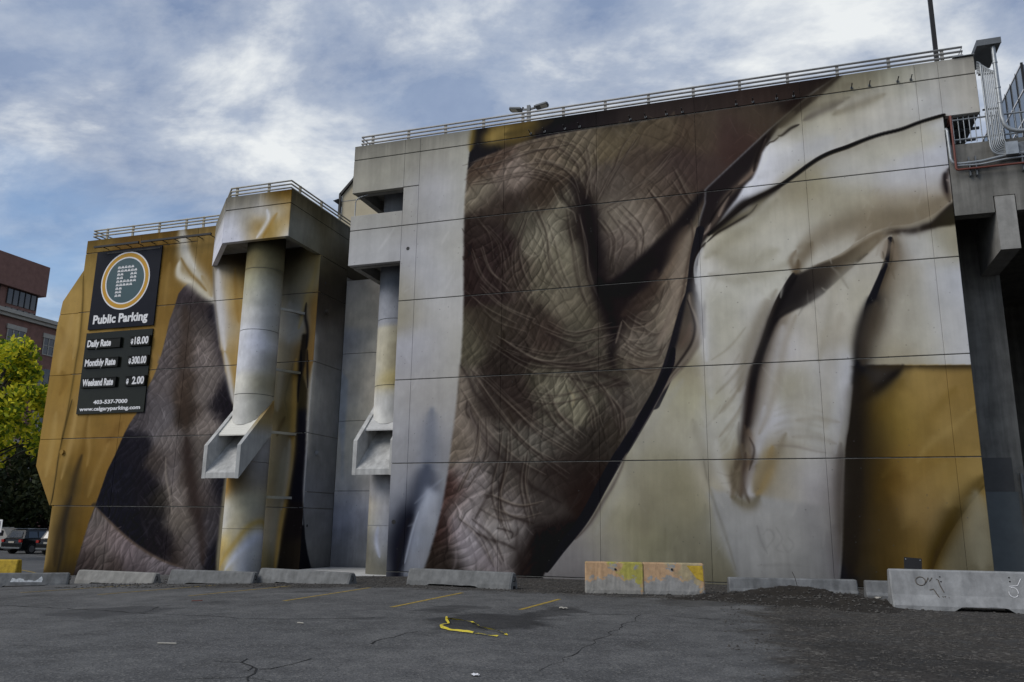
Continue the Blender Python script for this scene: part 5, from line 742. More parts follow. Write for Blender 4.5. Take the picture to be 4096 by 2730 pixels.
    ('stroke','main',[(3.42,10.51),(3.35,10.25),(3.23,9.93)],0.12,(121,108,93),0.7,0,0.8,0.0),
    ('stroke','main',[(3.53,10.39),(3.58,10.11),(3.65,9.84)],0.14,(121,108,93),0.6,0,0.8,0.0),
    ('stroke','main',[(3.25,10.15),(3.27,9.82),(3.16,9.56)],0.03,(92,84,72),0.7,0,0.8,0.0),
    ('stroke','main',[(2.77,8.62),(2.5,7.91),(2.34,7.31),(2.26,6.66),(2.14,6.07),(2.03,5.43),(1.91,4.73),(1.82,4.39),(1.75,3.93),(1.66,3.08),(1.58,2.24),(1.53,1.41),(1.4,0.6),(1.31,0.06)],0.42,(28,28,31),0.97,1,0.15,0.0),
    ('stroke','main',[(2.77,8.62),(2.5,7.91),(2.34,7.31),(2.26,6.66),(2.14,6.07)],0.16,(26,26,29),0.95,0,0.4,0.0),
    ('stroke','main',[(2.92,8.49),(2.71,7.83),(2.55,7.24),(2.43,6.65)],0.34,(72,64,54),0.7,0,0.8,0.0),
    ('stroke','main',[(1.65,3.76),(1.55,3.08),(1.45,2.35),(1.41,1.41),(1.29,0.48)],0.28,(84,80,82),0.6,-1,0.2,0.0),
    ('stroke','main',[(2.04,6.85),(1.93,6.08),(1.82,5.32),(1.63,4.62),(1.48,3.94)],0.28,(172,172,176),0.55,-1,0.8,0.0),
    ('stroke','main',[(-0.24,5.26),(0.17,5.4),(0.61,5.36),(1.16,5.19)],0.09,(120,113,97),0.16,0,0.8,0.0),
    ('stroke','main',[(-0.25,5.09),(0.16,5.22),(0.6,5.18),(1.14,5.02)],0.09,(120,113,97),0.16,0,0.8,0.0),
    ('stroke','main',[(-0.26,4.79),(0.14,4.93),(0.58,4.88),(1.12,4.72)],0.09,(120,113,97),0.16,0,0.8,0.0),
    ('stroke','main',[(-0.28,4.55),(0.13,4.69),(0.57,4.65),(1.11,4.49)],0.09,(120,113,97),0.16,0,0.8,0.0),
    ('stroke','main',[(-0.3,4.08),(0.1,4.22),(0.54,4.18),(1.08,4.03)],0.09,(120,113,97),0.16,0,0.8,0.0),
    ('stroke','main',[(-0.35,4.2),(0.32,4.14),(0.86,4.0),(1.18,3.94)],0.05,(116,108,100),0.5,0,0.8,0.0),
    ('stroke','main',[(-0.93,1.77),(-0.84,1.32),(-0.69,0.98)],0.05,(108,107,106),0.5,0,0.8,0.0),
    ('stroke','main',[(-0.78,1.49),(-0.6,1.66),(-0.45,1.44),(-0.69,1.09)],0.035,(112,111,110),0.4,0,0.8,0.0),
    ('stroke','main',[(-0.38,1.72),(-0.23,1.38),(-0.41,1.1),(-0.2,0.99)],0.035,(112,111,110),0.4,0,0.8,0.0),
    ('stroke','main',[(-0.06,1.44),(0.09,1.22),(-0.09,1.0),(-0.24,1.27)],0.035,(112,111,110),0.4,0,0.8,0.0),
    ('stroke','main',[(-0.99,0.58),(-0.33,0.63),(0.27,0.62)],0.06,(104,103,102),0.3,0,0.8,0.0),
    ('fill','main',[(0.64,9.55),(1.28,9.86),(2.08,10.12),(2.7,10.5),(3.15,10.76),(3.43,10.68),(2.81,10.11),(2.19,9.6),(1.52,9.02),(0.82,8.58),(0.08,8.23),(-0.02,8.37),(0.34,9.0)],[(0.48,9.1,34,32,33),(1.03,9.17,44,40,38),(1.55,9.56,60,54,48),(2.17,9.95,84,75,62),(2.99,10.53,106,95,79)],0.035,0.35,None),
    ('stroke','main',[(0.8,8.58),(1.52,9.02),(2.19,9.6),(2.81,10.11)],0.1,(40,36,34),0.45,1,0.8,0.0),
    ('stroke','main',[(-0.02,8.26),(0.34,8.51),(0.9,8.65),(1.52,9.02)],0.09,(40,37,36),0.7,0,0.8,0.0),
    ('stroke','main',[(0.66,9.53),(0.38,9.11),(0.1,8.63),(-0.19,8.05),(-0.48,7.31),(-0.72,6.56),(-0.88,5.82)],0.13,(28,26,27),0.9,0,0.8,0.0),
    ('stroke','main',[(-2.41,9.91),(-2.34,8.98),(-2.24,7.85),(-2.21,6.74),(-2.14,5.76)],0.3,(178,177,177),0.45,0,0.8,0.0),
    ('stroke','main',[(-0.3,8.83),(-0.65,7.97),(-1.06,6.9),(-1.31,5.95)],0.3,(136,129,115),0.4,0,0.8,0.0),
    ('stroke','main',[(-1.69,10.3),(-0.72,10.67),(0.31,10.57),(0.94,10.96)],0.5,(172,169,160),0.35,0,0.8,0.0),
    ('stroke','main',[(0.16,7.92),(-0.1,6.85),(-0.31,5.8),(-0.61,4.87),(-0.95,3.94)],0.3,(172,171,172),0.5,0,0.8,0.0),
    ('stroke','main',[(1.32,8.93),(0.92,7.33),(0.62,5.77),(0.47,4.74)],0.6,(160,156,148),0.35,0,0.8,0.0),
    ('stroke','main',[(1.9,8.23),(1.51,6.77),(1.35,5.74),(1.23,4.72)],0.3,(140,133,119),0.4,0,0.8,0.0),
    ('stroke','main',[(2.04,6.75),(1.87,5.72),(1.66,4.81)],0.16,(170,170,174),0.5,0,0.8,0.0),
    ('stroke','main',[(3.85,10.66),(4.2,10.35),(4.63,9.99),(5.06,9.68)],0.3,(172,170,164),0.5,0,0.8,0.0),
    ('stroke','main',[(3.76,9.59),(3.88,8.73),(3.7,7.69)],0.5,(149,144,132),0.4,0,0.8,0.0),
    ('stroke','main',[(4.5,9.52),(4.59,8.46),(4.75,7.32)],0.4,(166,166,168),0.4,0,0.8,0.0),
    ('stroke','main',[(1.21,11.96),(2.41,11.93),(3.36,11.6),(4.31,11.6)],0.5,(157,151,136),0.35,0,0.8,0.0),
    ('stroke','main',[(0.82,10.52),(1.65,11.0),(2.56,11.24),(3.33,11.27),(4.28,11.27)],0.35,(117,107,90),0.5,0,0.8,0.0),
    ('stroke','main',[(1.78,12.93),(2.97,12.89),(4.22,12.73),(4.94,12.41)],0.5,(170,169,170),0.4,0,0.8,0.0),
    ('stroke','main',[(-0.67,11.83),(0.41,12.4),(1.26,12.76)],0.4,(147,141,124),0.35,0,0.8,0.0),
    ('stroke','main',[(0.25,13.25),(1.12,13.72),(2.07,14.18)],0.3,(172,172,174),0.5,0,0.8,0.0),
    ('stroke','main',[(2.57,14.11),(4.07,14.35),(5.16,14.76)],0.35,(170,169,166),0.45,0,0.8,0.0),
    ('stroke','main',[(1.21,15.27),(1.95,15.39),(2.67,15.52)],0.12,(108,102,89),0.45,0,0.8,0.0),
    ('stroke','main',[(-2.4,5.77),(-2.24,4.59),(-2.08,3.54),(-1.71,2.72)],0.25,(158,156,152),0.35,0,0.8,0.0),
    ('stroke','main',[(-2.12,2.41),(-1.86,1.51),(-1.7,0.72)],0.25,(130,130,129),0.4,0,0.8,0.0),
    ('stroke','main',[(-4.57,4.86),(-3.94,3.99),(-3.76,2.93),(-3.69,1.69)],0.7,(122,118,104),0.3,0,0.8,0.0),
    ('stroke','main',[(-3.88,6.38),(-4.56,5.41),(-5.24,4.0),(-5.92,2.5),(-6.6,1.23)],0.01,(140,138,132),0.1,0,0.8,0.0),
    ('stroke','main',[(-3.02,6.34),(-3.91,5.17),(-4.59,3.99),(-5.26,2.72),(-5.93,1.45)],0.22,(142,140,134),0.35,0,0.8,0.0),
    ('stroke','main',[(-2.47,3.86),(-2.35,3.13),(-2.13,2.31),(-1.86,1.41),(-1.61,0.43)],0.05,(90,87,77),0.35,0,0.8,0.0),
    ('stroke','main',[(-1.16,4.78),(-1.09,4.25),(-0.96,3.74),(-1.19,3.13),(-1.36,2.62)],0.14,(76,66,58),0.5,0,0.8,0.0),
    ('stroke','main',[(-1.46,3.74),(-1.59,3.13),(-1.36,2.62)],0.1,(82,74,62),0.5,0,0.8,0.0),
    ('stroke','main',[(-1.03,4.46),(-0.9,4.05),(-1.08,3.43)],0.04,(46,39,36),0.6,0,0.8,0.0),
    ('stroke','main',[(0.8,10.24),(1.64,10.78),(2.65,11.14),(3.9,11.2),(5.06,11.68)],0.42,(113,103,86),0.5,0,0.8,0.0),
    ('stroke','main',[(-1.79,10.6),(-0.96,10.12),(0.1,10.48)],0.4,(134,129,111),0.45,0,0.8,0.0),
    ('stroke','main',[(0.03,9.14),(-0.56,8.07),(-0.98,7.01),(-1.26,5.94)],0.2,(117,110,96),0.5,0,0.8,0.0),
    ('stroke','main',[(0.58,8.27),(0.21,7.37),(-0.05,6.32),(-0.39,5.28),(-0.72,4.56)],0.15,(126,117,101),0.4,0,0.8,0.0),
    ('stroke','main',[(2.45,9.81),(1.7,8.79),(1.34,7.84)],0.3,(182,180,174),0.5,0,0.8,0.0),
    ('stroke','main',[(-2.4,10.14),(-2.38,9.21),(-2.3,8.08),(-2.23,6.96)],0.16,(188,188,190),0.55,0,0.8,0.0),
    ('stroke','main',[(0.19,12.2),(-0.47,11.57),(-1.34,10.97),(-2.12,10.46)],0.3,(128,123,105),0.4,0,0.8,0.0),
    ('stroke','main',[(-0.28,13.08),(0.48,13.57),(1.14,14.08)],0.3,(184,184,186),0.5,0,0.8,0.0),
    ('stroke','main',[(1.54,15.46),(2.17,15.72),(2.7,15.99)],0.3,(114,107,90),0.4,0,0.8,0.0),
    ('stroke','main',[(4.06,13.09),(4.82,13.1),(5.24,12.59)],0.25,(176,176,180),0.5,0,0.8,0.0),
    ('stroke','main',[(-2.04,4.38),(-1.98,3.54),(-1.7,2.82)],0.16,(176,175,172),0.4,0,0.8,0.0),
    ('stroke','main',[(0.06,4.54),(-0.26,3.93),(-0.69,3.33),(-0.91,2.82)],0.16,(110,100,82),0.5,0,0.8,0.0),
    ('stroke','main',[(0.93,4.42),(1.04,3.22),(1.03,1.75)],0.5,(150,149,147),0.35,0,0.8,0.0),
    ('stroke','main',[(1.62,4.21),(1.48,2.92),(1.41,1.56)],0.14,(84,80,80),0.45,0,0.8,0.0),
    ('stroke','main',[(-2.09,6.96),(-1.5,7.36),(-0.96,7.99)],0.05,(125,119,104),0.35,0,0.8,0.0),
    ('stroke','main',[(-1.98,5.86),(-1.44,6.38),(-1.01,6.9)],0.06,(121,115,100),0.4,0,0.8,0.0),
    ('stroke','main',[(-1.91,5.22),(-1.47,5.74),(-1.09,6.26)],0.06,(119,111,96),0.4,0,0.8,0.0),
    ('stroke','main',[(-1.94,4.48),(-1.51,5.0),(-1.18,5.51)],0.06,(115,107,92),0.4,0,0.8,0.0),
    ('stroke','main',[(0.38,4.95),(0.96,4.98),(1.62,4.86)],0.1,(126,119,105),0.3,0,0.8,0.0),
    ('stroke','main',[(0.25,4.44),(0.93,4.42),(1.48,4.21)],0.1,(124,117,105),0.3,0,0.8,0.0),
    ('stroke','main',[(3.08,10.52),(2.04,9.52),(1.56,8.26),(1.18,6.79)],0.22,(130,123,106),0.35,0,0.8,0.0),
    ('stroke','main',[(-2.03,9.87),(-1.19,9.57),(-0.25,9.72),(0.59,10.09)],0.2,(133,127,110),0.35,0,0.8,0.0),
    ('stroke','main',[(0.71,10.42),(0.54,10.1),(0.66,9.64)],0.1,(98,85,68),0.6,0,0.8,0.0),
    ('stroke','main',[(-5.02,4.0),(-4.5,2.93),(-4.32,1.47)],0.4,(110,104,89),0.3,0,0.8,0.0),
    ('stroke','main',[(-2.74,5.03),(-2.47,3.96),(-2.3,3.13)],0.2,(118,113,100),0.35,0,0.8,0.0),
    ('stroke','main',[(3.85,6.35),(4.33,5.63),(4.48,4.45)],0.45,(147,125,77),0.4,0,0.8,0.0),
    ('stroke','main',[(2.55,4.89),(3.47,6.06)],0.3,(95,75,34),0.35,0,0.8,0.0),
    ('stroke','main',[(2.69,3.21),(3.49,4.17),(4.18,5.04),(4.87,5.81)],0.18,(108,87,44),0.35,0,0.8,0.0),
    ('stroke','main',[(3.11,1.78),(3.71,2.73),(4.4,3.58)],0.3,(131,111,70),0.35,0,0.8,0.0),
    ('mask','main',[(-17.44,17.57),(-10.73,16.55),(-10.84,12.94),(-10.79,9.49),(-15.41,9.83),(-10.8,7.79),(-10.97,5.32),(-11.33,2.4),(-11.96,0.1),(-13.21,-0.21),(-13.62,7.94)],0.1,'left',None),
    ('strands','main','left',[420,1.1,0.35,0.5,1.5,0.04,(40,55,65,110)]),
    ('strands','main','left',[240,0.9,0.3,0.5,1.4,0.05,(40,55,65,110)]),
    ('mask','main',[(-2.23,10.35),(0.36,11.48),(5.36,12.91),(5.28,10.09),(2.22,6.74),(1.4,0.43),(-6.38,0.6),(-3.01,6.45)],0.1,'hand',None),
    ('strands','main','hand',[320,1.07,0.3,0.4,1.2,0.04,(60,75,95,110)]),
    ('strands','main','hand',[260,0.92,0.3,0.4,1.2,0.05,(60,75,95,110)]),
    ('stroke','main',[(5.36,14.46),(4.7,14.33),(4.11,14.16),(3.51,14.07),(3.01,13.95),(2.49,13.78),(1.98,13.65),(1.61,13.5),(1.24,13.28),(0.8,12.98),(0.37,12.71),(-0.06,12.5),(-0.61,12.27),(-0.99,12.02),(-1.33,11.76),(-1.61,11.55),(-2.0,11.24)],0.042,(24,22,22),0.97,0,0.3,0.6),
    ('stroke','main',[(2.37,6.11),(2.35,4.69),(2.15,3.21),(1.95,1.76),(1.77,0.53)],0.75,(53,43,27),0.55,0,0.8,0.0),
    ('stroke','main',[(2.25,6.42),(2.17,4.7),(1.93,2.72),(1.62,0.43)],0.35,(32,29,27),0.6,0,0.8,0.0),
    ('stroke','main',[(4.38,2.45),(4.96,3.2),(5.54,3.85)],0.5,(145,125,81),0.4,0,0.8,0.0),
    ('stroke','main',[(5.09,2.73),(5.08,1.8),(5.05,0.72)],0.4,(129,125,108),0.6,0,0.8,0.0),
    ('stroke','main',[(3.43,5.66),(3.71,4.66),(3.41,3.2)],0.5,(138,116,68),0.35,0,0.8,0.0),
    ('stroke','main',[(2.65,2.73),(2.74,1.58),(2.48,0.55)],0.5,(64,51,29),0.5,0,0.8,0.0),
    ('stroke','main',[(0.37,12.71),(-0.07,12.47),(-0.5,12.29),(-0.83,12.18),(-1.16,11.92),(-1.5,11.6),(-1.89,11.29)],0.12,(34,31,30),0.9,0,0.8,0.0),
    ('stroke','main',[(-3.29,7.37),(-3.38,6.9),(-3.65,6.33),(-4.03,5.66),(-4.47,4.94),(-4.9,4.27),(-5.22,3.81),(-5.71,2.99),(-6.14,2.22),(-6.52,1.66),(-7.11,0.94),(-7.59,0.27)],0.13,(26,25,30),0.95,0,0.5,0.7),
    ('weather','main',[16.37,0.55,0.22,3]),
    ('weather','main',[-0.2,0.5,0.2,4]),
    ('streaks','main',[0.018,21]),
    ('fill','sign',None,[(-31.94,11.52,150,124,73),(-32.1,10.59,147,120,68),(-32.14,9.05,142,114,62),(-32.11,7.52,135,108,57),(-32.13,6.33,137,110,61),(-31.57,9.32,138,112,64),(-31.37,14.68,113,91,49),(-30.6,14.73,117,96,53),(-31.37,13.71,136,113,65),(-29.02,14.38,104,79,42),(-27.17,14.45,105,81,41),(-26.33,13.56,100,77,37),(-26.49,12.04,115,91,48),(-26.69,10.84,114,89,47),(-26.68,9.65,124,99,55),(-26.69,8.18,131,105,61),(-24.61,14.01,125,104,63),(-24.51,13.08,113,89,46),(-24.77,12.38,110,85,43),(-32.25,5.31,139,112,61),(-32.42,4.15,137,110,61),(-32.06,2.99,129,104,59),(-31.49,1.86,131,107,61),(-31.39,0.47,125,101,58),(-31.46,-0.35,117,94,52),(-30.54,5.86,128,103,58),(-31.04,6.17,138,112,66),(-29.58,5.84,118,93,49),(-28.76,5.24,121,94,51),(-29.67,4.12,112,87,44),(-29.21,3.55,115,89,46),(-29.82,2.43,106,81,40),(-30.21,2.99,58,49,32),(-30.57,2.99,112,89,45),(-29.45,1.88,107,83,41),(-30.31,1.87,54,45,31),(-30.65,1.31,65,55,35),(-30.87,0.48,52,45,32),(-30.88,-0.34,39,34,25),(-30.27,-0.05,66,54,30),(-29.86,0.5,91,71,30),(-29.92,-0.42,60,49,27),(-29.64,1.33,89,67,29)],0.02,0.5,None),
    ('fill','sign',[(-25.11,12.29),(-25.5,12.02),(-25.74,11.74),(-25.88,11.15),(-26.08,10.5),(-26.19,9.74),(-26.31,9.04),(-26.45,8.46),(-26.65,7.89),(-26.93,7.38),(-27.18,6.64),(-27.46,6.08),(-27.41,6.24),(-27.7,5.79),(-27.97,5.23),(-28.28,4.44),(-28.6,3.77),(-28.78,3.1),(-28.95,2.55),(-29.02,2.24),(-29.25,1.55),(-29.38,1.0),(-29.5,0.46),(-29.66,-0.3),(-29.78,-0.84),(-30.19,-1.39),(-21.63,-1.08),(-21.81,6.73),(-22.83,8.01),(-23.11,10.59),(-23.67,11.19),(-24.35,11.75)],[(-25.19,11.81,62,54,54),(-24.46,11.52,58,50,50),(-24.61,10.99,60,52,50),(-25.23,10.45,77,68,63),(-25.9,10.19,86,78,76),(-25.44,9.28,90,82,80),(-24.16,10.08,76,68,64),(-24.3,8.93,110,100,96),(-23.72,9.19,108,98,92),(-25.05,8.97,66,56,48),(-23.54,10.62,32,29,34),(-23.14,9.44,34,30,35),(-25.67,8.43,86,78,76),(-25.91,7.57,92,84,82),(-26.11,6.44,84,78,78),(-24.84,7.24,68,58,51),(-23.82,7.21,104,95,90),(-24.5,6.11,53,45,40),(-22.83,6.61,34,31,34),(-27.1,6.06,74,68,68),(-26.05,6.03,96,90,90),(-27.29,4.93,34,32,36),(-28.1,3.27,30,29,34),(-27.63,2.44,30,29,34),(-27.12,1.36,28,27,32),(-26.33,2.99,32,30,34),(-25.84,1.91,32,30,33),(-25.22,4.9,104,96,93),(-25.08,3.8,108,100,98),(-24.74,2.72,112,103,98),(-24.51,1.92,104,95,88),(-24.38,4.61,54,47,44),(-24.18,3.52,59,51,46),(-23.65,5.69,118,108,102),(-23.69,4.87,100,92,86),(-23.43,3.79,90,84,81),(-23.18,2.72,84,76,74),(-23.66,2.46,56,49,46),(-24.09,1.14,81,74,68),(-23.85,0.78,108,100,98),(-23.67,0.37,90,84,84),(-24.19,0.36,54,46,42),(-25.0,0.6,32,29,32),(-22.93,1.68,60,56,58),(-22.74,1.16,62,58,60),(-22.87,4.58,40,37,40),(-22.57,2.99,30,29,34),(-22.41,0.4,28,27,32),(-25.58,2.45,46,42,38),(-25.59,4.08,62,55,52)],0.02,0.36,'skin2'),
    ('contrast','sign','skin2',1.08,(0.93,0.94,0.95)),
    ('hide','sign','skin2',{'amp': 0.5,'cell': 0.34,'seed': 25,'a1': 50.0,'a2': 128.0}),
    ('strands','sign','skin2',[650,1.38,0.65,0.25,0.6,0.06,(20,60,130)]),
    ('strands','sign','skin2',[380,0.65,0.6,0.25,0.6,0.05,(20,60,130)]),
    ('strands','sign','skin2',[900,1.45,0.6,0.3,0.8,0.014]),
    ('fill','sign',[(-29.02,2.24),(-28.6,1.94),(-28.05,1.56),(-27.43,1.14),(-26.69,0.73),(-25.97,0.37),(-25.26,0.1),(-24.58,-0.11),(-24.05,-0.2),(-23.66,-0.75),(-23.61,-1.15),(-30.19,-1.39),(-29.78,-0.84),(-29.66,-0.3),(-29.5,0.46),(-29.38,1.0),(-29.25,1.55)],[(-28.83,1.61,90,83,80),(-28.99,0.79,98,88,86),(-28.12,1.08,100,90,88),(-28.34,0.27,82,75,72),(-27.71,0.65,102,92,92),(-26.97,0.3,104,94,96),(-26.25,-0.0,100,92,94),(-25.21,-0.29,104,97,100),(-24.52,-0.57,98,92,96),(-29.0,-0.02,64,56,54),(-29.26,-0.56,56,49,48),(-27.57,-0.25,66,58,56),(-26.52,-0.48,84,76,78)],0.03,0.3,'skin3'),
    ('hide','sign','skin3',{'amp': 0.8,'cell': 0.5,'seed': 35,'a1': 35.0,'a2': 75.0}),
    ('strands','sign','skin3',[700,1.4,0.5,0.3,0.8,0.02,(30,50)]),
    ('strands','sign','skin3',[500,0.55,0.5,0.3,0.8,0.02,(30,50)]),
    ('stroke','sign',[(-29.01,2.21),(-28.05,1.54),(-26.69,0.7),(-25.26,0.08),(-24.05,-0.23)],0.07,(75,62,51),0.6,0,0.8,0.0),
    ('stroke','sign',[(-25.31,11.04),(-25.13,10.14),(-25.05,8.97),(-25.05,7.82),(-24.84,6.68),(-24.59,5.78)],0.42,(57,47,41),0.6,0,0.8,0.0),
    ('stroke','sign',[(-24.52,5.16),(-24.25,4.06),(-23.92,2.99),(-23.54,1.93),(-23.22,0.9),(-23.05,-0.02)],0.3,(44,36,34),0.7,0,0.8,0.0),
    ('stroke','sign',[(-25.49,4.35),(-25.38,3.53),(-25.08,2.72),(-24.84,1.92)],0.06,(140,130,120),0.5,0,0.8,0.0),
    ('stroke','sign',[(-30.09,6.32),(-30.12,5.56),(-30.14,4.81),(-30.27,4.24),(-30.41,3.56)],0.18,(101,77,38),0.7,0,0.8,0.0),
    ('stroke','sign',[(-30.16,4.47),(-30.38,3.56),(-30.46,2.76),(-30.64,2.09),(-30.75,1.42),(-30.9,0.65),(-30.88,-0.34)],0.24,(49,41,30),0.75,0,0.8,0.0),
    ('stroke','sign',[(-30.44,2.65),(-30.6,1.87),(-30.65,1.31),(-30.58,0.49),(-30.68,-0.6)],0.14,(40,36,32),0.7,0,0.8,0.0),
    ('stroke','sign',[(-29.72,4.0),(-29.82,3.27),(-29.82,2.43)],0.1,(97,73,36),0.5,0,0.8,0.0),
    ('stroke','sign',[(-28.14,5.92),(-28.43,5.46),(-28.8,5.07)],0.2,(98,73,38),0.5,0,0.8,0.0),
    ('stroke','sign',[(-32.03,8.43),(-31.8,7.93),(-32.0,7.34)],0.22,(110,84,41),0.5,0,0.8,0.0),
    ('stroke','sign',[(-32.49,10.62),(-32.15,9.97),(-32.2,9.36)],0.2,(118,92,49),0.4,0,0.8,0.0),
    ('stroke','sign',[(-26.0,14.89),(-25.85,14.25),(-25.7,13.68),(-25.35,13.1),(-24.86,12.57),(-24.39,12.05),(-23.98,11.48),(-23.67,11.19)],0.38,(178,174,162),0.95,0,0.8,0.0),
    ('stroke','sign',[(-25.84,14.81),(-25.7,14.24),(-25.48,13.6),(-24.97,12.88)],0.2,(196,194,188),0.7,0,0.8,0.0),
    ('stroke','sign',[(-25.87,13.27),(-25.84,12.77),(-25.48,12.44),(-24.95,12.15),(-24.49,11.76),(-24.04,11.43)],0.26,(177,171,154),0.95,0,0.8,0.0),
    ('stroke','sign',[(-25.93,13.21),(-25.9,12.66),(-25.55,12.42),(-25.1,12.23)],0.13,(190,185,171),0.7,0,0.8,0.0),
    ('stroke','sign',[(-25.82,13.45),(-25.55,13.05),(-25.15,12.59),(-24.68,12.19),(-24.21,11.74)],0.1,(117,94,53),0.75,0,0.8,0.0),
    ('stroke','sign',[(-24.57,12.48),(-24.25,12.04),(-23.91,11.47)],0.16,(134,110,66),0.5,0,0.8,0.0),
    ('fill','sign',[(-24.04,13.09),(-23.73,11.21),(-23.49,10.26),(-23.18,8.99),(-23.13,8.98),(-22.66,7.69),(-22.3,6.64),(-21.7,5.46),(-22.28,4.13),(-22.37,2.81),(-22.41,0.23),(-22.34,-0.71),(-17.56,-0.55),(-17.04,2.2),(-18.25,8.71),(-17.55,9.59),(-17.75,12.4),(-19.42,13.71),(-22.74,14.05)],[(-23.75,12.64,128,122,110),(-23.51,12.32,162,161,162),(-23.55,11.44,168,168,172),(-23.28,10.25,166,166,172),(-23.1,12.29,155,133,90),(-22.83,11.67,160,138,90),(-22.53,11.94,125,100,54),(-22.44,10.48,145,118,67),(-22.68,9.63,158,151,139),(-22.98,13.11,65,55,39),(-22.37,12.99,53,45,34),(-22.39,9.33,150,123,73),(-19.99,12.89,58,53,43),(-19.62,12.28,96,90,72),(-19.05,12.23,121,115,95),(-18.88,11.76,153,148,129),(-19.72,11.14,115,111,98),(-19.65,10.4,140,140,136),(-19.35,9.71,142,142,138),(-18.69,12.48,151,134,91),(-18.54,11.33,125,100,58),(-18.33,10.2,120,93,52),(-18.45,9.37,126,99,57),(-19.84,8.39,125,121,108),(-19.73,7.09,98,96,84),(-19.88,6.08,88,82,64),(-19.95,5.16,112,106,86),(-19.53,4.75,114,107,93),(-19.75,3.78,108,103,85),(-19.82,2.81,100,94,76),(-19.8,1.86,117,112,100),(-19.9,1.23,116,112,100),(-20.11,0.29,94,88,65),(-19.57,0.92,122,118,108),(-19.39,5.74,115,95,51),(-19.28,6.73,137,112,63),(-18.99,7.39,95,75,37),(-18.99,8.34,122,95,54),(-18.35,7.03,160,158,155),(-18.45,5.39,158,155,150),(-18.51,3.77,150,148,150),(-18.61,8.46,131,102,62)],0.05,0.4,None),
    ('fill','sign',[(-19.17,8.22),(-19.15,7.47),(-19.11,6.59),(-19.08,5.27),(-19.08,4.62),(-19.1,3.71),(-19.19,2.94),(-19.31,2.18),(-19.41,1.24),(-19.46,-0.31),(-17.56,-0.55),(-17.95,-0.08),(-18.28,0.95),(-18.47,2.19),(-18.53,3.07),(-18.53,4.09),(-18.57,5.0),(-18.61,6.05),(-18.64,7.04),(-18.93,7.66),(-18.83,8.34),(-18.8,9.43),(-19.08,9.45)],[(-18.9,5.4,30,29,34),(-18.89,3.45,30,29,34),(-19.03,1.55,34,30,30),(-19.07,0.31,38,34,30),(-18.78,0.32,44,38,32),(-18.96,7.06,56,49,35),(-18.99,8.34,48,42,35)],0.03,0.3,None),
    ('stroke','sign',[(-19.3,8.36),(-19.3,7.41),(-19.24,6.6),(-19.2,5.4),(-19.17,4.49),(-19.27,3.45),(-19.34,2.5),(-19.47,1.42),(-19.58,-0.19)],0.17,(154,124,67),0.85,0,0.8,0.0),
    ('stroke','sign',[(-19.1,8.76),(-19.03,7.94),(-19.09,7.2),(-19.07,6.53)],0.06,(28,27,30),0.9,0,0.8,0.0),
    ('stroke','sign',[(-18.79,8.74),(-18.72,7.92),(-18.64,7.11)],0.06,(30,28,30),0.9,0,0.8,0.0),
    ('stroke','sign',[(-19.58,6.21),(-19.7,6.75),(-19.54,7.55),(-19.44,8.23)],0.05,(86,81,63),0.5,0,0.8,0.0),
    ('stroke','sign',[(-19.63,5.94),(-19.83,5.55),(-19.95,5.16)],0.12,(72,61,41),0.6,0,0.8,0.0),
    ('stroke','sign',[(-18.42,4.99),(-18.44,4.09),(-18.44,3.13),(-18.4,2.19)],0.1,(158,157,158),0.9,0,0.8,0.0),
    ('stroke','sign',[(-18.42,8.18),(-18.41,7.04),(-18.42,6.04),(-18.44,5.12)],0.16,(168,166,162),0.95,0,0.8,0.0),
    ('stroke','sign',[(-19.32,5.01),(-19.31,4.1),(-19.38,3.07),(-19.49,2.18)],0.14,(140,140,138),0.6,0,0.8,0.0),
    ('stroke','sign',[(-18.58,12.76),(-18.71,11.91),(-18.86,11.41),(-19.01,10.92),(-19.14,10.31),(-19.28,9.7)],0.14,(150,132,88),0.7,0,0.8,0.0),
    ('stroke','sign',[(-19.0,10.8),(-19.01,10.24),(-18.84,9.56),(-18.84,8.79)],0.09,(30,29,32),0.85,0,0.8,0.0),
    ('stroke','sign',[(-18.58,11.05),(-18.58,10.21),(-18.55,9.1)],0.16,(129,102,60),0.6,0,0.8,0.0),
    ('strands','sign','skin2',[10,1.2,0.4]),
    ('stroke','sign',[(-23.7,12.7),(-23.58,11.73),(-23.42,10.84),(-23.16,9.83),(-22.94,8.97)],0.24,(186,184,184),0.85,0,0.8,0.0),
    ('stroke','sign',[(-22.93,8.83),(-22.65,7.97),(-22.39,7.12),(-22.2,6.56)],0.16,(176,175,176),0.8,0,0.8,0.0),
    ('stroke','sign',[(-23.97,12.78),(-23.72,11.27),(-23.47,10.26),(-23.18,9.03)],0.07,(93,85,74),0.5,0,0.8,0.0),
    ('stroke','sign',[(-22.8,12.68),(-22.6,11.36),(-22.34,10.18)],0.14,(129,102,56),0.6,0,0.8,0.0),
    ('stroke','sign',[(-31.54,13.43),(-31.29,11.79),(-31.17,9.92),(-31.21,9.0),(-31.26,7.49),(-31.37,5.91)],0.055,(59,51,32),0.85,0,0.8,0.0),
    ('stroke','sign',[(-31.44,12.94),(-31.25,11.66),(-31.12,9.91),(-31.16,8.94),(-31.22,7.49),(-31.3,5.95)],0.16,(114,91,47),0.5,0,0.8,0.0),
    ('stroke','sign',[(-31.15,7.06),(-31.28,6.23),(-31.42,5.3),(-31.53,4.43),(-31.54,3.45),(-31.61,2.54),(-31.67,2.26)],0.075,(45,39,26),0.9,0,0.8,0.0),
    ('stroke','sign',[(-31.06,6.94),(-31.16,6.23),(-31.3,5.29),(-31.41,4.42)],0.2,(108,85,42),0.55,0,0.8,0.0),
    ('stroke','sign',[(-30.83,6.69),(-30.84,5.87),(-30.94,4.71),(-31.17,3.45)],0.16,(167,141,91),0.45,0,0.8,0.0),
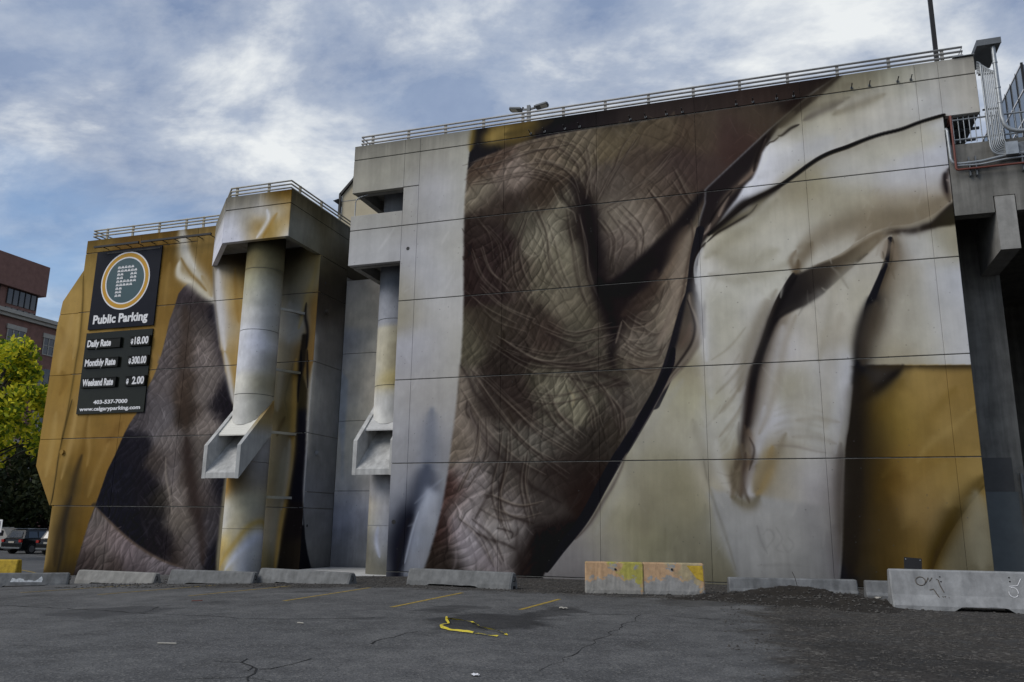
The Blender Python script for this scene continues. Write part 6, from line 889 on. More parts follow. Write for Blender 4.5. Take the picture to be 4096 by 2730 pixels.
    ('stroke','sign',[(-31.89,11.21),(-31.97,10.27),(-32.2,9.36),(-32.27,8.44)],0.3,(166,141,94),0.4,0,0.8,0.0),
    ('stroke','sign',[(-31.5,11.18),(-31.44,9.93),(-31.44,9.01)],0.2,(163,139,90),0.45,0,0.8,0.0),
    ('stroke','sign',[(-32.08,6.49),(-32.05,5.02),(-32.17,3.57)],0.22,(161,137,88),0.4,0,0.8,0.0),
    ('stroke','sign',[(-31.68,2.14),(-31.59,1.02),(-31.47,-0.46)],0.28,(162,138,90),0.5,0,0.8,0.0),
    ('stroke','sign',[(-30.01,6.26),(-29.97,5.56),(-29.76,4.69),(-29.79,4.01)],0.14,(149,123,77),0.4,0,0.8,0.0),
    ('stroke','sign',[(-28.66,5.07),(-28.99,4.39),(-29.28,3.55),(-29.5,2.65)],0.16,(138,113,67),0.4,0,0.8,0.0),
    ('stroke','sign',[(-26.44,13.26),(-26.44,12.15),(-26.45,11.19)],0.2,(138,113,68),0.4,0,0.8,0.0),
    ('stroke','sign',[(-19.82,10.86),(-19.75,10.01),(-19.74,9.17)],0.3,(152,152,150),0.5,0,0.8,0.0),
    ('stroke','sign',[(-19.96,7.98),(-20.04,7.03),(-20.04,6.22)],0.22,(130,128,120),0.5,0,0.8,0.0),
    ('stroke','sign',[(-19.52,4.62),(-19.59,3.71),(-19.71,2.49),(-19.87,0.92)],0.22,(131,127,114),0.5,0,0.8,0.0),
    ('weather','sign',[14.85,0.5,0.25,5]),
    ('weather','sign',[-0.7,0.6,0.25,6]),
    ('streaks','sign',[0.02,31]),
    ('fill','ret',None,[(27.37,14.73,87,78,57),(28.83,15.02,80,73,54),(27.5,13.66,112,112,104),(28.54,13.17,103,101,88),(29.45,14.25,86,80,62),(30.49,14.74,86,83,73),(30.96,14.67,92,92,86),(30.06,13.69,94,92,82),(29.63,12.78,75,69,54),(30.66,13.29,56,51,41),(30.23,12.26,48,44,36),(31.02,12.19,46,43,38),(29.81,11.27,56,50,43),(30.68,11.21,54,50,46),(31.22,10.46,88,84,78),(29.91,10.43,76,72,68),(29.6,9.51,116,114,112),(30.53,9.72,108,106,104),(29.57,10.63,58,52,45),(29.99,8.65,104,102,100),(29.75,7.5,122,123,124),(30.51,7.63,116,118,120),(30.07,5.84,118,120,123),(29.34,6.75,150,150,150),(30.27,4.19,110,112,116),(29.38,4.44,116,118,120),(30.91,4.23,106,108,110),(30.02,3.18,110,112,118),(29.58,2.84,114,118,126),(30.73,2.55,104,106,110),(30.22,1.57,108,110,115),(29.61,1.56,100,102,106),(30.13,0.29,96,97,98),(30.87,0.27,100,101,102)],0.02,0.5,None),
    ('fill','ret',[(29.09,1.56),(28.98,2.19),(29.26,1.06),(29.52,0.44),(29.82,-0.07),(30.1,-0.46),(28.18,-0.47),(27.91,1.56)],[(29.18,0.32,26,26,30),(29.22,0.94,26,26,30)],0.03,0.4,None),
    ('fill','ret',[(26.95,8.95),(29.13,9.44),(29.16,8.21),(29.15,7.06),(29.18,5.27),(29.15,4.36),(27.57,4.23)],[(29.01,7.37,166,164,158),(29.06,5.52,160,158,155)],0.12,0.4,None),
    ('weather','ret',[14.95,0.5,0.25,8]),
    ('streaks','ret',[0.04,41]),
    ('fill','back',None,[(-18.36,8.76,112,114,120),(-18.33,7.04,116,118,124),(-18.35,4.95,122,124,128),(-17.63,8.44,158,152,140),(-17.72,7.38,156,149,137),(-17.19,7.71,150,144,132),(-17.81,6.32,158,152,137),(-17.95,4.94,159,153,136),(-17.22,5.61,148,144,136),(-17.73,3.92,140,138,132),(-17.09,3.44,128,126,124),(-17.65,2.57,128,129,136),(-18.22,1.9,112,116,130),(-17.6,1.84,104,108,120),(-17.85,1.05,84,86,94),(-17.17,1.06,100,102,108),(-17.88,0.27,106,107,110),(-17.06,0.42,104,105,106),(-18.31,3.24,132,132,134),(-17.97,12.79,104,100,96),(-18.11,11.9,124,122,120),(-17.57,11.5,150,144,132),(-17.08,11.93,116,112,106)],0.02,0.5,None),
    ('fill','back',[(-18.1,7.75),(-18.11,6.68),(-18.11,4.94),(-18.05,3.44),(-18.17,3.44),(-18.23,4.67),(-18.52,6.35),(-18.49,8.26),(-18.1,7.82)],[(-18.28,6.34,124,128,134),(-18.12,3.92,128,130,132)],0.05,0.4,None),
    ('weather','back',[-0.2,1.0,0.25,9]),
    ('streaks','back',[0.05,51]),
    ('fill','hop',None,[(-21.31,14.58,120,116,106),(-20.38,14.64,123,118,106),(-19.45,14.65,112,92,52),(-18.85,14.68,90,69,32),(-21.24,13.9,164,164,168),(-21.29,13.17,168,168,174),(-20.63,14.0,150,146,138),(-20.52,13.54,135,127,110),(-20.02,13.48,129,109,69),(-19.7,14.0,156,154,154),(-19.34,13.41,135,114,67),(-19.63,13.22,128,105,60),(-19.97,12.98,156,150,140),(-20.87,13.3,172,172,178),(-18.91,14.03,162,160,158),(-18.75,14.23,131,108,61),(-18.58,13.66,132,108,62),(-18.9,13.26,145,125,81),(-18.59,13.11,168,168,170),(-19.35,14.13,146,139,122),(-19.86,14.41,152,150,146)],0.02,0.32,None),
    ('stroke','hop',[(-19.66,12.95),(-19.51,13.32),(-19.3,13.63),(-19.09,13.94)],0.12,(131,106,60),0.6,0,0.8,0.0),
    ('stroke','hop',[(-19.97,12.98),(-19.7,13.34),(-19.49,13.76),(-19.59,14.16)],0.12,(178,177,176),0.7,0,0.8,0.0),
    ('mask','hop',[(-26.02,17.72),(-15.21,17.31),(-14.77,9.84),(-25.04,10.61)],0,'all',None),
    ('contrast','hop','all',1.3,(1,1,1)),
    ('weather','hop',[14.95,0.45,0.25,7]),
    ('streaks','hop',[0.04,61]),
    ('fill','pipe',None,[(-20.47,12.99,39,36,30),(-19.66,12.97,36,34,28),(-20.25,12.58,99,92,66),(-19.62,12.52,88,84,64),(-19.13,12.48,54,51,43),(-20.52,12.16,91,82,57),(-19.88,12.0,108,104,83),(-19.4,12.06,80,76,57),(-19.06,11.65,68,65,57),(-20.44,11.39,132,129,108),(-19.81,11.22,132,132,122),(-19.21,11.28,95,91,76),(-20.49,10.68,140,138,126),(-19.86,10.47,142,142,136),(-19.27,10.59,128,128,124),(-20.54,9.87,156,155,152),(-19.8,9.82,152,152,152),(-19.19,9.78,116,116,112),(-20.58,9.07,164,165,170),(-19.88,8.77,164,166,176),(-19.12,8.99,110,108,96),(-20.57,8.05,164,165,170),(-19.8,7.88,148,148,152),(-19.2,7.85,98,95,80),(-20.31,7.0,162,160,152),(-19.57,7.1,128,123,105),(-19.13,7.08,83,79,63),(-20.37,6.17,160,159,155),(-19.64,6.27,140,138,128),(-19.13,6.32,109,103,88),(-20.64,3.04,128,98,51),(-20.07,3.17,84,75,58),(-19.65,3.35,96,94,92),(-19.24,3.59,110,110,112),(-20.62,2.13,150,148,142),(-20.14,2.44,136,131,113),(-19.63,2.44,120,118,104),(-19.1,2.14,110,112,114),(-20.69,1.41,156,157,160),(-20.19,1.53,133,127,106),(-19.7,1.66,124,119,103),(-20.69,0.75,146,126,79),(-20.35,0.94,130,114,64),(-19.99,0.94,140,138,138),(-19.47,0.78,134,138,146),(-20.7,0.16,116,95,49),(-20.4,0.11,128,126,116),(-19.77,0.18,140,144,156),(-19.2,0.2,103,100,87)],0.02,0.3,None),  # dark top is the hopper's shade painted in, over the gold
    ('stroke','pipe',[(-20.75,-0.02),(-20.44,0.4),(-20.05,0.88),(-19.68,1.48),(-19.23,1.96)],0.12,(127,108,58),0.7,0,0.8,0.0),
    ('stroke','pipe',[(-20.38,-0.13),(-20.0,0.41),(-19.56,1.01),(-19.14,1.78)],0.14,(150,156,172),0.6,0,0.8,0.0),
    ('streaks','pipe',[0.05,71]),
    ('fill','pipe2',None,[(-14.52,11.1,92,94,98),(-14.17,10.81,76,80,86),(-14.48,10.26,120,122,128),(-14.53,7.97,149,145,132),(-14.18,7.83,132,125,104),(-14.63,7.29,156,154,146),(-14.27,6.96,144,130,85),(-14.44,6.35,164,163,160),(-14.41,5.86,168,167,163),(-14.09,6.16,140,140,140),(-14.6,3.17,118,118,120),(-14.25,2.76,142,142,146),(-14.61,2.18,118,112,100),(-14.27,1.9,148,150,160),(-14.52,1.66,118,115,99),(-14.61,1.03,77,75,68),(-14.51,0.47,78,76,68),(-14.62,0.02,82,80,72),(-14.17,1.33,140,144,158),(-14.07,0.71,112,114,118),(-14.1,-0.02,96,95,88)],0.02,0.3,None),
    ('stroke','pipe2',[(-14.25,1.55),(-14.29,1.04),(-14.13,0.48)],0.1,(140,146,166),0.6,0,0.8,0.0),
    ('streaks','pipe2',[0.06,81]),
]


def paint_all():
    cvs = {k: Canvas(*v[:5], v[5], seed=i) for i, (k, v) in enumerate(CANVAS.items())}; M = {}
    for o in PAINT:
        S = cvs[o[1]]
        if o[0] == 'fill': M[o[6]] = S.fill(o[2], o[3], o[4], o[5])
        elif o[0] == 'stroke': S.stroke(*o[2:])
        elif o[0] == 'mask': M[o[4]] = S.poly(o[2], o[3])*(M[o[5]] if o[5] else 1)
        elif o[0] == 'contrast': S.contrast(M[o[2]], o[3], o[4])
        elif o[0] == 'weather': S.weather(*o[2])
        elif o[0] == 'hide': S.hide(M[o[2]], **o[3])
        elif o[0] == 'strands': S.strands(M[o[2]], *o[3])
        elif o[0] == 'streaks': S.streaks(*o[2])
    return cvs

# ---------------------------------------------------------------- materials
def newmat(name):
    mt = bpy.data.materials.new(name); mt.use_nodes = True; t = mt.node_tree
    return mt, t, t.nodes['Principled BSDF']
def grime(t, b, col, amt=.25, scale=3., bump=.15, bscale=60., pit=False, streak=0.):
    """multiply a colour socket/value by uneven dirt, add fine relief"""
    g = N(t, 'ShaderNodeNewGeometry')
    n = N(t, 'ShaderNodeTexNoise', ins={'Scale': scale, 'Detail': 8., 'Roughness': .62}); t.links.new(g.outputs['Position'], n.inputs['Vector'])
    f = ramp(t, n.outputs[0], [(.3, 1-amt), (.7, 1+amt*.35)])
    c = mixc(t, 1., col, f, 'MULTIPLY')
    if streak:
        mp = N(t, 'ShaderNodeMapping'); mp.inputs['Scale'].default_value = (5, 5, .35); t.links.new(g.outputs['Position'], mp.inputs[0])
        n4 = N(t, 'ShaderNodeTexNoise', ins={'Scale': 1., 'Detail': 5., 'Roughness': .6}); t.links.new(mp.outputs[0], n4.inputs['Vector'])
        c = mixc(t, 1., c, ramp(t, n4.outputs[0], [(.35, 1-streak), (.62, 1.)]), 'MULTIPLY')
    if pit:
        v = N(t, 'ShaderNodeTexVoronoi', ins={'Scale': 6.}); t.links.new(g.outputs['Position'], v.inputs['Vector'])
        sv = N(t, 'ShaderNodeSeparateColor'); t.links.new(v.outputs['Color'], sv.inputs[0])
        pm = mth(t, 'MULTIPLY', ramp(t, v.outputs['Distance'], [(.10, 1.), (.17, 0.)]), ramp(t, mth(t, 'ADD', sv.outputs[0], mth(t, 'MULTIPLY', mth(t, 'SUBTRACT', n.outputs[0], .5), 1.2)), [(.84, 0.), (.92, .42)]))
        c = mixc(t, pm, c, (.05, .05, .05))
    t.links.new(c, b.inputs['Base Color'])
    n2 = N(t, 'ShaderNodeTexNoise', ins={'Scale': bscale, 'Detail': 4.}); t.links.new(g.outputs['Position'], n2.inputs['Vector'])
    bp = N(t, 'ShaderNodeBump', ins={'Strength': bump, 'Distance': .01}); t.links.new(n2.outputs[0], bp.inputs['Height']); t.links.new(bp.outputs[0], b.inputs['Normal'])
def plain(name, col, rough=.8, metal=0., amt=.2, scale=3., bump=.12, bscale=60., spec=.35, **k):
    mt, t, b = newmat(name); b.inputs['Specular IOR Level'].default_value = spec; b.inputs['Roughness'].default_value = rough; b.inputs['Metallic'].default_value = metal
    rgb = N(t, 'ShaderNodeRGB'); rgb.outputs[0].default_value = tuple(col)+(1,)
    grime(t, b, rgb.outputs[0], amt, scale, bump, bscale, **k); return mt
ALB = 1.22
def mural_mats():
    out = {}
    for k, S in paint_all().items():
        lin = np.where(S.img <= .04045, S.img/12.92, ((np.clip(S.img, 0, 1)+.055)/1.055)**2.4)*ALB*{'back': 1.75, 'ret': 1.22, 'pipe': 1.42, 'pipe2': 1.35, 'hop': 1.28, 'sign': 1.08}.get(k, 1.)
        lin = np.clip(lin*1.03-.010, .004, .8)
        srgb = np.where(lin <= .0031308, lin*12.92, 1.055*lin**(1/2.4)-.055)
        px = np.ones((S.H, S.W, 4), np.float32); px[..., :3] = srgb
        im = bpy.data.images.new('paint_'+k, S.W, S.H); im.pixels.foreach_set(px.ravel()); im.update(); im.pack()
        mt, t, b = newmat('painted_concrete_'+k); b.inputs['Roughness'].default_value = .82
        b.inputs['Specular IOR Level'].default_value = .10
        g = N(t, 'ShaderNodeNewGeometry'); s = N(t, 'ShaderNodeSeparateXYZ'); t.links.new(g.outputs['Position'], s.inputs[0])
        a = s.outputs[1] if k == 'ret' else s.outputs[0]
        c = N(t, 'ShaderNodeCombineXYZ')
        t.links.new(mth(t, 'MULTIPLY_ADD', a, 1/(S.a1-S.a0), -S.a0/(S.a1-S.a0)), c.inputs[0])
        t.links.new(mth(t, 'MULTIPLY_ADD', s.outputs[2], 1/(S.z1-S.z0), -S.z0/(S.z1-S.z0)), c.inputs[1])
        ti = N(t, 'ShaderNodeTexImage', image=im, extension='EXTEND', interpolation='Cubic'); t.links.new(c.outputs[0], ti.inputs[0])
        grime(t, b, ti.outputs[0], .10, 1.3, .25, 45., streak=.07, pit=True)
        out[k] = mt
    return out
MU = mural_mats()
MT = dict(
    concrete=plain('bare_concrete', (.30, .295, .28), .85, amt=.3, scale=2.2, bump=.3, streak=.18),
    darkconc=plain('old_concrete', (.20, .195, .18), .9, amt=.35, scale=1.5, bump=.3, streak=.35),
    paleconc=plain('pale_painted_concrete', (.52, .52, .515), .8, amt=.18, scale=1.8, bump=.2, streak=.1),
    barrier=plain('barrier_concrete', (.165, .168, .168), .88, amt=.38, scale=3.5, bump=.5, bscale=40, streak=.22, pit=False),
    barrier2=plain('weathered_barrier_concrete', (.165, .17, .175), .88, amt=.42, scale=2.6, bump=.5, bscale=40, streak=.3),
    rail=plain('painted_steel_rail', (.36, .35, .33), .55, amt=.2, bump=.05),
    railold=plain('stained_steel_rail', (.34, .315, .25), .6, amt=.35, bump=.05),
    galv=plain('galvanised_steel', (.34, .36, .375), .42, .55, amt=.25, scale=6, bump=.05),
    dgrey=plain('grey_steel', (.13, .14, .15), .5, .2, amt=.2, bump=.04),
    black=plain('black_steel', (.010, .010, .012), .6, amt=.2, bump=.03),
    redpipe=plain('red_pipe', (.15, .046, .033), .5, amt=.25, bump=.04),
    tanwall=plain('tan_stucco', (.42, .37, .27), .9, amt=.15, scale=1., bump=.1),
    brick=plain('red_brick_wall', (.20, .108, .088), .9, amt=.25, scale=2., bump=.3, bscale=12),
    stone=plain('pale_stone', (.36, .34, .30), .85, amt=.15, bump=.1),
    bark=plain('bark', (.05, .042, .035), .95, amt=.3, scale=5, bump=.6, bscale=14),
    navy=plain('navy_sign_face', (.010, .012, .020), .55, spec=.08, amt=.15, bump=.02),
    signlow=plain('dark_rate_board_face', (.011, .0125, .009), .2, spec=.22, amt=.2, bump=.35, bscale=1.4),
    signbox=plain('black_slot_frame', (.010, .011, .010), .4, spec=.12, amt=.1, bump=.02),
    white=plain('white_lettering', (.72, .72, .74), .6, amt=.06, bump=.0),
    amber=plain('amber_ring', (.50, .26, .010), .6, amt=.08, bump=.0),
    teal=plain('teal_disc', (.022, .068, .085), .5, amt=.1, bump=.0),
    yellow=plain('yellow_paint', (.46, .31, .03), .8, amt=.4, scale=9, bump=.3),
    tyre=plain('tyre_rubber', (.012, .012, .013), .85, amt=.2, bump=.1),
    alloy=plain('alloy_wheel', (.25, .25, .26), .35, .8, amt=.1, bump=.02),
    carblack=plain('black_car_paint', (.008, .009, .010), .12, amt=.05, bump=0.),
    carwhite=plain('pale_car_paint', (.30, .29, .27), .15, amt=.05, bump=0.),
    redlens=plain('tail_lamp_lens', (.30, .015, .012), .2, amt=.05, bump=0.),
    soil=plain('dark_soil', (.018, .0145, .011), .97, amt=.5, scale=5., bump=1.0, bscale=28),
    stones=plain('gravel_stones', (.075, .070, .064), .95, amt=.6, scale=4.0, bump=.2, bscale=60),
    crack=plain('open_crack', (.012, .012, .012), .98, amt=.2, bump=0.),
    louvre=plain('lamp_lens', (.52, .50, .44), .4, amt=.1, bump=.0),
)
def glassmat(name, col, rough):
    mt, t, b = newmat(name); b.inputs['Base Color'].default_value = tuple(col)+(1,); b.inputs['Roughness'].default_value = rough; b.inputs['Specular IOR Level'].default_value = .9
    return mt
MT['glass'] = glassmat('dark_window_glass', (.02, .026, .032), .06)
MT['tower_glass'] = glassmat('office_tower_glass', (.16, .18, .20), .12)
MT['carglass'] = glassmat('car_glass', (.012, .014, .016), .05)
def leafmat(name, cols, trans=.35):
    mt, t, b = newmat(name); b.inputs['Roughness'].default_value = .65; b.inputs['Specular IOR Level'].default_value = .25
    g = N(t, 'ShaderNodeNewGeometry')
    c = ramp(t, g.outputs['Random Per Island'], cols)
    t.links.new(c, b.inputs['Base Color'])
    tr = N(t, 'ShaderNodeBsdfTranslucent'); t.links.new(c, tr.inputs[0]); mx = N(t, 'ShaderNodeMixShader', ins={0: trans})
    t.links.new(b.outputs[0], mx.inputs[1]); t.links.new(tr.outputs[0], mx.inputs[2]); t.links.new(mx.outputs[0], t.nodes['Material Output'].inputs[0]); return mt
MT['autumn'] = leafmat('autumn_leaves', [(0., (.04, .075, .008)), (.35, (.20, .29, .02)), (.65, (.66, .64, .03)), (1., (.85, .72, .05))], .45)  # sunlit brightness and dark crown gaps are put into the leaf colours
MT['shadeleaf'] = leafmat('shaded_leaves', [(0., (.018, .026, .010)), (.6, (.032, .044, .014)), (1., (.06, .062, .02))], .25)  # shade on the street trees is put into the leaf colour

# ---------------------------------------------------------------- ground
def ground_mat():
    mt, t, b = newmat('worn_asphalt'); b.inputs['Roughness'].default_value = .9; b.inputs['Specular IOR Level'].default_value = .3
    g = N(t, 'ShaderNodeNewGeometry'); s = N(t, 'ShaderNodeSeparateXYZ'); t.links.new(g.outputs['Position'], s.inputs[0]); X, Y = s.outputs[0], s.outputs[1]
    def nz(scale, detail=6., rough=.6, dist=0., loc=None):
        n = N(t, 'ShaderNodeTexNoise', ins={'Scale': scale, 'Detail': detail, 'Roughness': rough, 'Distortion': dist}); t.links.new(g.outputs['Position'], n.inputs['Vector']); return n.outputs[0]
    big = nz(.35, 5); mid = nz(1.7, 7, .65); fine = nz(38, 3, .7); warp = nz(.9, 5, .6)
    v = N(t, 'ShaderNodeTexVoronoi', ins={'Scale': 34.}); t.links.new(g.outputs['Position'], v.inputs['Vector'])
    v2 = N(t, 'ShaderNodeTexVoronoi', ins={'Scale': 19.}); t.links.new(g.outputs['Position'], v2.inputs['Vector'])
    tone = mth(t, 'ADD', mth(t, 'MULTIPLY', big, .5), mth(t, 'MULTIPLY', mid, .5))
    asp = ramp(t, tone, [(.36, (.042, .042, .0425)), (.5, (.074, .074, .075)), (.62, (.108, .107, .106))])
    asp = mixc(t, 1., asp, ramp(t, fine, [(.30, .62), (.5, 1.), (.72, 1.5)]), 'MULTIPLY')
    sc1 = N(t, 'ShaderNodeSeparateColor'); t.links.new(v.outputs['Color'], sc1.inputs[0])
    asp = mixc(t, mth(t, 'MULTIPLY', ramp(t, sc1.outputs[0], [(.80, 0.), (.93, 1.)]), .55), asp, (.17, .165, .155))
    asp = mixc(t, mth(t, 'MULTIPLY', ramp(t, sc1.outputs[1], [(.86, 0.), (.95, 1.)]), .6), asp, (.03, .03, .03))
    # loose gravel along the wall and over the right hand side
    sc2 = N(t, 'ShaderNodeSeparateColor'); t.links.new(v2.outputs['Color'], sc2.inputs[0])
    grv = mixc(t, sc1.outputs[2], (.014, .0125, .011), (.052, .046, .040))
    grv = mixc(t, mth(t, 'MULTIPLY', ramp(t, sc2.outputs[0], [(.82, 0.), (.95, 1.)]), .7), grv, (.13, .122, .11))
    grv = mixc(t, 1., grv, ramp(t, mid, [(.34, .45), (.6, 1.25)]), 'MULTIPLY')
    e1 = mth(t, 'ADD', mth(t, 'SUBTRACT', Y, 20.6), mth(t, 'MULTIPLY', mth(t, 'SUBTRACT', warp, .5), 4.))
    e2 = mth(t, 'ADD', mth(t, 'ADD', mth(t, 'ADD', X, mth(t, 'MULTIPLY', Y, 0.091)), -0.821), mth(t, 'MULTIPLY', mth(t, 'SUBTRACT', warp, .5), 3.))
    gm = mth(t, 'MULTIPLY', mth(t, 'MAXIMUM', ramp(t, mth(t, 'MULTIPLY_ADD', e1, .5, .5, True), [(.3, 0.), (.8, 1.)]), ramp(t, mth(t, 'MULTIPLY_ADD', e2, .5, .5, True), [(.38, 0.), (.66, 1.)])), ramp(t, mid, [(.28, .35), (.5, 1.)]))
    gm = mth(t, 'MULTIPLY', gm, ramp(t, mth(t, 'MULTIPLY_ADD', X, .25, 5.2, True), [(0., 0.), (1., 1.)]))
    c = mixc(t, gm, asp, grv)
    # oil and damp stains, each with its own ragged outline
    st = None
    wx = mth(t, 'MULTIPLY', mth(t, 'SUBTRACT', nz(1.3, 6, .65, loc=1), .5), 1.7); wy = mth(t, 'MULTIPLY', mth(t, 'SUBTRACT', nz(1.1, 6, .65), .5), 1.7)
    for cx, cy, rx, ry, k in [(-5.25, 14.49, 1.21, 1.52, 0.85), (-6.84, 16.2, 0.58, 1.06, 0.7), (-4.5, 16.74, 0.53, 1.16, 0.7), (-4.23, 21.71, 2.11, 0.69, 0.75), (-7.36, 13.98, 0.34, 0.31, 0.6), (-13.07, 13.68, 1.41, 1.36, 0.65), (-19.46, 17.13, 0.43, 1.27, 0.4), (-2.32, 19.7, 0.85, 1.11, 0.55), (-11.82, 19.19, 0.77, 0.47, 0.5), (-12.19, 15.88, 0.67, 0.44, 0.4), (0.33, 16.75, 0.76, 0.62, 0.6), (0.71, 13.79, 0.65, 0.82, 0.55), (1.57, 12.36, 1.34, 1.27, 0.5), (-1.86, 20.36, 1.36, 1.09, 0.6), (-6.22, 16.75, 0.23, 0.38, 0.5), (-4.88, 15.54, 0.46, 0.67, 0.8)]:
        dx = mth(t, 'DIVIDE', mth(t, 'SUBTRACT', mth(t, 'ADD', X, wx), cx), rx); dy = mth(t, 'DIVIDE', mth(t, 'SUBTRACT', mth(t, 'ADD', Y, wy), cy), ry)
        q = mth(t, 'ADD', mth(t, 'MULTIPLY', dx, dx), mth(t, 'MULTIPLY', dy, dy))
        f = mth(t, 'MULTIPLY', ramp(t, q, [(.55, 1.), (.95, 0.)]), k); st = f if st is None else mth(t, 'MAXIMUM', st, f)
    c = mixc(t, st, c, mixc(t, 1., c, (.30, .30, .31), 'MULTIPLY'))
    t.links.new(c, b.inputs['Base Color'])
    t.links.new(mth(t, 'MULTIPLY_ADD', st, -.35, .92), b.inputs['Roughness'])
    h = mth(t, 'ADD', mth(t, 'MULTIPLY', fine, .5), mth(t, 'MULTIPLY', v.outputs['Distance'], .8))
    bp = N(t, 'ShaderNodeBump', ins={'Strength': .7, 'Distance': .012}); t.links.new(h, bp.inputs['Height']); t.links.new(bp.outputs[0], b.inputs['Normal'])
    return mt
MT['asphalt'] = ground_mat()
g = MB(); xs = [-900, -432, -32, -10, 900]; ys = [-700, 0, 60, 1200]
g.add([(x, y, ground_z(x)) for y in ys for x in xs], [(j*5+i, j*5+i+1, j*5+i+6, j*5+i+5) for j in range(3) for i in range(4)])
struct(g.build('ground', MT['asphalt']))
paintln = plain('worn_yellow_line', (.34, .235, .04), .85, amt=.6, scale=10, bump=.1)
def strip(name, P, w, mat, dz=.004, wob=0.):
    b_ = MB(); P = [Vector((p[0], p[1], 0)) for p in P]; L = []
    for p, q in zip(P, P[1:]):
        n = max(1, int((q-p).length/.22)); L += [p.lerp(q, k/n) for k in range(n)]
    L.append(P[-1]); vs = []
    for i, p in enumerate(L):
        d = (L[min(i+1, len(L)-1)]-L[max(i-1, 0)]).normalized(); n = Vector((-d.y, d.x, 0))
        o = n*wob*(mnoise.noise(p*2.3)+.6*mnoise.noise(p*7)); ww = w*(1 if not wob else .35+.9*abs(mnoise.noise(p*3.1+Vector((5, 5, 5))))*1.6)
        for s_ in (-.5, .5):
            v = p+o+n*ww*s_; vs.append((v.x, v.y, ground_z(v.x)+dz))
    b_.add(vs, [(2*i, 2*i+1, 2*i+3, 2*i+2) for i in range(len(L)-1)])
    return struct(b_.build(name, mat))
for P in [[(-7.89, 15.92), (-7.93, 19.98)], [(-10.76, 16.37), (-10.94, 20.73)], [(-14.4, 17.7), (-13.96, 21.51)], [(-17.6, 18.03), (-16.89, 21.92)], [(-21.05, 18.69), (-20.03, 22.24)], [(-5.32, 16.62), (-5.22, 19.34)]]: strip('parking_line', P, .10, paintln)
for P, ww in [([(-6.81, 8.99), (-6.5, 9.06), (-6.26, 8.91), (-6.02, 8.77), (-5.94, 8.46), (-5.85, 8.23), (-5.72, 8.03)], 0.035), ([(-6.5, 9.06), (-6.63, 9.27)], 0.04), ([(-6.02, 8.77), (-5.92, 8.81), (-5.9, 9.25), (-5.87, 9.63)], 0.032), ([(-6.14, 8.84), (-6.11, 8.67), (-6.07, 8.58)], 0.035), ([(-17.35, 14.92), (-15.63, 14.43), (-13.35, 13.88), (-11.87, 13.35), (-10.61, 13.17), (-9.4, 12.94), (-8.58, 13.19), (-7.3, 14.08)], 0.035), ([(-12.14, 13.65), (-12.79, 14.83), (-12.63, 15.64)], 0.03), ([(-5.85, 11.1), (-5.84, 12.63)], 0.035), ([(-2.94, 9.9), (-2.88, 10.95), (-2.86, 12.57), (-2.86, 13.99), (-2.83, 16.98)], 0.018), ([(-3.8, 16.26), (-2.83, 16.98), (-1.41, 16.58)], 0.03), ([(-6.47, 7.87), (-5.84, 8.22), (-5.44, 8.15)], 0.02), ([(-5.83, 11.07), (-5.85, 11.33)], 0.03), ([(-10.22, 9.02), (-9.35, 9.1), (-8.84, 9.41)], 0.02)]: strip('pavement_crack', P, ww, MT['crack'], .005, .10)
# road beyond the car park on the left, with its kerb and edge line
road = MB(); P4 = [(-33.5, 36.5), (-120, 84), (-131, 64), (-33.5, 27)]
road.add([(x, y, ground_z(x)+.006) for x, y in P4], [(0, 1, 2, 3)])
struct(road.build('road', plain('road_asphalt', (.085, .087, .092), .85, amt=.25, scale=.8, bump=.3)))
strip('road_edge_line', [(-33.6, 30.5), (-60, 45)], .12, paintln, .012)
strip('road_edge_line', [(-34, 36.), (-70, 56)], .14, plain('grey_kerb_line', (.16, .16, .16), .9), .012)
apron = MB().box(-18.3, -13.5, 26.9, 31.2, -.30, -.13); struct(apron.build('concrete_apron', MT['paleconc']))

# ---------------------------------------------------------------- the parking garage
G = thing('parking_garage', 'large concrete parking garage painted with a mural of brown hide, pale cloth and gold', 'parking garage', (0, 0, 0))
GAP = .016
XC = [-13.39, -12.74, -9.29, -5.79, -2.31, 1.17, 4.67, 5.34]
ZC = [-.22, .05, 3.77, 6.79, 9.79, 12.78, 15.75, 16.37]
def panel(mat, x0, x1, z0, z1, Y=26.5, d=.2, gx=.0025, gz=GAP, name='wall_panel', par=G):
    return MB().cbox(x0+gx, x1-gx, Y, Y+d, z0+gz, z1-gz, .010).build(name, mat, par)
for i in range(len(XC)-1):
    for j in range(len(ZC)-1):
        if j == 0 and i > 1 and i % 2: continue
        z0, z1 = ZC[j], ZC[j+1]; x1 = XC[i+1]
        if j == 0 and i > 1: x1 = XC[min(i+2, len(XC)-1)]
        if i == 0 and j == 5:
            panel(MU['main'], XC[0], x1, z0, 14.35); panel(MU['main'], XC[0], x1, 14.35, z1); continue
        panel(MU['main'], XC[i], x1, z0, z1)
for z0, z1 in ((14.40, 15.75), (15.75, 16.37)): panel(MU['main'], 5.34, 6.38, z0, z1)
for z0, z1 in ((11.35, 12.78), (12.78, 13.41), (14.34, 15.75), (15.75, 16.37)): panel(MU['main'], -15.62, -13.39, z0, z1)
# recessed backing behind the joints, then the body of the block
MB().box(-13.36, 5.32, 26.53, 26.74, -.3, 16.34).build('joint_backing', MT['darkconc'], G)
MB().box(-13.30, 5.30, 26.75, 46., -.4, 15.6).build('block_core', MT['darkconc'], G)
cp = MB(); cp.box(-15.60, -13.37, 26.53, 26.74, 14.36, 16.33); cp.box(-15.60, -13.37, 26.53, 26.74, 11.37, 13.38); cp.box(5.33, 6.36, 26.53, 26.74, 14.42, 16.34); cp.build('parapet_backing', MT['darkconc'], G)['kind'] = 'stuff'
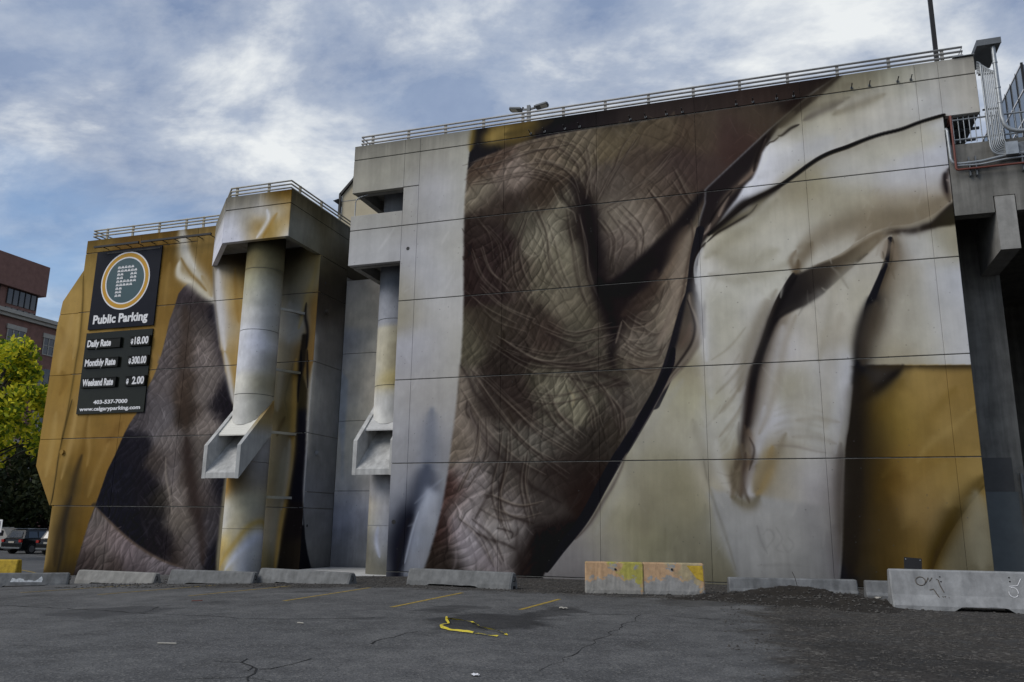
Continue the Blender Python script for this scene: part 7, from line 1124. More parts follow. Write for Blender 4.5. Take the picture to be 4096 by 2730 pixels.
# cantilevered corner decks on the left: edge beams, soffits, side parapets
for zb, zt, yb in ((14.34, 16.36, 31.), (11.34, 13.40, 31.2)):
    MB().box(-15.60, -13.40, 26.76, 26.98, zb+.02, zt).build('edge_beam', MT['concrete'], G)
    MB().box(-15.61, -15.36, 27.0, yb, zb+.01, zt-.01).build('side_parapet', MT['concrete'], G)
    MB().box(-15.34, -13.32, 27.0, yb, zb+.42, zb+.66).build('deck_slab', MT['darkconc'], G)
    MB().box(-14.95, -14.6, 28.9 if zb > 14 else 29.6, yb-.2, zb+.1, zb+.40).build('deck_beam', MT['darkconc'], G)
MB().tube([(-14.15, 28.35, 14.70), (-14.15, 28.35, 14.755)], .62, 28).build('chute_opening', MT['black'], G)
MB().tube(bend([(-15.54, 26.66, 13.38), (-15.54, 26.66, 14.20), (-15.0, 26.66, 14.30)], .22), .022, 8).build('handrail_bend', MT['galv'], G)
# upper deck projecting past the right hand edge
MB().box(5.34, 6.36, 26.76, 29.6, 14.42, 16.2).build('deck_end', MT['darkconc'], G)
un = MB()
for k in range(3): un.box(5.62+.26*k, 5.67+.26*k, 26.8, 29.5, 14.34, 14.42)
un.tube([(5.4, 27.4, 14.30), (6.5, 27.4, 14.30)], .05, 8); un.tube([(5.4, 28.2, 14.28), (6.55, 28.2, 14.28)], .05, 8); un.build('soffit_track', MT['dgrey'], G)
# roof decks
MB().box(-13.3, 5.3, 26.76, 46, 15.62, 15.9).build('roof_deck', MT['darkconc'], G)
MB().box(-31.4, -18.8, 29.3, 44., -1., 14.2).build('left_block_core', MT['darkconc'], G)
# wall round the recess and the low left block with the signs
XS = [-31.5, -28.23, -25.0, -21.62, -18.47]; ZS = [-.95, 2.25, 5.26, 8.26, 11.24, 14.18, 14.85]
for i in range(4):
    for j in range(6):
        if j == 5 and i >= 2: continue
        z1 = ZS[j+1]
        if i >= 2 and j == 4:
            z1 = 14.85 if i == 2 else 13.35
        panel(MU['sign'], XS[i], XS[i+1], ZS[j], z1, 29., .2)
MB().box(-31.4, -18.75, 29.03, 29.24, -1., 14.8).build('sign_wall_backing', MT['darkconc'], G)
wing = [(-31.51, 13.43), (-32.60, 11.89), (-32.74, 10.64), (-32.83, 4.04), (-31.72, 2.27), (-31.51, 2.27)]
def clipz(P, z0, z1):
    def cut(P, z, s):
        out = []
        for a, b in zip(P, P[1:]+P[:1]):
            ia, ib = (a[1]-z)*s >= 0, (b[1]-z)*s >= 0
            if ia: out.append(a)
            if ia != ib:
                t = (z-a[1])/(b[1]-a[1]); out.append((a[0]+t*(b[0]-a[0]), z))
        return out
    return cut(cut(P, z0, 1), z1, -1)
for z0, z1 in ((2.2, 5.26), (5.26, 8.26), (8.26, 11.24), (11.24, 13.5)):
    P = clipz(wing, z0+.012, z1-.012); MB().prism([(x, 0, z) for x, z in P], (0, 29.06, 0), (0, 29.34, 0)).build('wing_panel', MU['sign'], G)
MB().tube([(-31.27, 28.90, 4.65), (-31.27, 29.02, 4.65)], .11, 14).build('wall_boss', MU['sign'], G)
# return wall, faces right
def rpanel(y0, y1, z0, z1, name='return_panel'):
    b = .008; X = -18.46
    MB().add([(X-.2,y0,z0),(X-.2,y1,z0),(X-.2,y1,z1),(X-.2,y0,z1),(X,y0+.006,z0+GAP),(X,y1-.006,z0+GAP),(X,y1-.006,z1-GAP),(X,y0+.006,z1-GAP)], [(0,1,2,3),(4,5,6,7),(0,1,5,4),(1,2,6,5),(2,3,7,6),(3,0,4,7)]).build(name, MU['ret'], G)
ZR = [-.9, 2.24, 2.885, 5.25, 8.25, 11.28]
for z0, z1 in zip(ZR, ZR[1:]): rpanel(29.02, 31.3, z0, z1)
rpanel(29.02, 31.3, 11.28, 12.90); rpanel(26.60, 31.3, 12.90, 14.34); rpanel(26.60, 31.3, 14.34, 14.95)
for k in range(3): rpanel(31.3+3*k, 34.3+3*k, 12.6, 14.34); rpanel(31.3+3*k, 34.3+3*k, 14.34, 14.95)
bk = MB().box(-18.68, -18.485, 29.26, 40.2, -.9, 12.9); bk.box(-18.68, -18.49, 26.85, 40.2, 12.95, 14.9); bk.build('return_backing', MT['darkconc'], G)
for c, r in (((29.68, 4.47), .10), ((29.72, 10.54), .10)): MB().tube([(-18.47, c[0], c[1]), (-18.30, c[0], c[1])], r, 12).build('wall_boss', MU['ret'], G)
for y, z in ((29.36, 1.54), (29.54, 11.79)): MB().tube([(-18.462, y, z), (-18.455, y, z)], .06, 12).build('tie_hole', MT['black'], G)
for x, z, r in ((-13.09, 11.83, .07), (-13.18, 1.73, .08)): MB().tube([(x, 26.502, z), (x, 26.494, z)], r, 14).build('tie_hole', MT['black'], G)
# recess back wall
for z0, z1 in ((-.7, 3.0), (3.0, 6.0), (6.0, 9.0), (9.0, 12.4)): panel(MU['back'], -18.45, -13.32, z0, z1, 31.3, .2, gz=.010)
MB().box(-18.45, -13.32, 31.33, 31.6, -.8, 12.3).build('recess_backing', MT['darkconc'], G)
# hopper over the left snow chute
for z0, z1 in ((12.90, 14.34), (14.34, 14.95)): panel(MU['hop'], -21.64, -18.47, z0, z1, 26.57, .22)
for z0, z1 in ((12.88, 14.30), (14.30, 14.92)):
    d = Vector((-2.41, 2.43, 0)); n = Vector((.71, .70, 0))*.2; a = Vector((-21.645, 26.572, 0)); q = [a, a+d, a+d+n, a+n]
    MB().prism(q, (0, 0, z0+GAP), (0, 0, z1-GAP)).build('hopper_side_panel', MU['hop'], G)
MB().prism([(-21.5, 26.81, 0), (-18.68, 26.81, 0), (-18.68, 28.98, 0), (-23.6, 28.98, 0)], (0, 0, 13.36), (0, 0, 13.6)).build('hopper_soffit', MT['concrete'], G)

def chute(xc, yc, front, zf, mat, roofmat, matp, zbase, ztop, rings, goldside=None):
    """inclined concrete snow chute with its drop pipe above and support pipe below"""
    hw = .83
    C = MB().box(xc-hw+.17, xc+hw-.17, front+1.9, front+1.95, zf+2.0, zf+2.02).build('chute', mat, G)
    Z = [(front, zf), (front, zf+1.25), (front+1.9, zf+3.2), (front+1.9, zf+1.86)]
    for s_ in (-1, 1):
        x0, x1 = sorted((xc+s_*hw, xc+s_*(hw-.16)))
        MB().prism([(0, y, z) for y, z in Z], (x0, 0, 0), (x1, 0, 0)).build('side_wall', goldside if goldside and s_ > 0 else mat, C)
    MB().prism([(0, y, z) for y, z in ((front+.01, zf+.01), (front+.01, zf+.22), (front+1.9, zf+2.10), (front+1.9, zf+1.87))], (xc-hw+.162, 0, 0), (xc+hw-.162, 0, 0)).build('chute_floor', mat, C)
    rf = MB(); n = 26; vs = []
    for k in range(n+1):
        t = k/n; y = front+.55+t*1.3; z = zf+1.72+t*1.34+(.018 if k % 2 else 0)
        vs += [(xc-hw+.165, y, z), (xc+hw-.165, y, z)]
    vs += [(x, y, z-.05) for x, y, z in vs]; q = 2*(n+1)
    rf.add(vs, [(2*k, 2*k+1, 2*k+3, 2*k+2) for k in range(n)]+[(q+2*k, q+2*k+2, q+2*k+3, q+2*k+1) for k in range(n)]+[(0, q, q+1, 1)])
    rf.build('corrugated_roof', roofmat, C)
    r = .775; cut = zf+2.35
    pts = [cut]+rings[0]+[ztop]
    for k, (a, b_) in enumerate(zip(pts, pts[1:])):
        sh = MB(); nn = 36; ring = [(xc+r*math.cos(2*math.pi*i/nn), yc+r*math.sin(2*math.pi*i/nn)) for i in range(nn)]
        lowz = lambda y: a+.012 if k else max(zf+1.72+(y-front-.55)*1.03+.03, cut-.9)
        sh.add([(x, y, lowz(y)) for x, y in ring]+[(x, y, b_-.012) for x, y in ring], [(i, (i+1) % nn, nn+(i+1) % nn, nn+i) for i in range(nn)], True)
        sh.build('pipe_section', matp, C)
    MB().cyl(xc, yc, cut, ztop-.05, r-.03, 32).build('pipe_core', MT['darkconc'], C)
    pts = [zbase]+rings[1]+[zf+1.9]
    for k, (a, b_) in enumerate(zip(pts, pts[1:])):
        sh = MB(); topz = lambda y: b_-.008 if k < len(pts)-2 else min(zf+.05+(y-front)*.985, zf+1.9)
        sh.add([(x, y, a+.008) for x, y in ring]+[(x, y, max(topz(y), a+.02)) for x, y in ring], [(i, (i+1) % nn, nn+(i+1) % nn, nn+i) for i in range(nn)], True); sh.build('support_section', matp, C)
    return C
def gold_paint():
    mt, t, bs = newmat('gold_to_white_spray_paint'); bs.inputs['Roughness'].default_value = .75
    g_ = N(t, 'ShaderNodeNewGeometry'); s = N(t, 'ShaderNodeSeparateXYZ'); t.links.new(g_.outputs['Position'], s.inputs[0])
    f = mth(t, 'ADD', mth(t, 'MULTIPLY_ADD', s.outputs[2], .55, -2.05), mth(t, 'MULTIPLY', s.outputs[1], -.02))
    c = ramp(t, mth(t, 'MULTIPLY', f, 1.), [(.12, (.36, .37, .37)), (.42, (.30, .24, .12)), (.8, (.27, .17, .05))])
    grime(t, bs, c, .2, 2., .15, 45., streak=.15); return mt
goldpaint = gold_paint()
white45 = plain('white_painted_chute', (.47, .47, .46), .75, amt=.3, scale=2.2, bump=.25, streak=.28, pit=True)
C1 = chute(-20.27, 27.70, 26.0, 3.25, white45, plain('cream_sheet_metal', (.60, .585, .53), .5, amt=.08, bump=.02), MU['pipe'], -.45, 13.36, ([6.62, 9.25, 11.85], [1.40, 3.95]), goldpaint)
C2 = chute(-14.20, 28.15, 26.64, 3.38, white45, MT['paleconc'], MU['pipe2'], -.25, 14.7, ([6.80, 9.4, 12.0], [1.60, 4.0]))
for x, z in ((-19.45, 10.33), (-19.45, 7.76), (-19.47, 5.2), (-19.5, 2.63)):
    MB().prism([(-19.60, 27.95, z), (-19.49, 28.1, z), (-19.02, 28.985, z), (-19.28, 28.985, z)], (0, 0, -.05), (0, 0, .05)).build('pipe_bracket', MU['pipe'], G)

def railing(P, posts, z, mat, inset=0):
    """three tube rails on flat posts; P = plan polyline, posts = plan points"""
    rl = MB().box(P[0][0]-.02, P[0][0]+.02, P[0][1]-.02, P[0][1]+.02, z+.1, z+.46).build('railing', mat, G)
    for h in (.14, .29, .44): MB().tube([(x, y, z+h) for x, y in P], .036, 8).build('rail', mat, rl)
    for x, y in posts: MB().box(x-.05, x+.05, y-.03, y+.03, z-.05, z+.49).build('post', mat, rl)
px = [-14.94+1.575*k for k in range(14)]
railing([(-15.36, 30.), (-15.42, 26.66), (6.12, 26.66), (6.05, 29.5)], [(x, 26.70) for x in px]+[(-15.38, 28.2), (6.07, 28.4)], 16.37, MT['rail'])
railing([(-31.2, 33.), (-31.28, 29.12), (-23.93, 29.12), (-21.52, 26.70), (-18.60, 26.70), (-18.60, 40.)], [(x, 29.15) for x in (-30.48, -28.94, -27.39, -25.85, -24.88)]+[(-21.26, 26.74), (-19.69, 26.74), (-22.7, 27.9)]+[(-18.64, y) for y in (27.40, 29.08, 30.64, 32.2, 33.8, 35.4, 37.)], 14.93, MT['railold'])
# little fixing rods and eye bolts below the parapet
for x in (-8.26, -7.72, -6.95, -6.40, -4.55, -4.0, -3.27, -2.72, -.90, -.35, .42, .96, 2.76, 3.30, 4.14, 4.53):
    r_ = MB().tube([(x, 26.52, 15.83), (x, 26.18, 15.84)], .017, 6).build('fixing_rod', MT['black'], G)
    MB().box(x-.035, x+.035, 26.47, 26.495, 15.80, 15.87).build('rod_plate', MT['dgrey'], r_)

# ---------------------------------------------------------------- light bars over the sign
for x0, x1, lab in ((-30.58, -27.96, 'black light bar on six arms above the public parking sign'), (-27.82, -23.92, 'longer black light bar reaching right to the painted pale cloth curl')):
    LB = thing('light_bar', lab, 'light bar', (x0, 28.58, 14.28), group='light bars on the sign wall')
    MB().box(0, x1-x0, -.04, .04, -.045, .045).build('bar', MT['black'], LB)
    n = 4 if x1-x0 < 3 else 6
    for k in range(n):
        x = .45+(x1-x0-.6)*k/(n-1); MB().tube([(x, .03, 0), (x, .43, -.01)], .02, 6).build('arm', MT['black'], LB)

# ---------------------------------------------------------------- signs
def text(s, x, z, Y, h, mat, par, name='lettering', wid=None, bold=.016, italic=0., align='LEFT'):
    """real letters extruded a few millimetres, set at width wid"""
    cu_ = bpy.data.curves.new('t', 'FONT'); cu_.body = s; cu_.size = h/.70; cu_.offset = bold; cu_.extrude = .004; cu_.shear = italic; cu_.resolution_u = 3
    o = bpy.data.objects.new('t', cu_); COL.objects.link(o); bpy.context.view_layer.update()
    me = bpy.data.meshes.new_from_object(o.evaluated_get(bpy.context.evaluated_depsgraph_get())); bpy.data.objects.remove(o)
    xs_ = [v.co.x for v in me.vertices]; k = (wid/(max(xs_)-min(xs_))) if wid else 1.; x0 = min(xs_)
    for v in me.vertices: v.co = Vector((x+(v.co.x-x0)*k, Y-v.co.z, z+v.co.y))
    me.materials.clear(); me.materials.append(mat); return link(name, me, par)
S1 = thing('parking_sign', 'square navy public parking sign with amber ring and P made of little white cars', 'sign', (-28.81, 28.95, 10.33))
def part(b, name, mat, par):
    o = b.build(name, mat); o.parent = par; o.matrix_parent_inverse = Matrix.Translation(-par.location); return o
def tpart(par, *a, **k):
    o = text(*a, par=None, **k); o.parent = par; o.matrix_parent_inverse = Matrix.Translation(-par.location); return o
part(MB().box(-30.71, -26.91, 28.93, 28.99, 10.335, 14.145), 'sign_panel', MT['navy'], S1)
part(MB().box(-30.1, -27.0, 28.915, 28.93, 14.0, 14.075), 'peeled_strip', MT['black'], S1)
cx, cz = -28.83, 12.60
part(MB().disc((cx, 28.926, cz), 1.41, 64, 1.345), 'white_ring', MT['white'], S1)
part(MB().disc((cx, 28.924, cz), 1.345, 64, 1.155), 'amber_ring', MT['amber'], S1)
part(MB().disc((cx, 28.922, cz), 1.155, 64, 1.09), 'white_ring', MT['white'], S1)
part(MB().disc((cx, 28.920, cz), 1.09, 64), 'teal_disc', MT['teal'], S1)
rows = ['11111', '111111', '110011', '110011', '111111', '11111', '11', '11', '11']
emb = MB(); embw = MB()
for r_, row in enumerate(rows):
    for c_, ch in enumerate(row):
        if ch == '0': continue
        x = -29.25+.195*c_; z = 13.25-.172*r_
        emb.add([(x+a*.082, 28.914, z+b_*.072) for a, b_ in ((-.95,-.75),(-.6,-.75),(-.6,-.5),(.6,-.5),(.6,-.75),(.95,-.75),(1,.1),(.78,.22),(.58,.92),(-.58,.92),(-.78,.22),(-1,.1))], [tuple(range(12))])
        embw.add([(x+a*.082, 28.912, z+b_*.072) for a, b_ in ((-.45,.30),(.45,.30),(.36,.62),(-.36,.62))], [(0, 1, 2, 3)])
part(emb, 'car_emblems', MT['white'], S1)['kind'] = 'stuff'; part(embw, 'emblem_windscreens', MT['teal'], S1)['kind'] = 'stuff'
tpart(S1, 'Public Parking', -30.43, 10.60, 28.922, .40, MT['white'], wid=3.16, bold=.020)
S2 = thing('rate_sign', 'dark glossy square board with daily, monthly and weekend parking prices', 'sign', (-28.83, 28.95, 6.36))
part(MB().box(-30.73, -26.91, 28.93, 28.99, 6.36, 10.17), 'sign_panel', MT['signlow'], S2)
for (t1, t2), z in zip((('Daily Rate', '$ 18.00'), ('Monthly Rate', '$300.00'), ('Weekend Rate', '$ 2.00')), (9.38, 8.47, 7.54)):
    for x0, x1, s_, wd in ((-30.55, -28.58, t1, {'Daily Rate': 1.38}.get(t1, 1.78)), (-28.03, -26.93, t2, {'$ 2.00': .86, '$300.00': 1.0}.get(t2, .98))):
        p = part(MB().box(x0, x1, 28.84, 28.928, z, z+.47), 'rate_plate', MT['signbox'], S2)
        fr = MB(); fr.box(x0, x1, 28.815, 28.838, z+.43, z+.47); fr.box(x0, x1, 28.815, 28.838, z, z+.04); fr.box(x1-.04, x1, 28.815, 28.838, z+.041, z+.429)
        o = fr.build('plate_frame', MT['signbox']); o.parent = p
        if s_.startswith('$'):
            o = text('$', x0+.06, z+.13, 28.832, .2, MT['white'], None, wid=.13); o.parent = p; s2 = s_[1:].strip(); w0 = wd-.20
            o = text(s2, x1-.06-w0, z+.09, 28.832, .33, MT['white'], None, wid=w0, bold=.016); o.parent = p
        else:
            o = text(s_, x0+.06, z+.10, 28.832, .31, MT['white'], None, wid=wd, bold=.016); o.parent = p
tpart(S2, '403-537-7000', -29.80, 6.80, 28.922, .17, MT['white'], wid=1.94, bold=.008)
tpart(S2, 'www.calgaryparking.com', -30.56, 6.50, 28.922, .165, MT['white'], wid=3.45, bold=.007)

# ---------------------------------------------------------------- deck bridge on the right
D = thing('elevated_deck', 'concrete parking deck with dark open bay, right of the mural wall', 'parking deck', (0, 0, 0))
fb = MB(); fb.prism([(x, 0, z) for x, z in ((5.36, 11.10), (6.44, 11.10), (6.44, 11.62), (7.03, 11.62), (7.03, 11.10), (22, 11.10), (22, 13.42), (5.36, 13.42))], (0, 26.52, 0), (0, 26.95, 0)); fb.build('edge_beam', MT['darkconc'], D)
MB().box(5.36, 22, 26.97, 46, 12.4, 13.1).build('deck_slab', MT['darkconc'], D)
MB().box(6.47, 7.0, 26.50, 30.4, 9.90, 11.59).build('girder', MT['concrete'], D)
MB().box(5.4, 7.02, 29.3, 30.5, -.5, 12.38).build('pier', MT['darkconc'], D)
MB().box(5.36, 22, 44, 44.4, -.5, 12.38).build('bay_end_wall', MT['darkconc'], D)
MB().box(21.6, 22, 27, 43.98, -.5, 12.38).build('bay_side_wall', MT['darkconc'], D)
gp = MB(); gp.box(5.45, 6.72, 29.28, 29.298, 2.9, 3.95); gp.build('grey_paint_patch', plain('dark_grey_paint', (.085, .085, .085), .85, amt=.15), D)
gp = MB(); gp.box(5.45, 6.80, 29.28, 29.298, -.3, 2.896); gp.build('grey_paint_patch', plain('blue_grey_paint', (.12, .135, .14), .8, amt=.15), D)
cd = MB(); cd.tube([(6.92, 29.22, -.2), (6.92, 29.22, 3.45)], .05, 8)
for k in range(5): cd.tube([(6.86, 29.2, 3.4-.2*k), (6.76, 29.15, 3.5-.2*k)], .008, 5)
cd.tube([(6.92+.16*math.cos(a/8), 29.15, 3.5+.18*math.sin(a/8)) for a in range(2, 34)], .006, 5); cd.build('standpipe', MT['dgrey'], D)
rl = MB().tube([(5.58, 26.62, 14.29), (12., 26.62, 14.29)], .028, 8).build('railing', MT['galv'], D)
MB().tube([(5.58, 26.62, 13.62), (12., 26.62, 13.62)], .028, 8).build('rail', MT['galv'], rl)
for k in range(22): MB().tube([(5.60+.155*k, 26.62, 13.5), (5.60+.155*k, 26.62, 14.42)], .015, 6).build('baluster', MT['galv'], rl)
Cn = thing('conduit_run', 'bundle of grey electrical conduits dropping beside the top right corner of the mural wall', 'conduits', (0, 0, 0))
for k in range(9):
    x = 6.50+.048*k; r_ = .030 if k == 0 else .019
    P = bend([(6.40, 26.36+.02*k, 16.05-.04*k), (x, 26.36, 15.98-.035*k), (x, 26.36, 13.02+.028*(k) if 0 else 12.86+.040*k), (9.2, 26.36, 12.86+.040*k)], .34-.02*k, 6)
    MB().tube(P, r_, 8).build('conduit', MT['galv'], Cn)
for z in (15.62, 14.42): MB().box(6.42, 6.95, 26.39, 26.43, z-.025, z+.025).build('conduit_clamp', MT['black'], Cn)
MB().box(6.86, 7.20, 26.24, 26.44, 12.80, 13.20).build('junction_box', MT['galv'], Cn)
lp = MB().tube(bend([(6.86, 26.2, 16.40), (6.86, 26.2, 13.48), (9.5, 26.2, 13.48)], .55, 8), .062, 12).build('large_conduit', MT['galv'], Cn)
for z in (15.85, 15.0, 14.5): MB().tube([(6.86, 26.2, z-.025), (6.86, 26.2, z+.025)], .074, 12).build('coupling', MT['galv'], lp)
Tr = thing('cable_tray', 'grey sheet metal cable tray cantilevered off the top right parapet corner', 'cable tray', (0, 0, 0))
MB().box(6.40, 7.07, 26.05, 26.09, 16.42, 16.62).build('tray_front', MT['dgrey'], Tr)
MB().box(6.40, 7.07, 26.092, 27.6, 16.44, 16.47).build('tray_floor', MT['dgrey'], Tr)
MB().box(5.78, 6.40, 26.44, 26.9, 16.38, 16.40).build('tray_flange', MT['galv'], Tr)
MB().box(6.40, 6.43, 26.092, 27.6, 16.473, 16.62).build('tray_side', MT['dgrey'], Tr); MB().box(7.04, 7.07, 26.092, 27.6, 16.473, 16.62).build('tray_side', MT['dgrey'], Tr)
Rp = thing('red_pipe', 'red sprinkler pipe bending from vertical to level on the deck beam', 'pipe', (0, 0, 0))
MB().tube(bend([(5.50, 26.9, 14.25), (5.50, 26.32, 14.33), (5.50, 26.32, 12.50), (9., 26.32, 12.50)], .07, 4), .034, 10).build('pipe_run', MT['redpipe'], Rp)
for x in (5.88, 6.06, 7.30): MB().box(x-.018, x+.018, 26.36, 26.51, 12.3, 12.92).build('pipe_hanger', MT['dgrey'], Rp)
Gp = thing('grey_pipe', 'pair of grey pipes elbowing along the deck beam above the red pipe', 'pipe', (0, 0, 0))
MB().tube(bend([(5.37, 26.8, 14.0), (5.37, 26.38, 13.98), (5.40, 26.38, 12.72), (6.2, 26.38, 12.72), (6.9, 26.38, 12.84), (9., 26.38, 12.84)], .22, 5), .045, 10).build('pipe_run', MT['galv'], Gp)
MB().tube(bend([(5.55, 26.38, 12.66), (6.2, 26.38, 12.62), (6.9, 26.38, 12.72), (9., 26.38, 12.72)], .22, 5), .034, 10).build('pipe_run', MT['galv'], Gp)

# ---------------------------------------------------------------- things on the roofs
Pl = thing('light_pole', 'tall dark square light pole rising behind the right end of the roof railing', 'light pole', (6.04, 30., 15.6))
MB().box(-.07, .07, -.07, .07, 0, 12.).build('pole', MT['black'], Pl)
for x0, x1 in ((-.27, -.09), (.09, .2)): MB().box(x0, x1, -.1, .12, 1.75, 2.25).build('floodlight', MT['tanwall'], Pl)
MB().tube([(-.22, -.1, 1.25), (-.22, -.1, 1.42), (-.22, -.1, 1.5)], [.05, .11, .04], 12).build('camera_dome', MT['white'], Pl)
MB().box(-1.2, 1.2, -.14, .14, 11.9, 12.02).build('crossarm', MT['black'], Pl)
RLm = thing('roof_lamp', 'twin headed dark parking lamp on a short pole behind the roof railing', 'lamp', (-10.08, 32., 15.66))
MB().box(-.075, .075, -.075, .075, 0, 4.5).build('pole', MT['dgrey'], RLm)
for s_ in (-1, 1):
    tilt = Matrix.Translation((0, 0, 4.28)) @ Matrix.Rotation(R(-8*s_), 4, 'Y') @ Matrix.Translation((0, 0, -4.28))
    P = [(.07, -.04), (.32, -.04), (.36, -.19), (.86, -.21), (.92, -.1), (.92, .1), (.86, .21), (.36, .19), (.32, .04), (.07, .04)]
    hd = MB().prism([tilt @ Vector((x*s_, y, 4.28)) for x, y in P], (0, 0, 0), (0, 0, .07)).build('lamp_head', MT['dgrey'], RLm)
    MB().prism([tilt @ Vector((x*s_, y, 4.265)) for x, y in ((.56, -.15), (.85, -.15), (.85, .15), (.56, .15))], (0, 0, 0), (0, 0, .012)).build('lens', MT['louvre'], hd)
    MB().cyl(.28*s_, 0, 4.33-.04*0, 4.46, .045, 12).build('photocell', MT['black'], hd)
Tn = thing('tan_building', 'tan stucco building with a black trimmed gable, glimpsed between the left deck slabs', 'building', (0, 0, 0))
TP = [(-24.25, 0), (-24.25, 20.75), (-23.4, 21.7), (-22.9, 22.1), (-12, 22.1), (-12, 0)]
MB().prism([(x, 0, z) for x, z in TP], (0, 40., 0), (0, 52., 0)).build('wall', MT['tanwall'], Tn)
rt = MB()
for a, b_ in zip(TP[1:3], TP[2:4]): rt.prism([(a[0], 0, a[1]), (b_[0], 0, b_[1]), (b_[0], 0, b_[1]+.16), (a[0]-.12, 0, a[1]+.1)], (0, 39.85, 0), (0, 52.1, 0))
rt.box(-24.39, -24.26, 39.85, 40.0, 19.4, 20.85); rt.build('roof_trim', MT['black'], Tn)
MB().prism([(-24.4, 39.8, 20.15), (-24.4, 39.8, 20.5), (-24.62, 39.6, 20.32)], (0, 0, 0), (0, .5, 0)).build('wall_light', MT['black'], Tn)
MB().box(-24.2, -18, 39.985, 39.998, 20.36, 20.39).build('wall_joint', MT['dgrey'], Tn)

# ---------------------------------------------------------------- office tower, right background
OT = thing('office_tower', 'grey glass office tower with gridded walls beyond the deck at the right edge', 'building', (0, 0, 0))
X0, Y0, ZT = 17.3, 60., 33.7
MB().box(X0+.12, X0+26, Y0+.12, Y0+40, 0, ZT-.2).build('tower_core', MT['dgrey'], OT)
gl = [MB().box(0, .05, .05, 1.45, .05, 1.85).build('pane', MT['tower_glass'], OT, (X0, Y0, ZT-1.9))]
for i in range(18):
    for j in range(12):
        if i+j == 0: continue
        c = gl[0].copy(); COL.objects.link(c); c.location = (X0, Y0+1.5*i, ZT-1.9*(j+1))
mv = MB()
for i in range(19): mv.box(X0-.06, X0+.06, Y0+1.5*i-.05, Y0+1.5*i+.05, 8, ZT+.1)
mv.build('mullions', MT['black'], OT)
mh = MB()
for j in range(13): mh.box(X0-.045, X0+.02, Y0, Y0+27, ZT-1.9*j-.05, ZT-1.9*j+.05)
mh.build('transoms', MT['white'], OT)
for i in range(10):
    for j in range(10): MB().box(X0+.1+2*i, X0+2+2*i, Y0-.0, Y0+.05, ZT-1.9*(j+1)+.05, ZT-1.9*j-.05).build('pane', MT['tower_glass'], OT)
fm = MB()
for i in range(11): fm.box(X0+2*i-.05, X0+2*i+.09, Y0-.06, Y0+.02, 8, ZT+.1)
fm.build('mullions', MT['black'], OT)

# ---------------------------------------------------------------- brick offices, left background
BB = thing('brick_building', 'red brick office block with a stone cornice and arched windows beyond the left trees', 'building', (0, 0, 0))
XB = -75.
MB().box(XB-25, XB, 38, 84, -3, 21.85).build('wall', MT['brick'], BB)
MB().box(XB-25.2, XB+.35, 37.8, 84.2, 21.86, 22.20).build('cornice', MT['stone'], BB); MB().box(XB-25.4, XB+.6, 37.6, 84.4, 22.21, 22.60).build('cornice', MT['stone'], BB)
for zz_ in (14.0, 9.2, 4.4): MB().box(XB+.01, XB+.12, 38, 84, zz_, zz_+.35).build('stone_band', MT['stone'], BB)
for k in range(9):
    y = 44.1+4.4*k
    for z0, h, arch in ((18.9, 1.75, 0), (15.0, 1.75, 1), (10.2, 2.0, 0), (5.4, 2.0, 0), (.6, 2.2, 0)):
        P = [(y-1., z0), (y+1., z0), (y+1., z0+h)]+([(y+1.*math.cos(a*math.pi/8), z0+h+.62*math.sin(a*math.pi/8)) for a in range(1, 8)] if arch else [])+[(y-1., z0+h)]
        wn = MB().prism([(0, a, b_) for a, b_ in P], (XB+.01, 0, 0), (XB+.06, 0, 0)).build('window', MT['glass'], BB)
        f = MB()
        for yy in (y-1., y-.34, y+.34, y+1.): f.box(XB+.065, XB+.11, yy-.05, yy+.05, z0, z0+h)
        f.box(XB+.065, XB+.108, y-1.05, y+1.05, z0-.1, z0-.005); f.box(XB+.065, XB+.108, y-.94, y+.94, z0+h*.52, z0+h*.52+.07); f.build('frame', MT['stone'] if not arch else MT['dgrey'], wn)
        if not arch: MB().box(XB+.01, XB+.16, y-1.15, y+1.15, z0+h+.02, z0+h+.5).build('lintel', MT['stone'], BB)
BT = thing('brick_tower', 'upper brick office block stepping in with two bands of dark windows, behind the corniced one', 'building', (0, 0, 0))
MB().box(XB-26, XB-.02, 36, 64.70, 25.05, 28.4).build('wall', MT['brick'], BT)
MB().box(XB-26, XB-.5, 36, 64.15, 22.62, 25.04).build('wall', MT['brick'], BT)
for z0, z1 in ((23.35, 25.0), (22.64, 23.0)):
    for y0, y1 in ((60.45, 63.95), (55.6, 59.5), (50.8, 54.7)):
        wn = MB().box(XB-.49, XB-.44, y0, y1, z0, z1).build('window_band', MT['glass'], BT)
        f = MB()
        for k in range(6): f.box(XB-.435, XB-.38, y0+(y1-y0)*k/5-.04, y0+(y1-y0)*k/5+.04, z0, z1)
        f.build('mullions', MT['black'], wn)

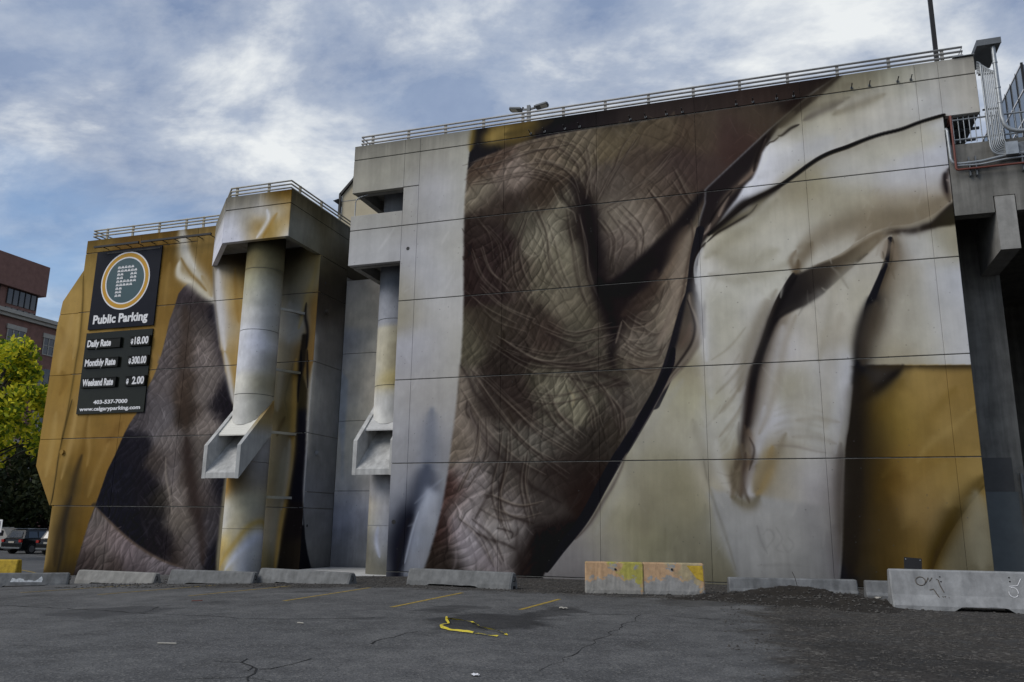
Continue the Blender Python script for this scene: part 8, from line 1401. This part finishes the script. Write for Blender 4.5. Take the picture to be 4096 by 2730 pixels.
# ---------------------------------------------------------------- trees
def tree(name, label, loc, H, rx, rz, zc, n, leaf, seed, size=.26, trunk=.22, group=None):
    T = thing(name, label, 'tree', loc, group=group); rg = random.Random(seed)
    tr = MB(); tr.tube([(0, 0, -.2), (.1, .05, H*.25), (-.05, .1, H*.5), (.1, 0, H*.78)], [trunk*1.25, trunk, trunk*.7, .03], 9)
    lobes = []
    for k in range(40):
        a = rg.uniform(0, 6.283); q = rg.uniform(.15, 1.)**.6; hz = rg.uniform(-.85, .95)
        w_ = math.sqrt(max(.06, 1-hz*hz)); c = Vector((rx*q*w_*math.cos(a)*.85, rx*q*w_*math.sin(a)*.85, zc+rz*hz)); lobes.append((c, rg.uniform(.5, 1.15)*rx*.25))
        tr.tube([(0, 0, max(H*.2, c.z-1.8)), (c.x*.5, c.y*.5, c.z-.7), tuple(c)], [trunk*.35, trunk*.2, .015], 5)
    tr.build('trunk', MT['bark'], T)
    cr_ = MB(); vs = []; fs = []
    for k in range(n):
        c, r_ = lobes[rg.randrange(len(lobes))]
        d = Vector((rg.gauss(0, 1), rg.gauss(0, 1), rg.gauss(0, .75))).normalized()*r_*(rg.random()**.45)*1.05
        p = c+d; u = Vector((rg.gauss(0, 1), rg.gauss(0, 1), rg.gauss(0, 1))).normalized(); v = u.orthogonal().normalized(); s_ = size*rg.uniform(.6, 1.3)
        i = len(vs); vs += [p-u*s_*.6, p+v*s_*.28, p+u*s_*.6, p-v*s_*.28]; fs.append((i, i+1, i+2, i+3))
    cr_.add(vs, fs); cr_.build('crown', leaf, T); return T
tree('autumn_tree', 'bright yellow green autumn tree at the left edge in front of the brick offices', (-47.6, 38.6, -.8), 13.5, 5.4, 4.9, 8.6, 12500, MT['autumn'], 3, .32)
tree('street_tree', 'dark shaded street tree standing over the parked cars', (-58., 57., -.9), 11., 6.5, 4.2, 6.4, 11000, MT['shadeleaf'], 7, .42, .3, 'dark street trees')
tree('street_tree', 'dark low tree right of the parked cars, half hidden by the gold wall', (-50.5, 58., -.9), 9.5, 6., 4., 5.4, 9000, MT['shadeleaf'], 9, .42, .28, 'dark street trees')
tree('street_tree', 'dark tree at the far left behind the pale vehicle', (-68., 62., -.9), 10., 6.5, 4.5, 5.6, 9000, MT['shadeleaf'], 12, .45, .3, 'dark street trees')

# ---------------------------------------------------------------- parked vehicles
def suv(label, paint, x, y, rz, group='parked vehicles on the left'):
    """simple estate SUV, nose towards +Y before rotation"""
    V = thing('parked_suv', label, 'car', (x, y, ground_z(x)), rz, group)
    prof = [(-2.30, .42), (-2.34, .75), (-2.26, 1.02), (-2.10, 1.10), (1.05, 1.08), (2.15, .93), (2.36, .70), (2.32, .36), (1.95, .30), (-1.95, .30)]
    def loft(P, w0, w1, name, mat, zmid=1.0):
        b = MB(); n = len(P); ws = [w0 if z < zmid else w1 for _, z in P]
        b.add([(-w_, y_, z) for (y_, z), w_ in zip(P, ws)]+[(w_, y_, z) for (y_, z), w_ in zip(P, ws)], [tuple(range(n)), tuple(range(n, 2*n))[::-1]]+[(i, (i+1) % n, n+(i+1) % n, n+i) for i in range(n)])
        return b.build(name, mat, V)
    body = loft(prof, .95, .90, 'body', paint)
    cab = [(-2.10, 1.10), (-1.86, 1.66), (-1.6, 1.74), (.1, 1.72), (.42, 1.62), (1.12, 1.08)]
    loft([(y_*.985, z) for y_, z in cab], .885, .66, 'cabin', paint, 1.3)
    for s_ in (-1, 1):
        for y0, y1 in ((-1.72, -.95), (-.88, -.08), (0., .62)):
            P = [(y0, 1.14), (y1, 1.14), (min(y1, .45), 1.56), (y0+.1, 1.58)]
            MB().add([(s_*(.893-(z-1.1)*.345), y_, z) for y_, z in P], [(0, 1, 2, 3)]).build('side_window', MT['carglass'], V)
        MB().box(min(s_*.70, s_*.94), max(s_*.70, s_*.94), -2.37, -2.24, .84, 1.02).build('tail_lamp', MT['redlens'], V)
        MB().tube([(s_*.60, -1.6, 1.77), (s_*.60, .0, 1.77)], .02, 6).build('roof_rail', MT['galv'], V)
        for yy in (-1.42, 1.42):
            wh = MB().tube([(s_*.70, yy, .36), (s_*.96, yy, .36)], .36, 20).build('wheel', MT['tyre'], V)
            MB().tube([(s_*.955, yy, .36), (s_*.975, yy, .36)], .24, 12).build('rim', MT['alloy'], wh)
    MB().add([(-.62, -2.095, 1.16), (.62, -2.095, 1.16), (.52, -1.885, 1.60), (-.52, -1.885, 1.60)], [(0, 1, 2, 3)]).build('rear_window', MT['carglass'], V)
    MB().box(-.26, .26, -2.36, -2.335, .78, .90).build('number_plate', MT['stone'], V)
    MB().box(-.88, .88, -2.40, -2.30, .40, .50).build('bumper_trim', MT['dgrey'], V)
    return V
suv('black estate SUV with chrome bumper strip parked left of the gold wall', MT['carblack'], -52.9, 48.0, 0)
suv('second black SUV half hidden behind the edge of the gold wall', MT['carblack'], -49.2, 47.6, 0)
suv('pale SUV cut by the left edge of the picture, behind the black one', MT['carwhite'], -59.9, 51.2, R(-90))
sgn = thing('bay_sign', 'small white sign plate on a post in front of the parked black SUV', 'sign', (-51.2, 43.2, ground_z(-51.2)))
MB().tube([(0, 0, 0), (0, 0, 2.4)], .03, 6).build('post', MT['dgrey'], sgn)
MB().box(-.16, .16, -.06, -.035, 1.55, 2.4).build('plate', MT['white'], sgn); MB().box(-.035, .035, -.066, -.0605, 1.65, 2.3).build('plate_stripe', MT['dgrey'], sgn)

# ---------------------------------------------------------------- barriers
def parking_block(label, p, q, mat, notch=True, group='low concrete parking blocks'):
    p, q = Vector((p[0], p[1], 0)), Vector((q[0], q[1], 0)); L = (q-p).length; d = (q-p).normalized(); H, wb, wt = .45, .23, .11
    o = thing('parking_block', label, 'parking block', (p.x, p.y, min(ground_z(p.x), ground_z(q.x))-.0), math.atan2(d.y, d.x), group)
    b = MB(); n = 22; prof = lambda: 0
    xs = [0, .05]+[.05+(L-.1)*k/n for k in range(1, n)]+[L-.05, L]; vs = []
    rg = random.Random(int(abs(p.x)*97))
    for i, x in enumerate(xs):
        e = .03 if i in (0, len(xs)-1) else 0
        lift = (.055+.02*rg.random()) if notch and L*.22 < x < L*.72 else 0.
        j = lambda a: a+rg.uniform(-.004, .004)
        vs += [(x, j(-wb+e), lift), (x, j(-wb+e+.02), .13+e*.2), (x, j(-wt+e*.6), H-.03-e), (x, j(-wt+.03+e*.5), H-e), (x, j(wt-.03-e*.5), H-e), (x, j(wt-e*.6), H-.03-e), (x, j(wb-e-.02), .13), (x, j(wb-e), lift)]
    m_ = 8; fs = [(i*m_+k, i*m_+(k+1) % m_, (i+1)*m_+(k+1) % m_, (i+1)*m_+k) for i in range(len(xs)-1) for k in range(m_)]
    b.add(vs, fs+[tuple(range(m_)), tuple(range((len(xs)-1)*m_, len(xs)*m_))[::-1]]); b.build('body', mat, o)
    MB().tube(bend([(L-.02, -.05, .22), (L+.05, -.05, .22), (L+.05, -.05, .34), (L-.02, -.05, .34)], .03, 3), .012, 6).build('lifting_loop', MT['black'], o)
    MB().box(L-.02, L+.008, -.07, .07, .0, .10).build('drain_slot', MT['black'], o)
    return o
paleblock = plain('pale_block_concrete', (.24, .235, .22), .88, amt=.3, scale=3.5, bump=.5, bscale=40, streak=.2)
BL = [[(-25.29, 21.09), (-23.34, 22.59)], [(-23.61, 23.28), (-20.16, 23.15)], [(-19.33, 22.86), (-16.2, 23.0)], [(-16.25, 23.39), (-12.45, 22.5)], [(-10.43, 22.21), (-7.12, 21.69)]]
labs = ['low concrete parking block with a flaking white painted patch, leftmost of the row', 'low pale concrete parking block second from the left, in front of the gold sign wall', 'low concrete parking block below the left snow chute', 'low concrete parking block in front of the recessed grey wall', 'grey concrete parking block before the brown hide mural, right end of the row']
for i, (P, lb) in enumerate(zip(BL, labs)):
    o = parking_block(lb, P[0], P[1], paleblock if i == 1 else MT['barrier'])
    if i == 0:
        L = (Vector(P[1])-Vector(P[0])).length
        MB().add([(x, -.23+.02+(z-.13)*.3871-.006, z) for x, z in ((L*.30, .17), (L*.68, .16), (L*.70, .41), (L*.33, .41))], [(0, 1, 2, 3)]).build('white_patch', plain('flaking_white_paint', (.50, .52, .53), .8, amt=.5, scale=14, bump=.4), o)
def jersey(label, p, L, rz, H, wb, wt, mat, name='concrete_barrier', group=None, lift=(0, 0), steps=True):
    o = thing(name, label, 'barrier', (p[0], p[1], ground_z(p[0])), rz, group); rg = random.Random(int(L*1000+abs(p[0])*10)); n = 26
    xs = [0, .03]+[.03+(L-.06)*k/n for k in range(1, n)]+[L-.03, L]; vs = []
    half = [(wb, 0), (wb, .09), (wt+.10 if steps else wt+.06, .30*H/.8), (wt, H-.03), (wt-.03, H)]
    for i, x in enumerate(xs):
        e = .02 if i in (0, len(xs)-1) else 0; lf = .085+.03*rg.random() if lift[0] < x < lift[1] else 0.
        j = lambda a: a+rg.uniform(-.004, .004)
        vs += [(x, -j(w_)+e, z+(lf if k == 0 else 0)-(e if k == 4 else 0)) for k, (w_, z) in enumerate(half)]+[(x, j(w_)-e, z+(lf if 4-k == 0 else 0)-(e if k == 0 else 0)) for k, (w_, z) in enumerate(half[::-1])]
    m_ = 10; b = MB(); b.add(vs, [(i*m_+k, i*m_+(k+1) % m_, (i+1)*m_+(k+1) % m_, (i+1)*m_+k) for i in range(len(xs)-1) for k in range(m_)]+[tuple(range(m_)), tuple(range((len(xs)-1)*m_, len(xs)*m_))[::-1]])
    b.build('body', mat, o); return o
def peel(name, a, b_, c):
    """flaking layers of old paint over concrete"""
    mt, t, bs = newmat(name); bs.inputs['Roughness'].default_value = .85
    tcn = N(t, 'ShaderNodeTexCoord'); s = N(t, 'ShaderNodeSeparateXYZ'); t.links.new(tcn.outputs['Object'], s.inputs[0])
    n = N(t, 'ShaderNodeTexNoise', ins={'Scale': 2.6, 'Detail': 9., 'Roughness': .66}); t.links.new(tcn.outputs['Object'], n.inputs['Vector'])
    n2 = N(t, 'ShaderNodeTexNoise', ins={'Scale': 1.6, 'Detail': 5., 'Roughness': .55}); mp = N(t, 'ShaderNodeMapping'); mp.inputs['Location'].default_value = (4.2, 1, 7); t.links.new(tcn.outputs['Object'], mp.inputs[0]); t.links.new(mp.outputs[0], n2.inputs['Vector'])
    k1 = ramp(t, n2.outputs[0], [(.50, 0.), (.57, 1.)]); k2 = ramp(t, mth(t, 'ADD', n.outputs[0], mth(t, 'MULTIPLY', s.outputs[2], -.22)), [(.40, 0.), (.42, 1.)])
    base = mixc(t, k1, a, b_); col = mixc(t, k2, base, c)
    grime(t, bs, col, .3, 6., .4, 40.); return mt
pm1 = peel('flaking_orange_paint', (.40, .255, .14), (.32, .29, .06), (.25, .24, .22)); pm2 = peel('faded_orange_paint', (.41, .265, .15), (.33, .27, .16), (.25, .245, .235))
YB = [(-5.15, 21.63), (-3.71, 22.04), 0.258]
o = jersey('flaking orange and green barrier, left of the yellow pair before the mural', YB[0], 1.50, YB[2], .78, .29, .15, pm1, 'painted_barrier', 'yellow painted barriers')
MB().tube([(.78, -.21, .60), (.78, -.14, .60)], .03, 8).build('lifting_hole', MT['black'], o)
o = jersey('faded orange barrier with a bright yellow right end, right of the yellow pair', YB[1], 1.56, YB[2], .78, .29, .15, pm2, 'painted_barrier', 'yellow painted barriers')
MB().tube([(.74, -.21, .62), (.74, -.14, .62)], .03, 8).build('lifting_hole', MT['black'], o)
yp = MB(); yp.add([(x, -(.15+.10*(.78-.03-z)/.46)-.008, z) for x, z in ((1.12, .72), (1.53, .72), (1.53, .33), (1.36, .40))], [(0, 1, 2, 3)]); yp.build('yellow_patch', MT['yellow'], o)
jersey('yellow barrier end at the far left edge beside the road', (-27.35, 24.1), 2., R(205), .80, .30, .16, MT['yellow'], 'painted_barrier')
jersey('long low grey barrier behind the soil heap', (-1.62, 23.05), 3.25, R(12), .42, .24, .13, MT['barrier2'], group='grey barriers behind the soil heap', steps=False)
jersey('short grey barrier piece between the soil heap and the large barrier', (1.72, 23.15), 1.9, R(4), .44, .24, .13, MT['barrier2'], group='grey barriers behind the soil heap', steps=False)
NB = jersey('large pale grey jersey barrier with spray scribbles at the right edge', (2.05, 20.72), 3.9, R(3.5), .84, .33, .13, plain('pale_barrier_concrete', (.29, .295, .30), .85, amt=.35, scale=2.8, bump=.4, bscale=40, streak=.22), lift=(1.35, 2.35))
scr = plain('brown_spray_paint', (.10, .085, .07), .8, amt=.2, bump=0)
for P in ([(.62+.10*math.cos(a/3), .60+.09*math.sin(a/3)) for a in range(20)], [(.72, .56), (.78, .68), (.80, .60), (.86, .68)], [(.94, .65), (.98, .63), (1.0, .52), (1.06, .38)], [(.78, .42), (.86, .44), (.90, .36), (.96, .26)], [(1.02, .30), (1.05, .24), (1.08, .30)], [(1.14, .28), (1.18, .22)]):
    MB().tube([(x, -(.13+.10*(.81-z)/.495)-.004, z) for x, z in P], .010, 5).build('spray_scribble', scr, NB)
for P in ([(2.42+.09*math.cos(a/3), .42+.1*math.sin(a/3)) for a in range(9, 26)], [(2.36, .54), (2.52, .56), (2.60, .70)]):
    MB().tube([(x, -(.13+.10*(.81-z)/.495)-.004, z) for x, z in P], .008, 5).build('white_scribble', MT['white'], NB)
for x, z in ((1.02, .70), (1.03, .60), (2.38, .72), (2.385, .64), (1.06, .28)): MB().tube([(x, -(.13+.10*(.81-z)/.495)-.006, z), (x, -(.13+.10*(.81-z)/.495)+.02, z)], .016, 8).build('bolt_hole', MT['black'], NB)
bd = thing('black_board', 'small square black board propped behind the large grey barrier', 'board', (2.40, 21.25, 0)); bd.rotation_euler = (R(-4), R(4), 0)
MB().box(0, .37, 0, .02, .42, 1.09).build('panel', MT['black'], bd)
for x in (.035, .335): MB().tube([(x, -.004, 1.05), (x, .01, 1.05)], .012, 8).build('screw', MT['galv'], bd)
MB().box(.15, .21, .021, .06, 0, .9).build('prop', MT['bark'], bd)

# ---------------------------------------------------------------- soil heap, gravel, litter
def heap():
    b = MB(); nx, ny = 90, 44; x0, x1, y0, y1 = (-4.2, 3.2, 17.6, 23.4)
    def h(x, y):
        v = 0
        for cx_, cy_, rx_, ry_, hh in [(0.1, 22.35, 1.5, 0.6, 0.4), (-1.3, 21.6, 1.0, 0.6, 0.22), (1.4, 20.9, 1.0, 0.75, 0.24), (0.4, 20.9, 1.6, 0.8, 0.22), (1.5, 19.9, 0.7, 0.6, 0.14), (-2.2, 21.0, 1.0, 0.5, 0.1)]: v = max(v, hh*math.exp(-((x-cx_)/rx_)**2-((y-cy_)/ry_)**2))
        p = Vector((x, y, 0)); k = min(1., v/.10)
        return .8*v*(1+.25*mnoise.noise(p*1.7))+k*(.05*mnoise.noise(p*3.2)+.035*mnoise.noise(p*8)+.02*mnoise.noise(p*19))-.035
    vs = []
    for j in range(ny+1):
        for i in range(nx+1):
            x = x0+(x1-x0)*i/nx; y = y0+(y1-y0)*j/ny; vs.append((x, y, h(x, y)))
    b.add(vs, [(j*(nx+1)+i, j*(nx+1)+i+1, (j+1)*(nx+1)+i+1, (j+1)*(nx+1)+i) for j in range(ny) for i in range(nx)], True)
    o = b.build('soil_heap', MT['soil']); return tag(o, 'low dark heap of soil and gravel left of the large grey barrier', 'soil heap'), h
heap_o, heap_h = heap()
def stones(name, n, place, smin, smax, mat, label, seed):
    rg = random.Random(seed); vs = []; fs = []
    base = [(1,0,0),(-1,0,0),(0,1,0),(0,-1,0),(0,0,1),(0,0,-1)]; bf = [(0,2,4),(2,1,4),(1,3,4),(3,0,4),(2,0,5),(1,2,5),(3,1,5),(0,3,5)]
    while n > 0:
        p = place(rg)
        if p is None: continue
        n -= 1; s_ = smin*(smax/smin)**(rg.random()**2.2); a = rg.uniform(0, 6.28); c, d = math.cos(a), math.sin(a); i = len(vs); q = (rg.uniform(.7, 1.5), rg.uniform(.6, 1.1), rg.uniform(.4, .8))
        for x, y, z in base:
            x, y, z = x*q[0]*s_*rg.uniform(.8, 1.2), y*q[1]*s_*rg.uniform(.8, 1.2), z*q[2]*s_
            vs.append((p[0]+x*c-y*d, p[1]+x*d+y*c, p[2]+z+s_*.2))
        fs += [tuple(k+i for k in f) for f in bf]
    o = MB().add(vs, fs).build(name, mat); return tag(o, label, 'gravel', kind='stuff')
def pl_wall(rg):
    x = rg.uniform(-22, 5.5); y = 20.7+5.6*rg.random()**1.3
    if -18.4 < x < -13.4: y += rg.random()*1.
    if mnoise.noise(Vector((x*.8, y*1.1, 3))) < -.12 and rg.random() < .8: return None
    return (x, y, ground_z(x))
def pl_right(rg):
    y = rg.uniform(9.5, 22); x = -0.091*y--0.821+rg.random()**.8*7.5-.6
    if x > 6 or (mnoise.noise(Vector((x*.9, y*.9, 8))) < -.05 and rg.random() < .85): return None
    return (x, y, 0.)
def pl_heap(rg):
    x0, x1, y0, y1 = (-4.2, 3.2, 17.6, 23.4); x, y = rg.uniform(x0, x1), rg.uniform(y0, y1); z = heap_h(x, y)
    return (x, y, max(z, 0)) if z > -.02 else None
stones('wall_gravel', 9000, pl_wall, .010, .045, MT['stones'], 'loose grey gravel strewn along the foot of the mural wall', 1)
stones('lot_gravel', 8000, pl_right, .008, .03, MT['stones'], 'brownish loose gravel over the right side of the car park', 2)
stones('heap_stones', 1800, pl_heap, .012, .05, MT['stones'], 'stones and clods lying on the soil heap', 3)
tp = MB(); TPth = [(-4.36, 12.51), (-4.64, 12.64), (-4.95, 12.75), (-5.35, 12.92), (-5.55, 13.1), (-5.74, 13.49), (-5.7, 13.75), (-5.89, 14.11), (-6.09, 14.57), (-5.91, 14.2), (-5.8, 14.23), (-5.45, 14.18), (-5.06, 13.56), (-4.82, 13.27), (-4.52, 13.06), (-4.27, 12.71), (-4.38, 12.82)]
def tape(name, P, label):
    b = MB(); L = []; rg = random.Random(5)
    for p, q in zip(P, P[1:]):
        n = max(2, int(math.dist(p, q)/.05)); L += [(p[0]+(q[0]-p[0])*k/n, p[1]+(q[1]-p[1])*k/n) for k in range(n)]
    vs = []
    for i, (x, y) in enumerate(L):
        a, c = L[max(0, i-1)], L[min(len(L)-1, i+1)]; d = Vector((c[0]-a[0], c[1]-a[1], 0)).normalized(); n = Vector((-d.y, d.x, 0))
        f = .5+.5*mnoise.noise(Vector((i*.13, 2., 1.))); w_ = .008+.022*f; z = .014+.02*abs(mnoise.noise(Vector((i*.21, 5, 5)))); tl = (mnoise.noise(Vector((i*.1, 9, 3)))+.35)*.05
        vs += [(x-n.x*w_, y-n.y*w_, z+max(0, tl)), (x+n.x*w_, y+n.y*w_, z+max(0, -tl))]
    b.add(vs, [(2*i, 2*i+1, 2*i+3, 2*i+2) for i in range(len(L)-1)])
    mt, t, bs = newmat('caution_tape'); tcn = N(t, 'ShaderNodeTexCoord'); n = N(t, 'ShaderNodeTexNoise', ins={'Scale': 9., 'Detail': 2.}); t.links.new(tcn.outputs['Object'], n.inputs['Vector'])
    c = ramp(t, n.outputs[0], [(.36, (.03, .028, .015)), (.42, (.52, .42, .02)), (1., (.58, .47, .03))]); t.links.new(c, bs.inputs['Base Color']); bs.inputs['Roughness'].default_value = .4
    o = b.build('caution_tape', mt); return tag(o, label, 'tape')
tape('caution_tape', TPth, 'crumpled loop of yellow caution tape lying on the asphalt by the damp stain')
def scrap(name, label, cat, p, s_, mat, seed, z=.01):
    rg = random.Random(seed); b = MB(); n = 5
    vs = [(p[0]+s_*(i/n-.5)*rg.uniform(.8, 1.2), p[1]+s_*.7*(j/n-.5)*rg.uniform(.8, 1.2), z+s_*.3*rg.random()) for j in range(n+1) for i in range(n+1)]
    b.add(vs, [(j*(n+1)+i, j*(n+1)+i+1, (j+1)*(n+1)+i+1, (j+1)*(n+1)+i) for j in range(n) for i in range(n)]); tag(b.build(name, mat), label, cat)
SC = [(-3.5, 9.29), (-4.53, 17.08), (1.88, 21.62), [(-8.46, 9.85), (-8.2, 9.92)], [(-8.05, 12.71), (-7.92, 12.69)], [(-12.96, 16.04), (-12.77, 16.18)]]
scrap('paper_scrap', 'crumpled white scrap lying on the asphalt near the bottom edge', 'litter', SC[0], .09, MT['white'], 1)
scrap('paper_scrap', 'pale flattened scrap beside the short yellow line', 'litter', SC[1], .15, MT['stone'], 2)
scrap('paper_scrap', 'small pale scrap on the soil heap', 'litter', SC[2], .14, MT['stone'], 3, .12)
for (p, q), lb in zip(SC[3:6], ('thin pale stick on the asphalt left of centre', 'short pale stick behind the cracks', 'rusty brown stick between two parking lines')):
    tag(MB().tube([(p[0], p[1], ground_z(p[0])+.02), (q[0], q[1], ground_z(q[0])+.02)], .012, 6).build('stick', MT['redpipe'] if 'rusty' in lb else MT['stone']), lb, 'litter')
tag(MB().tube([(.12, 22.75, .2), (.06, 22.7, .48), (.0, 22.68, .62)], .008, 5).build('dry_stem', MT['bark']), 'thin dry plant stem standing on top of the soil heap', 'plant')
